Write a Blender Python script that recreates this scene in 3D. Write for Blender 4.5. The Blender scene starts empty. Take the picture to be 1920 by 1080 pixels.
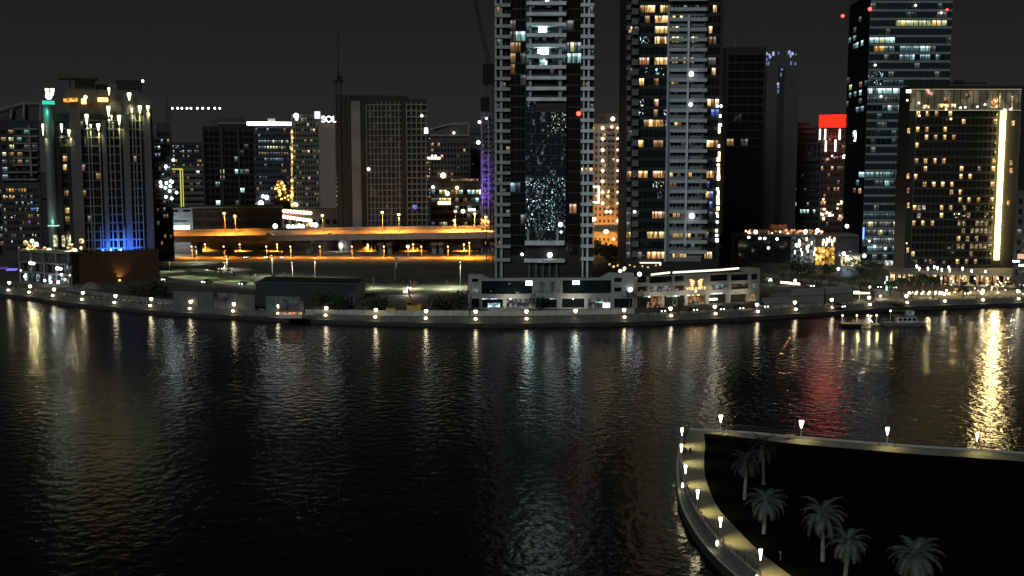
import bpy, math, random
from mathutils import Vector, Matrix
random.seed(7)
S = bpy.context.scene
COL = S.collection
# ---------------------------------------------------------------- camera
F, CAMH, PITCH = 2100.0, 48.0, math.atan(230/2100.0)
cam = bpy.data.cameras.new('camera'); cam_o = bpy.data.objects.new('camera', cam); COL.objects.link(cam_o)
cam_o.location = (0, 0, CAMH); cam_o.rotation_euler = (math.pi/2-PITCH, 0, 0)
cam.sensor_width = 36; cam.lens = 36*F/1920; cam.clip_end = 20000; cam.clip_start = 1
S.camera = cam_o
# ---------------------------------------------------------------- night sky: city glow fading upwards
w = bpy.data.worlds.new('World'); S.world = w; w.use_nodes = True
nt = w.node_tree; nt.nodes.clear()
tc = nt.nodes.new('ShaderNodeTexCoord'); sx = nt.nodes.new('ShaderNodeSeparateXYZ'); rp = nt.nodes.new('ShaderNodeValToRGB')
bg = nt.nodes.new('ShaderNodeBackground'); wo = nt.nodes.new('ShaderNodeOutputWorld')
nt.links.new(tc.outputs['Generated'], sx.inputs[0]); nt.links.new(sx.outputs['Z'], rp.inputs[0])
nt.links.new(rp.outputs[0], bg.inputs[0]); nt.links.new(bg.outputs[0], wo.inputs[0])
e = rp.color_ramp.elements
e[0].position = 0.0; e[0].color = (.0225, .0222, .0200, 1)
e[1].position = 0.6; e[1].color = (.0022, .0024, .0025, 1)
k = e.new(0.08); k.color = (.0168, .0168, .0153, 1)
k = e.new(0.17); k.color = (.0108, .0110, .0100, 1)
bg.inputs[1].default_value = 1.0
# soft city light coming over the near bank
sl = bpy.data.lights.new('sun', 'SUN'); sl.energy = .95; sl.angle = math.radians(14); sl.color = (.88, .98, 1.0)
so = bpy.data.objects.new('sun', sl); COL.objects.link(so)
so.rotation_euler = Vector((.42, 1, -.5)).to_track_quat('-Z', 'Y').to_euler()
S.view_settings.view_transform = 'Standard'; S.view_settings.look = 'None'; S.view_settings.exposure = 0; S.view_settings.gamma = 1
cy = S.cycles
cy.use_denoising = True; cy.sample_clamp_indirect = 4; cy.max_bounces = 5; cy.diffuse_bounces = 2; cy.glossy_bounces = 3
cy.transmission_bounces = 3; cy.transparent_max_bounces = 6; cy.caustics_reflective = False; cy.caustics_refractive = False

# ---------------------------------------------------------------- camera maths (pixels of the 1920 frame)
cp, sp = math.cos(PITCH), math.sin(PITCH)
def ray(px, py):
    a, b = (px-960)/F, (540-py)/F
    return Vector((a, cp+b*sp, -sp+b*cp))
def W(px, py, Y):
    r = ray(px, py); return Vector((0, 0, CAMH))+r*(Y/r.y)
def G(px, py, z=0.0):
    r = ray(px, py); return Vector((0, 0, CAMH))+r*((z-CAMH)/r.z)
def Zat(py, Y): return W(960, py, Y).z
def Xat(px, py, Y): return W(px, py, Y).x

# ---------------------------------------------------------------- materials
MATS = {}
ROOM = {}
def _nodes(name):
    m = bpy.data.materials.new(name); m.use_nodes = True; n = m.node_tree; n.nodes.clear()
    o = n.nodes.new('ShaderNodeOutputMaterial'); return m, n, o
def mat(name, col, rough=.7, var=.25, scale=.5, spec=.4, metal=0, bump=0, bscale=None, stretch=(1, 1, 1), detail=4):
    if name in MATS: return MATS[name]
    m, n, o = _nodes(name); p = n.nodes.new('ShaderNodeBsdfPrincipled'); n.links.new(p.outputs[0], o.inputs[0])
    g = n.nodes.new('ShaderNodeNewGeometry'); mp = n.nodes.new('ShaderNodeMapping'); n.links.new(g.outputs['Position'], mp.inputs[0]); mp.inputs['Scale'].default_value = stretch
    t = n.nodes.new('ShaderNodeTexNoise'); t.inputs['Scale'].default_value = scale; t.inputs['Detail'].default_value = detail
    n.links.new(mp.outputs[0], t.inputs[0])
    r = n.nodes.new('ShaderNodeValToRGB'); n.links.new(t.outputs[0], r.inputs[0])
    r.color_ramp.elements[0].position = .3; r.color_ramp.elements[1].position = .7
    r.color_ramp.elements[0].color = tuple(c*(1-var) for c in col)+(1,)
    r.color_ramp.elements[1].color = tuple(min(1, c*(1+var)) for c in col)+(1,)
    n.links.new(r.outputs[0], p.inputs['Base Color'])
    p.inputs['Roughness'].default_value = rough; p.inputs['Metallic'].default_value = metal
    p.inputs['Specular IOR Level'].default_value = spec
    if bump:
        b = n.nodes.new('ShaderNodeBump'); b.inputs['Strength'].default_value = 1; b.inputs['Distance'].default_value = bump
        t2 = n.nodes.new('ShaderNodeTexNoise'); t2.inputs['Scale'].default_value = bscale or scale*3; n.links.new(mp.outputs[0], t2.inputs[0])
        n.links.new(t2.outputs[0], b.inputs['Height']); n.links.new(b.outputs[0], p.inputs['Normal'])
    MATS[name] = m; return m
def em(name, col, s):
    if name in MATS: return MATS[name]
    m, n, o = _nodes(name); q = n.nodes.new('ShaderNodeEmission'); q.inputs[0].default_value = (*col, 1); q.inputs[1].default_value = s
    n.links.new(q.outputs[0], o.inputs[0]); MATS[name] = m; return m
def litwin(name, col, s, lo=.12, scale=.9, col2=None, sp=0):
    """a lit room behind glass: furniture, curtains and lamps as a patchy glow; with sp, painted specks of reflection"""
    if name in MATS: return MATS[name]
    m, n, o = _nodes(name); q = n.nodes.new('ShaderNodeEmission')
    g = n.nodes.new('ShaderNodeNewGeometry'); mp = n.nodes.new('ShaderNodeMapping'); n.links.new(g.outputs['Position'], mp.inputs[0]); mp.inputs['Scale'].default_value = (1, 1, .8)
    t = n.nodes.new('ShaderNodeTexNoise'); t.inputs['Scale'].default_value = scale; t.inputs['Detail'].default_value = 3; n.links.new(mp.outputs[0], t.inputs[0])
    r = n.nodes.new('ShaderNodeValToRGB'); n.links.new(t.outputs[0], r.inputs[0])
    c2 = col2 or tuple(c*b for c, b in zip(col, (.8, .55, .35)))
    lo_, hi_ = (.38, .62) if not sp else (.53, .66)
    r.color_ramp.elements[0].position = lo_; r.color_ramp.elements[0].color = tuple(c*lo for c in c2)+(1,)
    r.color_ramp.elements[1].position = hi_; r.color_ramp.elements[1].color = (*col, 1)
    mid = r.color_ramp.elements.new((lo_+hi_)/2); mid.color = tuple(c*.5 for c in c2)+(1,)
    n.links.new(r.outputs[0], q.inputs[0]); q.inputs[1].default_value = s
    gl = n.nodes.new('ShaderNodeBsdfGlossy'); gl.inputs['Roughness'].default_value = .08; gl.inputs[0].default_value = (.05, .05, .05, 1)
    ad = n.nodes.new('ShaderNodeAddShader'); n.links.new(q.outputs[0], ad.inputs[0]); n.links.new(gl.outputs[0], ad.inputs[1])
    n.links.new(ad.outputs[0], o.inputs[0]); MATS[name] = m
    if not sp and not name.startswith('hotel_r'): ROOM[m.name] = room(name+'_room', col, s*1.25, col2)
    return m
def room(name, col, s, c2=None):
    """a lit room seen through its window: bright ceiling band, darker floor, curtains as upright stripes (window UVs)"""
    m, n, o = _nodes(name); q = n.nodes.new('ShaderNodeEmission'); uv = n.nodes.new('ShaderNodeUVMap'); uv.uv_map = 'UVMap'
    sp_ = n.nodes.new('ShaderNodeSeparateXYZ'); n.links.new(uv.outputs[0], sp_.inputs[0])
    r = n.nodes.new('ShaderNodeValToRGB'); n.links.new(sp_.outputs['Y'], r.inputs[0]); E = r.color_ramp.elements; c2 = c2 or tuple(c*b for c, b in zip(col, (.85, .66, .45)))
    E[0].position = 0; E[0].color = tuple(c*.22 for c in c2)+(1,); E[1].position = 1; E[1].color = tuple(c*.55 for c in col)+(1,)
    for p_, k_, cc in ((.35, .38, c2), (.62, .6, c2), (.80, 1.0, col), (.93, 1.15, col)): x = E.new(p_); x.color = tuple(min(1.2, c*k_) for c in cc)+(1,)
    cb = n.nodes.new('ShaderNodeCombineXYZ'); mu = n.nodes.new('ShaderNodeMath'); mu.operation = 'MULTIPLY'; mu.inputs[1].default_value = .35; n.links.new(sp_.outputs['Y'], mu.inputs[0])
    n.links.new(sp_.outputs['X'], cb.inputs[0]); n.links.new(mu.outputs[0], cb.inputs[1])
    t = n.nodes.new('ShaderNodeTexNoise'); t.inputs['Scale'].default_value = 1.15; t.inputs['Detail'].default_value = 2.5; n.links.new(cb.outputs[0], t.inputs[0])
    r2 = n.nodes.new('ShaderNodeValToRGB'); n.links.new(t.outputs[0], r2.inputs[0]); r2.color_ramp.interpolation = 'LINEAR'; E = r2.color_ramp.elements
    E[0].position = .36; E[0].color = (.10, .08, .07, 1); E[1].position = .60; E[1].color = (1.25, 1.25, 1.25, 1); x = E.new(.46); x.color = (.5, .45, .4, 1); x = E.new(.50); x.color = (.95, .93, .9, 1)
    mx = n.nodes.new('ShaderNodeMix'); mx.data_type = 'RGBA'; mx.blend_type = 'MULTIPLY'; mx.inputs[0].default_value = 1; n.links.new(r.outputs[0], mx.inputs[6]); n.links.new(r2.outputs[0], mx.inputs[7])
    n.links.new(mx.outputs[2], q.inputs[0]); q.inputs[1].default_value = s
    gl = n.nodes.new('ShaderNodeBsdfGlossy'); gl.inputs['Roughness'].default_value = .08; gl.inputs[0].default_value = (.04, .04, .04, 1)
    ad = n.nodes.new('ShaderNodeAddShader'); n.links.new(q.outputs[0], ad.inputs[0]); n.links.new(gl.outputs[0], ad.inputs[1]); n.links.new(ad.outputs[0], o.inputs[0]); return m
def glass(name, col=(.012, .015, .018), rough=.06, wob=.02, bs=.35):
    if name in MATS: return MATS[name]
    m, n, o = _nodes(name); p = n.nodes.new('ShaderNodeBsdfPrincipled'); n.links.new(p.outputs[0], o.inputs[0])
    p.inputs['Base Color'].default_value = (*col, 1); p.inputs['Roughness'].default_value = rough; p.inputs['IOR'].default_value = 1.6
    g = n.nodes.new('ShaderNodeNewGeometry')
    t2 = n.nodes.new('ShaderNodeTexNoise'); t2.inputs['Scale'].default_value = bs; t2.inputs['Detail'].default_value = 1; n.links.new(g.outputs['Position'], t2.inputs[0])
    b = n.nodes.new('ShaderNodeBump'); b.inputs['Distance'].default_value = wob; n.links.new(t2.outputs[0], b.inputs['Height']); n.links.new(b.outputs[0], p.inputs['Normal'])
    MATS[name] = m; return m

WARM = [litwin('lit_warm_a', (1, .72, .36), 2.0), litwin('lit_warm_b', (1, .62, .30), 1.5), litwin('lit_warm_c', (1, .82, .50), 2.8),
        litwin('lit_warm_d', (1, .68, .25), 1.0)]
WDIM = litwin('lit_warm_dim', (.9, .62, .36), .42); WYEL = litwin('lit_yellow', (1, .85, .42), 1.6)
WPINK = litwin('lit_rose', (1, .62, .50), 1.1)
COOL = [litwin('lit_cool_a', (.70, 1, .98), 1.6, col2=(.3, .6, .6)), litwin('lit_cool_b', (.62, .88, .95), .6, col2=(.2, .4, .5)),
        litwin('lit_cool_c', (.85, 1, 1), 2.2, col2=(.4, .7, .7))]
CDIM = litwin('lit_cool_dim', (.5, .75, .8), .16, col2=(.2, .35, .4)); PALE = litwin('lit_pale', (.85, .95, .62), 1.2, col2=(.6, .7, .3))
GREY = litwin('lit_grey', (.7, .75, .75), .28, col2=(.4, .4, .4)); BLUE = litwin('lit_blue', (.30, .38, 1), 1.0, col2=(.1, .15, .6))
AMBER = litwin('lit_amber', (1, .50, .10), 1.6); PURP = litwin('lit_purple', (.42, .22, 1), .6, col2=(.2, .1, .5))
SPK = litwin('painted_sparkle', (.75, 1, 1), 2.2, sp=1, lo=.0, scale=1.6, col2=(.05, .10, .12))  # specks of reflected city light, painted into the glass as emission
SPK2 = litwin('painted_sparkle_soft', (.55, .85, .95), 1.3, sp=1, lo=.02, scale=2.2, col2=(.08, .14, .17)); SPK3 = litwin('painted_sparkle_white', (.9, .95, .95), 1.0, sp=1, lo=0, scale=1.9, col2=(.06, .07, .08)); SPK4 = litwin('painted_sparkle_faint', (.4, .5, .55), .3, sp=1, lo=.05, scale=1.2, col2=(.2, .25, .28))
SPK5 = litwin('painted_sparkle_low', (.45, .65, .75), .6, sp=1, lo=.03, scale=2.0, col2=(.10, .14, .17))
SPKW = litwin('painted_sparkle_warm', (1, .85, .55), 2.0, sp=1, lo=.0, scale=1.6, col2=(.12, .08, .03))
B_WARM = em('bulb_warm', (1, .80, .48), 5.5); B_WHITE = em('bulb_white', (.97, 1, .98), 5.5); B_COOL = em('bulb_cool', (.85, .95, 1), 5.5)
B_SOD = em('bulb_sodium', (1, .66, .25), 8); B_RED = em('bulb_red', (1, .05, .03), 7); B_BLUE = em('bulb_blue', (.10, .22, 1), 4)
B_LAMP = em('lamp_head_glow', (1, .84, .52), 7); B_AMB = em('bulb_amber', (1, .55, .12), 5)
DG = glass('dark_glass', (.006, .008, .010)); DG2 = glass('dark_glass_blue', (.005, .011, .013)); DG3 = glass('dark_glass_warm', (.020, .018, .013))
CONC = mat('concrete', (.16, .155, .14), .85); DARKC = mat('dark_concrete', (.05, .05, .047), .85); STEEL = mat('steel', (.10, .10, .10), .45, metal=.6)
SLAB = mat('white_slab_paint', (.52, .58, .59), .6, .22, .35); GREYW = mat('grey_render', (.24, .245, .235), .8, .15); BLACK = mat('black_cladding', (.010, .010, .010), .5)
TAN = mat('tan_render', (.26, .20, .155), .8, .12); ASPH = mat('asphalt', (.05, .05, .05), .8)

# ---------------------------------------------------------------- mesh builder
class MB:
    def __init__(s): s.v = []; s.f = []; s.m = []; s.mats = []; s.uv = {}
    def mi(s, m):
        if m not in s.mats: s.mats.append(m)
        return s.mats.index(m)
    def add(s, vs, fs, m):
        b = len(s.v); s.v += [tuple(v) for v in vs]; k = s.mi(m)
        for f in fs: s.f.append(tuple(b+i for i in f)); s.m.append(k)
        return s
    def obox(s, o, ax, ay, az, m):      # oriented box: corner + three edge vectors
        o, ax, ay, az = map(Vector, (o, ax, ay, az))
        vs = [o, o+ax, o+ax+ay, o+ay, o+az, o+ax+az, o+ax+ay+az, o+ay+az]
        fs = [(3, 2, 1, 0), (4, 5, 6, 7), (0, 1, 5, 4), (1, 2, 6, 5), (2, 3, 7, 6), (3, 0, 4, 7)]
        if ax.cross(ay).dot(az) < 0: fs = [f[::-1] for f in fs]
        return s.add(vs, fs, m)
    def box(s, x0, x1, y0, y1, z0, z1, m): return s.obox((x0, y0, z0), (x1-x0, 0, 0), (0, y1-y0, 0), (0, 0, z1-z0), m)
    def cbox(s, c, sx, sy, sz, m, rz=0):
        c = Vector(c); R = Matrix.Rotation(rz, 3, 'Z'); ax, ay = R@Vector((sx, 0, 0)), R@Vector((0, sy, 0))
        return s.obox(c-ax/2-ay/2, ax, ay, (0, 0, sz), m)   # c = centre of the base
    def prism(s, pts, z0, z1, m):
        n = len(pts); vs = [(p[0], p[1], z0) for p in pts]+[(p[0], p[1], z1) for p in pts]
        a = sum(pts[i][0]*pts[(i+1) % n][1]-pts[(i+1) % n][0]*pts[i][1] for i in range(n))
        fs = [tuple(range(n-1, -1, -1)), tuple(range(n, 2*n))]+[(i, (i+1) % n, n+(i+1) % n, n+i) for i in range(n)]
        if a < 0: fs = [f[::-1] for f in fs]
        return s.add(vs, fs, m)
    def tube(s, p0, p1, r0, r1, m, n=8):
        p0, p1 = Vector(p0), Vector(p1); d = (p1-p0).normalized()
        a = d.orthogonal().normalized(); b = d.cross(a)
        vs = []
        for p, r in ((p0, r0), (p1, r1)):
            for i in range(n):
                t = 2*math.pi*i/n; vs.append(p+(a*math.cos(t)+b*math.sin(t))*r)
        fs = [(i, (i+1) % n, n+(i+1) % n, n+i) for i in range(n)]+[tuple(range(n-1, -1, -1)), tuple(range(n, 2*n))]
        return s.add(vs, fs, m)
    def lathe(s, c, prof, m, n=10):     # prof = [(r, z)...]
        c = Vector(c); vs = []
        for r, z in prof:
            for i in range(n):
                t = 2*math.pi*i/n; vs.append(c+Vector((r*math.cos(t), r*math.sin(t), z)))
        fs = []
        for j in range(len(prof)-1):
            for i in range(n): fs.append((j*n+i, j*n+(i+1) % n, (j+1)*n+(i+1) % n, (j+1)*n+i))
        fs += [tuple(range(n-1, -1, -1)), tuple(range((len(prof)-1)*n, len(prof)*n))]
        return s.add(vs, fs, m)
    def ball(s, c, r, m, n=8):
        return s.lathe(c, [(r*math.sin(math.pi*j/6)+1e-3, -r*math.cos(math.pi*j/6)) for j in range(7)], m, n)
    def build(s, name, parent=None, origin=None, smooth=False, kind=None):
        me = bpy.data.meshes.new(name)
        o = bpy.data.objects.new(name, me); COL.objects.link(o)
        if parent is not None:
            q = parent; base = Vector((0, 0, 0))
            while q is not None: base += Vector(q.location); q = q.parent
            o.parent = parent; off = base
        else:
            off = Vector(origin) if origin is not None else Vector((0, 0, 0)); o.location = off
        me.from_pydata([(v[0]-off.x, v[1]-off.y, v[2]-off.z) for v in s.v], [], s.f)
        for m in s.mats: me.materials.append(m)
        if s.uv:
            L = me.uv_layers.new(name='UVMap')
            for lp in me.loops: L.data[lp.index].uv = s.uv.get(lp.vertex_index, (0, 0))
        me.polygons.foreach_set('material_index', s.m)
        if smooth: me.polygons.foreach_set('use_smooth', [True]*len(me.polygons))
        me.update()
        if kind: o['kind'] = kind
        return o
def tag(o, label, cat, group=None):
    o['label'] = label; o['category'] = cat
    if group: o['group'] = group
    return o
def thing(name, loc, label, cat, group=None):
    o = bpy.data.objects.new(name, None); COL.objects.link(o); o.location = loc; o.empty_display_size = .5
    return tag(o, label, cat, group)
def struct(mb, name):
    o = mb.build(name); o['kind'] = 'structure'; return o
def copy_thing(r, loc, rz=0, label=None, sc=1):
    n = r.copy(); COL.objects.link(n); n.location = loc; n.rotation_euler = (0, 0, rz); n.scale = (sc, sc, sc)
    if label: n['label'] = label
    for c in r.children:
        d = c.copy(); COL.objects.link(d); d.parent = n
        for g in c.children:
            h = g.copy(); COL.objects.link(h); h.parent = d
    return n
def lamp_light(kind, loc, energy, col, parent, spot=None, aim=None, blend=.6, rad=.15):
    l = bpy.data.lights.new('light', kind); l.energy = energy; l.color = col; l.shadow_soft_size = rad
    if kind == 'SPOT': l.spot_size = math.radians(spot); l.spot_blend = blend
    o = bpy.data.objects.new('light', l); COL.objects.link(o)
    base = Vector((0, 0, 0)); q = parent
    while q is not None: base += Vector(q.location); q = q.parent
    o.parent = parent; o.location = Vector(loc)-base
    if aim is not None: o.rotation_euler = Vector(aim).to_track_quat('-Z', 'Y').to_euler()
    return o
def text_mesh(txt, name, parent, o, ux, h, m, depth=.15, label=None, spacing=1.15):
    """raised lettering on a wall: o = centre of the baseline, ux = unit vector along the text"""
    cu = bpy.data.curves.new(name, 'FONT'); cu.body = txt; cu.size = h/.7; cu.align_x = 'CENTER'; cu.extrude = depth/2; cu.space_character = spacing
    t = bpy.data.objects.new(name, cu); COL.objects.link(t)
    bpy.context.view_layer.update()
    me = bpy.data.meshes.new_from_object(t.evaluated_get(bpy.context.evaluated_depsgraph_get()))
    bpy.data.objects.remove(t)
    ux = Vector(ux); n = Vector((ux.y, -ux.x, 0)); M = Matrix((ux, (0, 0, 1), n)).transposed()
    base = Vector((0, 0, 0)); q = parent
    while q is not None: base += Vector(q.location); q = q.parent
    for v in me.vertices: v.co = M@v.co+Vector(o)-base
    me.materials.clear(); me.materials.append(m)
    ob = bpy.data.objects.new(name, me); COL.objects.link(ob); ob.parent = parent
    return ob

# ---------------------------------------------------------------- a vertical face of a building
class Face:
    def __init__(s, A, B):
        s.A = Vector((A[0], A[1], 0)); s.B = Vector((B[0], B[1], 0)); d = s.B-s.A; s.L = d.length; s.u = d/s.L; s.n = Vector((s.u.y, -s.u.x, 0))
    def P(s, u, z, d=0): return s.A+s.u*u+s.n*d+Vector((0, 0, z))
    def pix(s, px, py, d=0):
        r = ray(px, py); c = Vector((0, 0, CAMH)); t = ((s.A+s.n*d-c).dot(s.n))/r.dot(s.n); p = c+r*t
        return (p-s.A).dot(s.u), p.z
    def bx(s, mb, u0, u1, z0, z1, d0, d1, m): return mb.obox(s.P(u0, z0, d0), s.u*(u1-u0), s.n*(d1-d0), (0, 0, z1-z0), m)
class Bld:
    def __init__(s, name, label, cat, A, B, depth, z1, wall, z0=0, group=None, body=True, side=None):
        s.F = Face(A, B); f = s.F
        s.C = [f.P(0, 0), f.P(f.L, 0), f.P(f.L, 0, -depth), f.P(0, 0, -depth)] if side is None else side
        s.Lf = Face(s.C[3][:2], s.C[0][:2]); s.Rf = Face(s.C[1][:2], s.C[2][:2])
        c = sum((Vector(p) for p in s.C), Vector())/4
        s.root = thing(name, (c.x, c.y, z0), label, cat, group); s.z0, s.z1 = z0, z1
        if body: mb = MB(); mb.prism([p[:2] for p in s.C], z0, z1, wall); mb.build('wall', s.root)
        s.win = []
    def w(s, face, u0, u1, z0, z1, m, d=.06, lit=False, dd=.3): s.win.append((lit, face, u0, u1, z0, z1, m, d, dd))
    def grid(s, face, u0, u1, z0, nz, fh, nx, wh=.62, ww=.8, dark=DG, p=0, pal=None, lit=None, d=.06, sill=.22, default=True):
        """regular windows; lit = [(px, py, mat)] picks cells, p = share of further lit ones"""
        cw = (u1-u0)/nx; cells = {}
        for px, py, m in (lit or []):
            u, z = face.pix(px, py, d); i, j = int((u-u0)//cw), int((z-z0)//fh)
            if 0 <= i < nx and 0 <= j < nz: cells[(i, j)] = m
        for j in range(nz):
            for i in range(nx):
                m = cells.get((i, j))
                if m is None and p and random.random() < p: m = random.choice(pal)
                if m is None and not default: continue
                a, b = u0+(i+.5-ww/2)*cw, u0+(i+.5+ww/2)*cw
                s.w(face, a, b, z0+(j+sill)*fh, z0+(j+sill+wh)*fh, m or dark, d, m is not None)
    def bands(s, face, u0, u1, z0, nz, fh, m, th=.5, d=.25, name='floor_band', indiv=False):
        for j in range(nz):
            z = z0+j*fh; mb = MB(); face.bx(mb, u0, u1, z-th/2, z+th/2, 0, d, m); mb.build(name, s.root)
    def done(s, cap=98, name='window', ztop=None):
        vis = sorted(s.win, key=lambda t: (not t[0], t[4] < 0))
        def one(mb, t):
            b0 = len(mb.v); m = t[6]; o = random.uniform(0, 500); w = t[3]-t[2]; t[1].bx(mb, t[2], t[3], t[4], t[5], t[7]-t[8], t[7], ROOM.get(m.name, m))
            if m.name in ROOM:
                for k, (a, c) in enumerate([(0, 0), (1, 0), (1, 0), (0, 0), (0, 1), (1, 1), (1, 1), (0, 1)]): mb.uv[b0+k] = (o+a*w, c)
        for t in vis[:cap]: mb = MB(); one(mb, t); mb.build(name, s.root)
        if len(vis) > cap:
            mb = MB()
            for t in vis[cap:]: one(mb, t)
            mb.build(name, s.root, kind='stuff')
        return s.root

def turned(px0, px1, Y, k=1.0):
    """front corners of a building whose face is turned towards the viewer's side of the water"""
    a0, a1 = (px0-960)/F/cp, (px1-960)/F/cp; a0, a1 = Xat(px0, 310, 1), Xat(px1, 310, 1)
    th = -math.atan((a0+a1)/2)*k; T = math.tan(th); A = (a0*Y, Y); t = (Y-T*A[0])/(1-a1*T)
    return A, (a1*t, t)
# ================================================================ THE SETTING
QUAY = [(-700, 520), (-300, 533), (0, 556), (125, 573), (300, 590), (480, 601), (660, 609), (810, 613), (960, 614), (1200, 610), (1400, 601), (1560, 591), (1700, 582), (1920, 574), (2400, 560), (3000, 548)]
ZW, ZL = -2.2, -1.0      # water, lower ledge
q = [G(x, y, ZW) for x, y in QUAY]
def smooth(pts, n=6):
    out = []
    for i in range(len(pts)-1):
        p0, p1, p2, p3 = pts[max(i-1, 0)], pts[i], pts[i+1], pts[min(i+2, len(pts)-1)]
        for k in range(n):
            t = k/n; out.append(.5*((2*p1)+(p2-p0)*t+(2*p0-5*p1+4*p2-p3)*t*t+(3*p1-p0-3*p2+p3)*t**3))
    out.append(pts[-1]); return out
quay = [Vector((p.x, p.y, 0)) for p in smooth(q)]
def offset(pts, d):                       # to the left of the direction of travel = inland here
    out = []
    for i, p in enumerate(pts):
        t = (pts[min(i+1, len(pts)-1)]-pts[max(i-1, 0)]).normalized(); out.append(p+Vector((-t.y, t.x, 0))*d)
    return out
def strip(mb, a, b, za, zb, m):
    for i in range(len(a)-1):
        mb.add([(a[i].x, a[i].y, za), (a[i+1].x, a[i+1].y, za), (b[i+1].x, b[i+1].y, zb), (b[i].x, b[i].y, zb)], [(0, 1, 2, 3)], m)
# water
def water_mat():
    m, n, o = _nodes('water'); p = n.nodes.new('ShaderNodeBsdfPrincipled'); n.links.new(p.outputs[0], o.inputs[0])
    p.inputs['Base Color'].default_value = (.0012, .0018, .0020, 1); p.inputs['Roughness'].default_value = .145; p.inputs['IOR'].default_value = 1.25
    g = n.nodes.new('ShaderNodeNewGeometry')
    def noise(sc, det, st, dist, rot=0):
        mp = n.nodes.new('ShaderNodeMapping'); mp.inputs['Scale'].default_value = st; mp.inputs['Rotation'].default_value = (0, 0, rot); n.links.new(g.outputs['Position'], mp.inputs[0])
        t = n.nodes.new('ShaderNodeTexNoise'); t.inputs['Scale'].default_value = sc; t.inputs['Detail'].default_value = det; n.links.new(mp.outputs[0], t.inputs[0])
        mu = n.nodes.new('ShaderNodeMath'); mu.operation = 'MULTIPLY'; mu.inputs[1].default_value = dist; n.links.new(t.outputs[0], mu.inputs[0]); return mu
    a = noise(.50, 2.5, (1.0, .85, 1), .23, .12); b = noise(1.9, 2, (.7, 1.1, 1), .034, -.15)
    # wind patches: calm and ruffled water
    c = noise(.012, 2, (.6, 1.4, 1), 1, .1); rr = n.nodes.new('ShaderNodeMapRange'); rr.inputs[1].default_value = .35; rr.inputs[2].default_value = .65; rr.inputs[3].default_value = .55; rr.inputs[4].default_value = 1.25
    n.links.new(c.outputs[0], rr.inputs[0])
    s = n.nodes.new('ShaderNodeMath'); n.links.new(a.outputs[0], s.inputs[0]); n.links.new(b.outputs[0], s.inputs[1])
    s2 = n.nodes.new('ShaderNodeMath'); s2.operation = 'MULTIPLY'; n.links.new(s.outputs[0], s2.inputs[0]); n.links.new(rr.outputs[0], s2.inputs[1])
    bp = n.nodes.new('ShaderNodeBump'); bp.inputs['Strength'].default_value = 1; bp.inputs['Distance'].default_value = .8; n.links.new(s2.outputs[0], bp.inputs['Height']); n.links.new(bp.outputs[0], p.inputs['Normal'])
    return m
mb = MB(); mb.add([(-1500, -300, ZW), (1500, -300, ZW), (1500, 900, ZW), (-1500, 900, ZW)], [(0, 1, 2, 3)], water_mat()); struct(mb, 'water')
# far quay: wall, lower ledge, step, upper promenade, ground behind
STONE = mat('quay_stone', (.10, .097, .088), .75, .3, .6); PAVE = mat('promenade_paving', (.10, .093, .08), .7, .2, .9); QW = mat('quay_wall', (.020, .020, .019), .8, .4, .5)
l0, l1, l2, l3 = quay, offset(quay, .5), offset(quay, 3.6), offset(quay, 4.0)
pv = offset(quay, 11)
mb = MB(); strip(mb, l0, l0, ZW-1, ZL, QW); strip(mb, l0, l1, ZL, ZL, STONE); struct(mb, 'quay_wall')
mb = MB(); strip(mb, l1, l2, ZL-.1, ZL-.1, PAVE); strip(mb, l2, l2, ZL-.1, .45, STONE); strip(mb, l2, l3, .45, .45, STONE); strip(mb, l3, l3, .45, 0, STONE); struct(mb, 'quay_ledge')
mb = MB(); strip(mb, l3, pv, 0, 0, PAVE); struct(mb, 'promenade')
SOIL = mat('sandy_soil', (.055, .048, .036), .95, .35, .06, detail=8)
far = [Vector((p.x*18, 9000, 0)) for p in pv]
mb = MB(); strip(mb, pv, far, -.02, -.02, SOIL)
struct(mb, 'ground')
# lawns and light-coloured roads on the far bank, laid as sheets
def sheet(pix, z, m, name):
    mb = MB(); pts = [G(x, y, z) for x, y in pix]; a = sum(pts[i].x*pts[(i+1) % len(pts)].y-pts[(i+1) % len(pts)].x*pts[i].y for i in range(len(pts)))
    if a < 0: pts = pts[::-1]
    mb.add([(p.x, p.y, z) for p in pts], [tuple(range(len(pts)))], m); return struct(mb, name)
GRASS = mat('grass', (.030, .048, .016), .95, .5, .15, detail=6); GRASSD = mat('dark_grass', (.018, .022, .008), .95, .4, .12)
PATH = mat('pale_path', (.30, .29, .25), .8, .2, .4); ROADM = mat('road_asphalt', (.06, .055, .05), .8, .2, .2)
sheet([(300, 496), (420, 508), (560, 522), (700, 530), (880, 535), (880, 552), (650, 552), (480, 546), (300, 528)], .012, mat('landscape_strip', (.13, .13, .085), .9, .45, .22, detail=6), 'verge')
sheet([(300, 503), (380, 512), (480, 526), (470, 534), (380, 524), (300, 514)], .030, GRASS, 'lawn')
sheet([(300, 515), (400, 528), (500, 541), (660, 548), (660, 551), (500, 545), (400, 532), (300, 519)], .040, PATH, 'path')
sheet([(680, 532), (880, 537), (880, 545), (700, 541)], .030, PATH, 'forecourt')
sheet([(-100, 470), (40, 492), (300, 497), (560, 492), (930, 482), (930, 488), (560, 499), (300, 503), (30, 505), (-100, 500)], .006, ROADM, 'road')
sheet([(250, 476), (700, 474), (930, 470), (1180, 468), (1180, 484), (930, 486), (600, 492), (300, 493)], .014, mat('road_sand', (.20, .16, .10), .9, .4, .12, detail=7), 'service_road')
sheet([(1430, 508), (1500, 500), (1700, 545), (1700, 572), (1560, 560), (1430, 548)], .012, GRASSD, 'park_lawn')
sheet([(1470, 492), (1580, 488), (1640, 505), (1560, 508)], .020, PATH, 'plaza')
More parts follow.
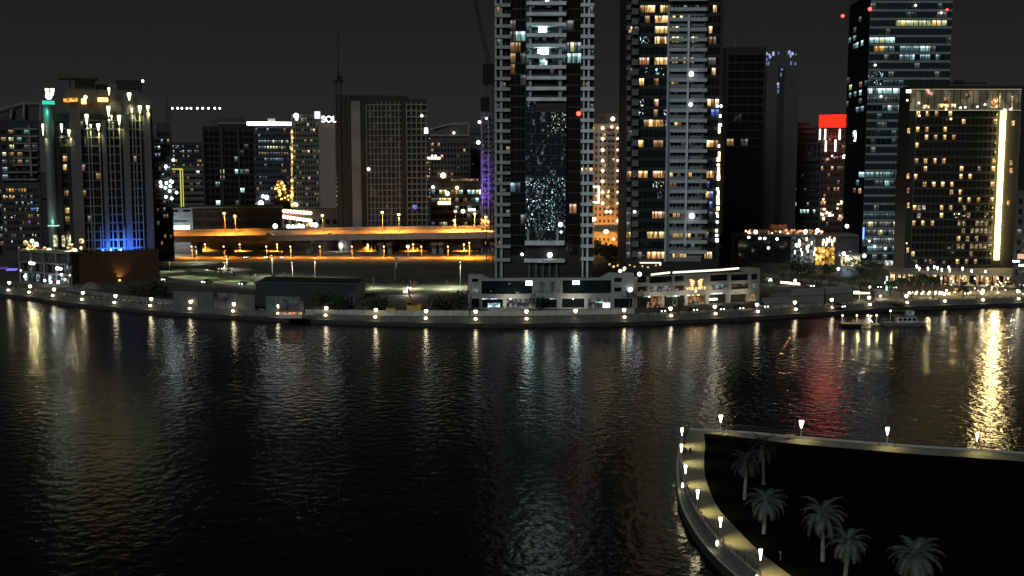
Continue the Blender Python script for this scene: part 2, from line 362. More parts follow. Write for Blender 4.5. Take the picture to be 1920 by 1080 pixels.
sheet([(1430, 512), (1580, 530), (1680, 548), (1680, 552), (1570, 536), (1430, 519)], .032, mat('park_path', (.12, .115, .10), .85), 'park_path')
sheet([(1640, 548), (1930, 544), (1930, 559), (1760, 565), (1640, 565)], .028, mat('terrace_paving', (.22, .18, .12), .8, .3, .5), 'terrace')

# ---------------- near peninsula
ZP, ZL2 = 0.0, -.9
inner = [(1320, 812), (1322, 835), (1320, 862), (1324, 900), (1345, 950), (1380, 990), (1420, 1030), (1470, 1070), (1540, 1120), (1640, 1180)]
parap = [(1291, 806), (1283, 822), (1279, 845), (1280, 880), (1293, 930), (1318, 975), (1352, 1018), (1402, 1063), (1470, 1115), (1560, 1180)]
ledge = [(1282, 808), (1274, 830), (1269, 860), (1269, 900), (1276, 945), (1298, 990), (1332, 1035), (1377, 1078), (1445, 1130), (1540, 1195)]
V0 = lambda L, z: smooth([Vector((*G(x, y, z)[:2], 0)) for x, y in L], 5)
I_, P_ = V0(inner, 0), V0(parap, 0); 
O_ = V0(ledge, ZL2)
PAV2 = mat('path_paving', (.19, .18, .15), .65, .22, 1.3, bump=.01); LEDG = mat('ledge_concrete', (.12, .12, .115), .75, .25, .9); KERB = mat('kerb_stone', (.30, .30, .28), .7, .2, 1.5)
mb = MB(); strip(mb, P_, I_, 0, 0, PAV2); curved = struct(mb, 'curved_promenade')
# back path along the far side of the peninsula
bt = [(1291, 806), (1400, 812), (1480, 820), (1560, 826), (1700, 837), (1920, 851), (2300, 878)]
bb = [(1320, 812), (1400, 821), (1480, 831), (1560, 838), (1700, 850), (1920, 865), (2300, 895)]
BT, BB_ = V0(bt, 0), V0(bb, 0)
mb = MB(); strip(mb, BT[::-1], BB_[::-1], .0, .0, PAV2)
struct(mb, 'back_promenade')
mb = MB()
Oi = offset(O_, .4)
strip(mb, O_, Oi, ZL2, ZL2, KERB)
strip(mb, Oi, P_, ZL2-.08, ZL2-.08, LEDG); strip(mb, O_, O_, ZW-1, ZL2, QW)
struct(mb, 'lower_ledge')
mb = MB(); Pk = offset(P_, -.35)
strip(mb, Pk, Pk, ZL2-.1, .42, LEDG); strip(mb, P_, Pk, .42, .42, KERB); strip(mb, P_, P_, .42, 0, LEDG)
BTo = offset(BT, .5); strip(mb, BT, BTo, .25, .25, KERB); strip(mb, BTo, BTo, ZW-1, .25, QW); strip(mb, BT, BT, 0, .25, KERB)
struct(mb, 'parapet_kerb')
# lawn of the peninsula
pts = [Vector((p.x, p.y)) for p in I_]+[Vector((400, I_[-1].y)), Vector((400, BB_[-1].y))]+[Vector((p.x, p.y)) for p in BB_[::-1]]
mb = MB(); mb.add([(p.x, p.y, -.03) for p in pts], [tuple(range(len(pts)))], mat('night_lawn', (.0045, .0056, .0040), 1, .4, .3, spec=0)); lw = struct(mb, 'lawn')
# railing on the parapet
RAIL = mat('railing_metal', (.05, .05, .05), .5, metal=.5)
def railing(pts, z0, h, label, step=2):
    c = pts[len(pts)//2]; r = thing('railing', (c.x, c.y, z0), label, 'railing')
    L = 0; acc = 0
    for i in range(len(pts)-1):
        a, b = pts[i], pts[i+1]
    mb = MB()
    for i in range(len(pts)-1):
        for hz in (h, h*.55): mb.tube((pts[i].x, pts[i].y, z0+hz), (pts[i+1].x, pts[i+1].y, z0+hz), .035, .035, RAIL, 5)
    mb.build('rail', r)
    d = 0; last = pts[0]; nxt = 0
    for i in range(len(pts)-1):
        seg = (pts[i+1]-pts[i]).length
        while nxt <= d+seg:
            p = pts[i].lerp(pts[i+1], (nxt-d)/seg); m2 = MB(); m2.tube((p.x, p.y, z0), (p.x, p.y, z0+h), .05, .04, RAIL, 5); m2.build('post', r); nxt += step
        d += seg
    return r
railing(offset(P_, -.17)[:38], .42, .75, 'low dark metal railing along the edge of the curved path', 2.2)
railing(offset(BT, .25)[:30], .25, .95, 'thin dark railing along the straight path behind the dark lawn', 2.4)
# ================================================================ MAIN TOWERS
def XY(px, Y, py=300): return (Xat(px, py, Y), Y)
def fix(b, px, py, r, m, name, face=None, d=.6, shape='ball', h=None):
    """a light fitting on a facade"""
    f = face or b.F; u, z = f.pix(px, py, d); p = f.P(u, z, d); mb = MB()
    if shape == 'ball': mb.ball(p, r, m)
    elif shape == 'cone': mb.lathe(p-Vector((0, 0, h or 2*r)), [(r*.25, 0), (r*.7, (h or 2*r)*.55), (r, (h or 2*r)*.9), (r*.8, h or 2*r)], m)
    elif shape == 'box': f.bx(mb, u-r, u+r, z-(h or r)/2, z+(h or r)/2, d-.5, d, m)
    return mb.build(name, b.root), p

# ---- 1. tower with the floodlit crown, far left
Y = 490
b = Bld('residential_tower', 'dark tower with glowing lights along its crown and blue lit base, left', 'tower', *turned(96, 288, Y, 1.05), 34, Zat(212, Y), BLACK)
f = b.F; U = lambda px, py=330: b.F.pix(px, py)[0]; FH = 3.76; zt = b.z1
PIL = mat('tower_pillar', (.085, .085, .075), .8, .15); MUL = mat('tower_mullion', (.16, .16, .145), .7, .1)
def tower_piece(name, px0, px1, y0, y1, d0, d1, m, bb=b):
    mb = MB(); u0, u1 = bb.F.pix(px0, y1)[0], bb.F.pix(px1, y1)[0]; bb.F.bx(mb, u0, u1, bb.F.pix(px0, y0, 0)[1] if y0 < 900 else 0, bb.F.pix(px0, y1, 0)[1], d0, d1, m); return mb.build(name, bb.root)
tower_piece('penthouse', 122, 262, 213, 166, -24, -2, DARKC)
tower_piece('penthouse', 230, 284, 213, 176, -20, -1, DARKC); tower_piece('roof_canopy', 108, 184, 145, 142, -16, 2, DARKC); tower_piece('canopy_post', 128, 132, 168, 145, -9, -8, STEEL)
tower_piece('plant_room', 140, 178, 168, 145, -14, -4, DARKC); tower_piece('plant_room', 219, 266, 168, 149, -16, -3, BLACK)
tower_piece('plant_room', 180, 219, 168, 156, -14, -6, CONC)
for (p0, p1, yt, d, m) in [(129, 150, 206, 1.4, PIL), (190, 198, 226, 1.1, PIL), (229, 241, 214, 1.2, PIL), (268, 281, 205, 1.3, PIL), (106, 112, 236, .8, BLACK)]:
    tower_piece('pillar', p0, p1, 999, yt, 0, d, m)
for p, yt in [(163, 214), (170, 236), (185, 236), (203, 203), (212, 230), (223, 222), (247, 208), (253, 214), (261, 202)]:
    tower_piece('mullion', p-.9, p+.9, 999, yt, 0, .7, MUL)
nf = int(zt/FH)
for (p0, p1) in [(150, 190), (198, 229), (241, 268)]: b.bands(f, U(p0), U(p1), FH, nf, FH, MUL, .28, .5, 'floor_band')
b.bands(f, U(106), U(129), FH, nf-1, FH, PIL, .25, .4, 'floor_band'); b.bands(f, U(130), U(150), FH, nf-1, FH, DARKC, .2, 1.5, 'floor_band')
lits = [(119, 290, WPINK), (124, 308, WDIM), (158, 308, WPINK), (131, 325, WDIM), (159, 357, WDIM), (126, 308, WYEL), (124, 360, WDIM), (125, 400, WYEL), (124, 412, WDIM), (158, 262, GREY), (155, 240, GREY)]
b.grid(f, U(108), U(128), 0, nf, FH, 2, lit=lits, p=.03, pal=[WDIM]); b.grid(f, U(151), U(189), 0, nf, FH, 4, lit=lits, p=.05, pal=[GREY, WDIM], wh=.7, sill=.16)
b.grid(f, U(199), U(228), 0, nf, FH, 3, p=.04, pal=[GREY, WDIM], wh=.7, sill=.16); b.grid(f, U(242), U(267), 0, nf, FH, 3, p=.04, pal=[GREY, WDIM], wh=.7, sill=.16)
# rounded corner drum, lit teal from its top
cx = Xat(95, 330, Y); cyy = Y+1.0; mb = MB()
mb.lathe((cx, cyy, 7), [(2.3, 0), (2.3, Zat(192, Y)-7)], mat('drum_metal', (.13, .16, .155), .35, .1, metal=.4), 20); mb.build('corner_drum', b.root)
for j in range(2, nf): mb = MB(); mb.lathe((cx, cyy, j*FH), [(2.42, 0), (2.42, .22)], MUL, 20); mb.build('drum_band', b.root)
mb = MB(); mb.lathe((cx, cyy, Zat(196, Y)), [(2.5, 0), (2.5, 1.6)], em('teal_band', (.05, .75, .50), 1.0), 20); mb.build('teal_light_ring', b.root)
lamp_light('SPOT', (cx-1, Y-6, Zat(200, Y)-2), 3000, (.08, 1, .68), b.root, 110, (0, 1, -.5), .9, .4)
lamp_light('SPOT', (cx+.5, Y-6.5, Zat(418, Y)), 1500, (.5, 1, .85), b.root, 120, (0, 1, .6), .9, .4)
mb = MB(); mb.lathe((cx, cyy, Zat(424, Y)), [(2.5, 0), (2.5, .4)], em('pale_teal', (.6, 1, .8), 1.2), 20); mb.build('drum_light_ring', b.root)
for px, py, r, m in [(88, 166, .9, B_WARM), (98, 166, .9, B_WARM)]: fix(b, px, py, r, m, 'crown_light', d=2, shape='cone', h=3)
fix(b, 91.5, 180, 1.5, B_WHITE, 'crown_light', d=2)
CR = em('crown_glow', (1, .97, .60), 3.2)
for px, py, r, h in [(204, 164, .7, 3.4), (242, 174, 1.2, 3.4), (203, 199, 1, 4.5), (247, 203, .7, 2), (262, 198, 1.1, 3.4), (277, 198, 1.0, 2.4), (162, 214, 1, 4.6), (170, 233, .6, 1.6), (184, 232, 1.1, 3), (223, 216, 1.1, 4.2), (80, 232, .6, 5), (115, 232, .7, 3.8), (129, 243, .8, 3), (209, 216, .4, 2)]:
    o, p = fix(b, px, py, r*.8, CR, 'crown_light', d=1.9, shape='cone', h=h)
    lamp_light('SPOT', p+Vector((0, -.4, -h)), 4500*r, (1, .95, .40), b.root, 70, (0, .75, -1), .95, .2)
for px, py, r in [(125, 188, 1.3), (132, 187, 1.0), (141, 187, 1.0), (193, 187, 2.1)]: fix(b, px, py, r, AMBER if r < 2 else B_AMB, 'crown_light', d=.5, shape='box', h=1.7)
fix(b, 157, 190, 1.0, B_AMB, 'crown_light', d=.6, shape='box', h=2.2); fix(b, 160, 182, .8, B_WARM, 'crown_light', d=1.8)
tower_piece('aerial', 257.2, 258, 168, 132, -6, -5.8, STEEL); tower_piece('aerial', 267.5, 268, 180, 153, -4, -3.8, STEEL); fix(b, 267.5, 152, .6, B_WHITE, 'aviation_light', d=-3.5)
# blue floodlights at the foot
for px in (188, 203, 222, 243): 
    p = f.P(U(px), Zat(474, Y), 5); mb = MB(); mb.cbox(p-Vector((0, 0, .3)), .6, .4, .3, B_BLUE); mb.build('floodlight', b.root)
    lamp_light('SPOT', p+Vector((0, 0, .3)), 12000 if px in (203, 222) else 5000, (.04, .17, 1), b.root, 120, (0, 1, .75), .9, .2)
for px in (155, 165, 176, 188, 200, 211, 222, 233, 246): tower_piece('mullion', px-.9, px+.9, 999, 425, .7, 1.0, MUL)
for j in range(1, 5): mb = MB(); f.bx(mb, U(151), U(262), j*FH-.25, j*FH+.25, .5, .95, MUL); mb.build('floor_band', b.root)
for px, py, s in [(104, 452, 1.2), (119, 452, 1), (129, 449, 1.2)]: fix(b, px, py, s*.7, litwin('lobby', (.85, 1, .75), 1.0), 'lobby_window', d=1.6, shape='box', h=5)
b.done(94)

# ---- 2. central tower
Y = 395
b = Bld('apartment_tower', 'tall central tower with pale balcony slabs and a dark glass bay', 'tower', XY(930, Y, 300), XY(1112, Y, 300), 30, 125, BLACK)
f = b.F; FH = 20/(2100/395.); zb = Zat(465, Y); U = lambda px, py=300: b.F.pix(px, py)[0]
def slab_row(b, px0, px1, ys, m, th, d, name='balcony', dz=0, v=False):
    for yy in ys:
        u0, z = b.F.pix(px0, yy); u1, _ = b.F.pix(px1, yy); mb = MB()
        b.F.bx(mb, u0, u1, z-th/2, z+th/2, 0, d, m)
        b.F.bx(mb, u0, u1, z-th/2-.25, z-th/2, .02, d+.05, m)
        mb.build(name, b.root)
ysL = [-12+19.9*i for i in range(24)]+[484]
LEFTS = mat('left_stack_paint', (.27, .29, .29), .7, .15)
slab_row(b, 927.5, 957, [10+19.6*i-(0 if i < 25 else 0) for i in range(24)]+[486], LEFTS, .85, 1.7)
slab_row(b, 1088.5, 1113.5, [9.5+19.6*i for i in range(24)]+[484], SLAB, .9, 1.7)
slab_row(b, 987, 1061, [7, 27, 46.5, 66.5, 86, 106, 126, 146, 166, 186], SLAB, .95, 2.6)
slab_row(b, 984, 1058, [454], SLAB, 1.3, 2.6)
for x0, x1 in [(927.5, 931), (937, 942)]: tower_piece('pillar', x0, x1, 999, -40, 0, 1.1, LEFTS, b)
for x0, x1 in [(1094.5, 1097), (1103, 1106.5)]: tower_piece('pillar', x0, x1, 999, -40, 0, 1.1, SLAB, b)
for x0, x1, y0, y1 in [(992, 997, 188, -40), (1048, 1054, 188, -40), (988, 992, 452, 430), (1043, 1047, 455, 430)]: tower_piece('pillar', x0, x1, y0, y1, 0, 1.6, mat('bay_pillar', (.26, .29, .30), .7), b)
for px, py, r, h in [(1020, 55, .9, 1.6), (1013, 56, .5, 1.4), (1021, 97, 1.2, 2.0), (1012, 96, .7, 1.2), (1019, 117, 1.3, 1.7), (1026, 1, .5, 1.5)]: fix(b, px, py, r, em('balcony_glow', (.70, 1, 1), 15) if py < 110 else COOL[2], 'balcony_light', d=1.2, shape='box', h=h)
# V-shaped canopy at the foot of the bay
for a, c, dd in [((983, 487), (1016, 491), 3.2), ((1016, 491), (1060, 486), 3.6)]:
    u0, u1 = U(a[0]), U(c[0]); z = f.pix(a[0], 488)[1]; mb = MB()
    P = [f.P(u0, z, 0), f.P(u1, z, 0), f.P(u1, z, dd if c[0] == 1016 else 1.8), f.P(u0, z, 1.8 if c[0] == 1016 else dd)]
    mb.prism([p[:2] for p in P], z-.6, z+.6, SLAB); mb.build('canopy', b.root)
# glass bay: curtain wall on a bowed front
u0, u1 = U(985), U(1061); zz0, zz1 = f.pix(1000, 452)[1], f.pix(1000, 190)[1]; nx, nz = 8, 13
zz1 = zz0+nz*FH
GB = [glass('bay_glass_%d' % i, (.012, .020, .026), .05, .05, .5) for i in range(1)]
GRIDM = mat('bay_grid', (.04, .05, .052), .6)
mb = MB(); f.bx(mb, u0, u1, zz0, zz1, 0, 1.2, BLACK); mb.build('bay', b.root)
cw = (u1-u0)/nx
for j in range(nz):
    for i in range(nx):
        zc = zz0+(j+.5)*FH; py = 452-20*(j+.5); m = GB[0]; lit = True
        if 330 < py < 435 and random.random() < .93: m = random.choice([SPK, SPK2, SPK2, SPK5, SPK5])  # mirror image of the near bank painted as glowing specks on the panes
        elif 210 < py < 260 and i > 4: m = SPK3
        elif random.random() < .45: m = SPK4
        elif random.random() < .10: m = CDIM
        tl = random.uniform(-.05, .05); mb = MB(); a, c = u0+i*cw+.12, u0+(i+1)*cw-.12; z0, z1 = zz0+j*FH+.2, zz0+(j+1)*FH-.2
        P = [f.P(a, z0, 1.27+tl), f.P(c, z0, 1.27-tl), f.P(c, z1, 1.27+tl*.6), f.P(a, z1, 1.27-tl*.4)]; Q = [p-f.n*.3 for p in P]
        mb.add(P+Q, [(0, 1, 2, 3), (4, 7, 6, 5), (0, 4, 5, 1), (1, 5, 6, 2), (2, 6, 7, 3), (3, 7, 4, 0)], m)
        if j*nx+i < 98: mb.build('glass_panel', b.root)
b.bands(f, u0, u1, zz0, nz+1, FH, GRIDM, .22, 1.3)
# windows behind the balconies and dark glass strips
zf = f.pix(1000, 9.5+19.6*23)[1]
L = [(1010, 57, COOL[1]), (1018, 56, COOL[2]), (1024, 56, COOL[2]), (988, 58, COOL[1]), (1055, 57, COOL[1]), (1012, 97, COOL[2]), (1020, 97, B_WHITE), (1026, 98, COOL[2]), (990, 97, COOL[1]), (1056, 97, COOL[1]), (1040, 93, CDIM),
     (1012, 117, COOL[1]), (1024, 117, COOL[0]), (992, 117, COOL[1]), (1056, 117, COOL[1]), (1000, 117, CDIM), (1040, 117, CDIM), (1003, 77, CDIM), (1022, 77, GREY), (1040, 77, CDIM), (1000, 97, CDIM), (1045, 57, CDIM), (1000, 57, CDIM), (1033, 57, CDIM), (1033, 137, GREY), (1027, 1, COOL[1])]
b.grid(f, U(987), U(1061), f.pix(0, 186)[1], 12, 19.9/(2100/395.), 10, lit=L, p=.12, pal=[CDIM, GREY], dark=DG2, wh=.55, sill=.35, ww=.9)
L = [(967, 76, COOL[0]), (979, 76, COOL[0]), (966, 97, WDIM), (975, 97, WDIM), (966, 117, WDIM), (978, 117, GREY), (966, 137, WDIM), (965, 57, GREY), (966, 347, COOL[1]), (974, 347, CDIM)]
b.grid(f, U(957), U(985), f.pix(0, 480)[1], 25, 19.8/(2100/395.), 3, lit=L, p=.05, pal=[GREY], dark=DG, wh=.86, sill=.07, ww=.94)
L = [(1065, 97, GREY), (1070, 97, PALE), (1080, 97, GREY), (1084, 97, COOL[1]), (1064, 117, COOL[0]), (1071, 117, COOL[0]), (1078, 117, COOL[1]), (1083, 117, COOL[0]), (1064, 57, GREY), (1075, 57, GREY), (1075, 387, WPINK), (1070, 387, WPINK)]
b.grid(f, U(1062), U(1088), f.pix(0, 480)[1], 25, 19.8/(2100/395.), 4, lit=L, dark=DG, wh=.86, sill=.07, ww=.94)
for (p0, p1, n_) in [(931, 957, 3), (1089, 1112, 3)]:
    b.grid(f, U(p0), U(p1), f.pix(0, 470)[1], 24, 19.6/(2100/395.), n_, p=.07, pal=[CDIM, GREY, WDIM], lit=[(1092, 329, WYEL), (1100, 329, WYEL), (1108, 329, WARM[1])], dark=DG, wh=.6, sill=.3, ww=.7)
fix(b, 1085, 213, .8, B_RED, 'aviation_light', d=.6); fix(b, 1031, 478, .9, B_WHITE, 'lamp', d=2); fix(b, 1051, 421, .8, B_WHITE, 'lamp', d=1.7); fix(b, 1052, 435, .4, B_WHITE, 'lamp', d=1.7); fix(b, 979, 477, .5, B_WHITE, 'lamp', d=1)  # white dots on the bay and its foot: reflections built as glowing balls
for a in range(5):
    mb = MB(); u = U(990+a*13); f.bx(mb, u, u+.9, 4, f.pix(0, 492)[1], .1, 1.2, mat('base_pillar', (.06, .07, .07), .7)); mb.build('pillar', b.root)
b.done(90)

# ---- 3. second tower
Y = 420
b = Bld('apartment_tower', 'tall tower with warm lit rooms and grey balconies split by a vertical fin', 'tower', XY(1174, Y), XY(1352, Y), 30, 118, BLACK)
f = b.F; FH = 18.9/5.0; U = lambda px, py=250: b.F.pix(px, py)[0]; zr = f.pix(0, 489)[1]
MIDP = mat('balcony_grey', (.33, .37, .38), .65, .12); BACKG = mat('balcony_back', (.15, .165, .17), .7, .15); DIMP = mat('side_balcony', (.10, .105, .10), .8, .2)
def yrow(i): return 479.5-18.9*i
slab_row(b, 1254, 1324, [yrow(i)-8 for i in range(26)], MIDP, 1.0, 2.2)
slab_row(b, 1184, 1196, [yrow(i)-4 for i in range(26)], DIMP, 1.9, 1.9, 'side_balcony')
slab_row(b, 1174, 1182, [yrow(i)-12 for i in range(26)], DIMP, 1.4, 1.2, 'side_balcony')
tower_piece('balcony_back', 1254, 1322, 490, 12, 0, .5, BACKG, b); tower_piece('fin', 1288.5, 1291.5, 460, 30, 0, 3.0, SLAB, b); tower_piece('pillar', 1252, 1255, 490, 12, 0, 1.4, MIDP, b); tower_piece('pillar', 1320, 1323, 480, 12, 0, 1.0, DIMP, b)
W3 = WARM; Lc = [(1266, 42, W3[1]), (1278, 43, W3[0]), (1270, 62, W3[0]), (1262, 62, WDIM), (1268, 82, W3[2]), (1262, 82, W3[2]), (1276, 82, WDIM), (1298, 83, W3[2]), (1308, 83, WDIM), (1264, 120, W3[1]), (1272, 120, W3[0]), (1280, 120, W3[0]), (1296, 120, W3[0]), (1263, 158, W3[2]), (1268, 158, WDIM),
      (1264, 234, W3[2]), (1272, 234, WDIM), (1262, 328, W3[2]), (1270, 328, W3[0]), (1276, 328, WDIM), (1292, 328, W3[0]), (1262, 404, W3[1]), (1270, 404, WPINK), (1278, 404, WDIM), (1262, 441, WYEL), (1270, 441, WYEL), (1278, 441, WYEL), (1288, 441, W3[2]), (1294, 441, W3[2]), (1304, 441, WDIM),
      (1260, 478, W3[2]), (1268, 478, WYEL), (1276, 478, W3[0]), (1284, 478, WARM[2]), (1260, 347, WDIM), (1266, 347, WDIM), (1296, 422, CDIM), (1300, 405, COOL[1]), (1262, 422, CDIM), (1300, 460, COOL[1]), (1262, 460, CDIM)]
z0g = f.pix(0, 488)[1]
b.grid(f, U(1256), U(1320), z0g, 26, FH, 9, lit=Lc, p=.12, pal=[CDIM, GREY], dark=DG2, wh=.52, sill=.3, ww=.7, d=.6)
Ll = [(1213, 22, W3[0]), (1207, 22, WDIM), (1228, 20, W3[2]), (1240, 22, W3[0]), (1250, 25, WDIM), (1212, 42, WDIM), (1230, 42, W3[0]), (1238, 42, W3[2]), (1248, 42, W3[0]), (1230, 62, WYEL), (1240, 62, WYEL), (1250, 62, WYEL), (1230, 78, W3[2]), (1240, 78, WDIM), (1250, 78, W3[2]), (1204, 120, WPINK), (1213, 120, WPINK), (1228, 118, W3[2]), (1238, 119, W3[0]), (1248, 119, W3[2]),
      (1204, 158, W3[0]), (1230, 158, WDIM), (1233, 194, WPINK), (1233, 214, WYEL), (1228, 214, WDIM), (1212, 233, WDIM), (1222, 233, W3[2]), (1232, 233, W3[0]), (1240, 233, W3[1]), (1206, 271, W3[0]), (1230, 271, WDIM), (1236, 271, WDIM), (1203, 328, W3[1]), (1210, 328, W3[0]), (1228, 328, WPINK), (1237, 328, W3[0]), (1246, 328, WPINK),
      (1228, 404, W3[1]), (1237, 404, WPINK), (1246, 404, WDIM), (1222, 441, WYEL), (1230, 441, WYEL), (1239, 441, WYEL), (1247, 441, WYEL), (1220, 478, W3[1]), (1229, 478, W3[0]), (1239, 478, WARM[1]), (1247, 478, W3[0]), (1203, 478, GREY), (1230, 347, SPK), (1238, 347, SPKW), (1246, 347, SPK), (1247, 214, SPK), (1249, 233, SPK), (1204, 82, SPK), (1212, 82, SPK), (1238, 140, SPK), (1213, 140, SPK), (1204, 215, SPK)]
b.grid(f, U(1197), U(1253), z0g, 26, FH, 6, lit=Ll, dark=DG2, wh=.66, sill=.18, ww=.9, p=.03, pal=[SPK])
Lr = [(1328, 25, W3[0]), (1337, 25, W3[0]), (1330, 62, W3[0]), (1325, 83, W3[0]), (1334, 83, WDIM), (1340, 83, WDIM), (1325, 120, COOL[1]), (1333, 120, GREY), (1341, 122, GREY), (1327, 140, WYEL), (1335, 140, WYEL), (1327, 195, W3[2]), (1335, 195, WDIM), (1343, 195, W3[2]), (1336, 215, BLUE), (1343, 215, BLUE), (1327, 272, W3[2]), (1335, 272, WARM[3]), (1343, 272, WDIM), (1327, 328, W3[0]), (1334, 328, W3[0]), (1343, 328, WDIM),
      (1330, 347, BLUE), (1328, 365, WYEL), (1335, 365, BLUE), (1335, 375, BLUE), (1330, 385, BLUE), (1335, 404, CDIM), (1328, 478, WYEL), (1334, 478, WYEL), (1327, 441, GREY)]
b.grid(f, U(1325), U(1347), z0g, 26, FH, 3, lit=Lr, dark=DG, wh=.66, sill=.18, ww=.85)
b.grid(f, U(1175), U(1196), z0g, 26, FH, 2, lit=[(1186, 47, WYEL), (1176, 328, WARM[3]), (1186, 328, WDIM), (1180, 441, WYEL)], p=.06, pal=[GREY], dark=DG, wh=.6, ww=.7)
for py in list(range(218, 455, 9)):
    if random.random() < .85: fix(b, 1350-(py-218)*.025+random.uniform(-1, 1), py+random.uniform(-2, 2), random.uniform(.25, .55), B_WARM if random.random() < .6 else B_WHITE, 'facade_light', d=1.2, shape='box', h=random.uniform(.6, 2.2))
for px, py, r in [(1296, 139, .9), (1295, 196, .7), (1297, 405, 1.0), (1345, 199, .5), (1352, 199, .5), (1190, 397, .5)]: fix(b, px, py, r, B_WHITE, 'lamp', d=2.5)
u0 = U(1200); mb = MB(); f.bx(mb, U(1202), U(1242), f.pix(0, 493)[1], f.pix(0, 491.5)[1], 0, 2.5, em('strip_rose', (1, .72, .6), 1.6)); mb.build('light_strip', b.root)
b.done(98)

# ---- 4. dark slab tower
Y = 560
b = Bld('office_tower', 'unlit black slab tower with blue-white lights at its top corner', 'tower', XY(1358, Y), XY(1432, Y), 40, Zat(88, Y), mat('black_slab', (.0042, .0042, .0040), .6))
s2 = MB(); x0, x1 = Xat(1433, 300, Y+1), Xat(1494, 300, Y+1); s2.box(x0, x1, Y+1, Y+36, 0, Zat(95, Y), mat('grey_slab', (.040, .041, .041), .8, .12)); s2.build('grey_wing', b.root)
s2 = MB(); s2.box(x0, Xat(1474, 300, Y), Y+8, Y+30, Zat(95, Y), Zat(81, Y), DARKC); s2.build('plant_room', b.root)
g = Face((x0, Y+1), (x1, Y+1))
s2 = MB(); g.bx(s2, g.pix(1454, 300)[0], g.pix(1467, 300)[0], 0, Zat(125, Y), 0, .12, BLACK); s2.build('dark_recess', b.root)
for i in range(26):
    px, py = random.choice([(random.uniform(1436, 1493), random.uniform(97, 104)), (random.uniform(1435, 1445), random.uniform(100, 120)), (random.uniform(1482, 1493), random.uniform(98, 120)), (1466+random.uniform(-2, 2)-(0), random.uniform(124, 150)), (1461+random.uniform(-2, 2), random.uniform(150, 184))])
    fix(b, px, py, random.uniform(.22, .5), random.choice([em('led_blue', (.6, .7, 1), .8), em('led_dim', (.6, .7, 1), .25), em('led_deep', (.2, .3, 1), .6)]), 'facade_light', face=g, d=.5, shape='box', h=random.uniform(.6, 2))
b.grid(b.F, 1, b.F.L-1, 4, 24, 4.1, 5, p=.0, lit=[(1370, 271, WDIM), (1397, 268, GREY), (1384, 222, SPK4)], dark=glass('blackglass', (.004, .004, .004), .12), wh=.8, sill=.1, ww=.93, pal=[GREY])
s2 = MB(); mst = (Xat(1383, 80, Y), Y+6); s2.tube((*mst, Zat(88, Y)), (*mst, Zat(72, Y)), .35, .3, STEEL); s2.tube((mst[0]-5, mst[1], Zat(71, Y)), (mst[0]+3.5, mst[1], Zat(69, Y)), .5, .3, STEEL); s2.build('roof_hoist', b.root)
b.done(97)

# ---- 5. glass office tower with tapering left side
Y = 550
A, B = XY(1622, Y), XY(1774, Y); zt = 130
GF = glass('office_glass', (.010, .020, .022), .32, .02)
ls = Face((Xat(1582, 300, Y+40), Y+40), A)
b = Bld('office_tower', 'glass office tower with pale floor bands and two red lights near its top', 'tower', A, B, 40, zt, mat('side_cladding', (.010, .014, .016), .8, .2, spec=.0), side=[Vector((*A, 0)), Vector((*B, 0)), Vector((B[0]-2, Y+40, 0)), Vector((Xat(1584, 300, Y+40), Y+40, 0))])
f = b.F; FH = 15.4/(2100/550.); U = lambda px, py=200: b.F.pix(px, py)[0]
SDG = mat('side_cladding', (.010, .014, .016), .8, .2, spec=.0); PB = mat('pale_band', (.17, .20, .195), .6, .1)
z00 = f.pix(1650, 505)[1]; nz = int((zt-z00)/FH)
for j in range(nz+1): mb = MB(); f.bx(mb, 0, f.L, z00+j*FH-.55, z00+j*FH+.55, 0, .35, PB); mb.build('floor_band', b.root)
for i in range(17): mb = MB(); u = f.L*i/16; f.bx(mb, u-.06, u+.06, 0, zt, 0, .42, mat('thin_mullion', (.05, .07, .07), .6)); mb.build('mullion', b.root)
lit = []
def run(x0, x1, y, ms, st=9):
    x = x0
    while x < x1: lit.append((x, y, random.choice(ms))); x += st
run(1688, 1774, 45, [PALE, WYEL]); run(1624, 1672, 76, [COOL[0], COOL[2], PALE]); run(1640, 1656, 91, [WARM[3], PALE]); run(1660, 1670, 91, [COOL[1]]); run(1690, 1740, 91, [COOL[1], COOL[0]]); run(1687, 1772, 106, [COOL[0], COOL[2], COOL[1], DG2]); run(1625, 1692, 168, [COOL[0], COOL[2], COOL[1]]); run(1626, 1690, 183, [CDIM, GREY])
run(1626, 1690, 198, [DG2, COOL[1], COOL[0], CDIM]); run(1626, 1684, 260, [CDIM, DG2]); run(1626, 1684, 320, [COOL[0], COOL[1]]); run(1640, 1684, 350, [COOL[0], COOL[1], CDIM]); run(1626, 1684, 335, [CDIM, COOL[1]]); run(1626, 1684, 410, [CDIM]); run(1626, 1690, 152, [SPK, CDIM]); run(1626, 1655, 136, [SPK]); run(1626, 1690, 425, [PALE, GREY]); run(1626, 1690, 440, [CDIM, GREY, PALE]); run(1626, 1690, 455, [GREY, CDIM, COOL[1]]); run(1626, 1690, 470, [GREY, CDIM, COOL[1]])
b.grid(f, 0, f.L, z00, nz, FH, 16, lit=lit, p=.14, pal=[CDIM, GREY], dark=GF, wh=.62, sill=.2, ww=.9)
lf = b.Lf
ll = [(1592, 82, COOL[1]), (1600, 80, COOL[1]), (1608, 80, COOL[0]), (1615, 79, COOL[0]), (1600, 93, GREY), (1594, 157, PALE), (1612, 155, WDIM), (1596, 171, COOL[1]), (1604, 170, COOL[1]), (1612, 168, COOL[0]), (1590, 193, GREY), (1608, 199, COOL[1]), (1616, 199, COOL[1]), (1612, 320, COOL[0]), (1618, 320, COOL[0]), (1605, 348, COOL[1]), (1612, 365, WARM[1]), (1602, 255, COOL[2])]
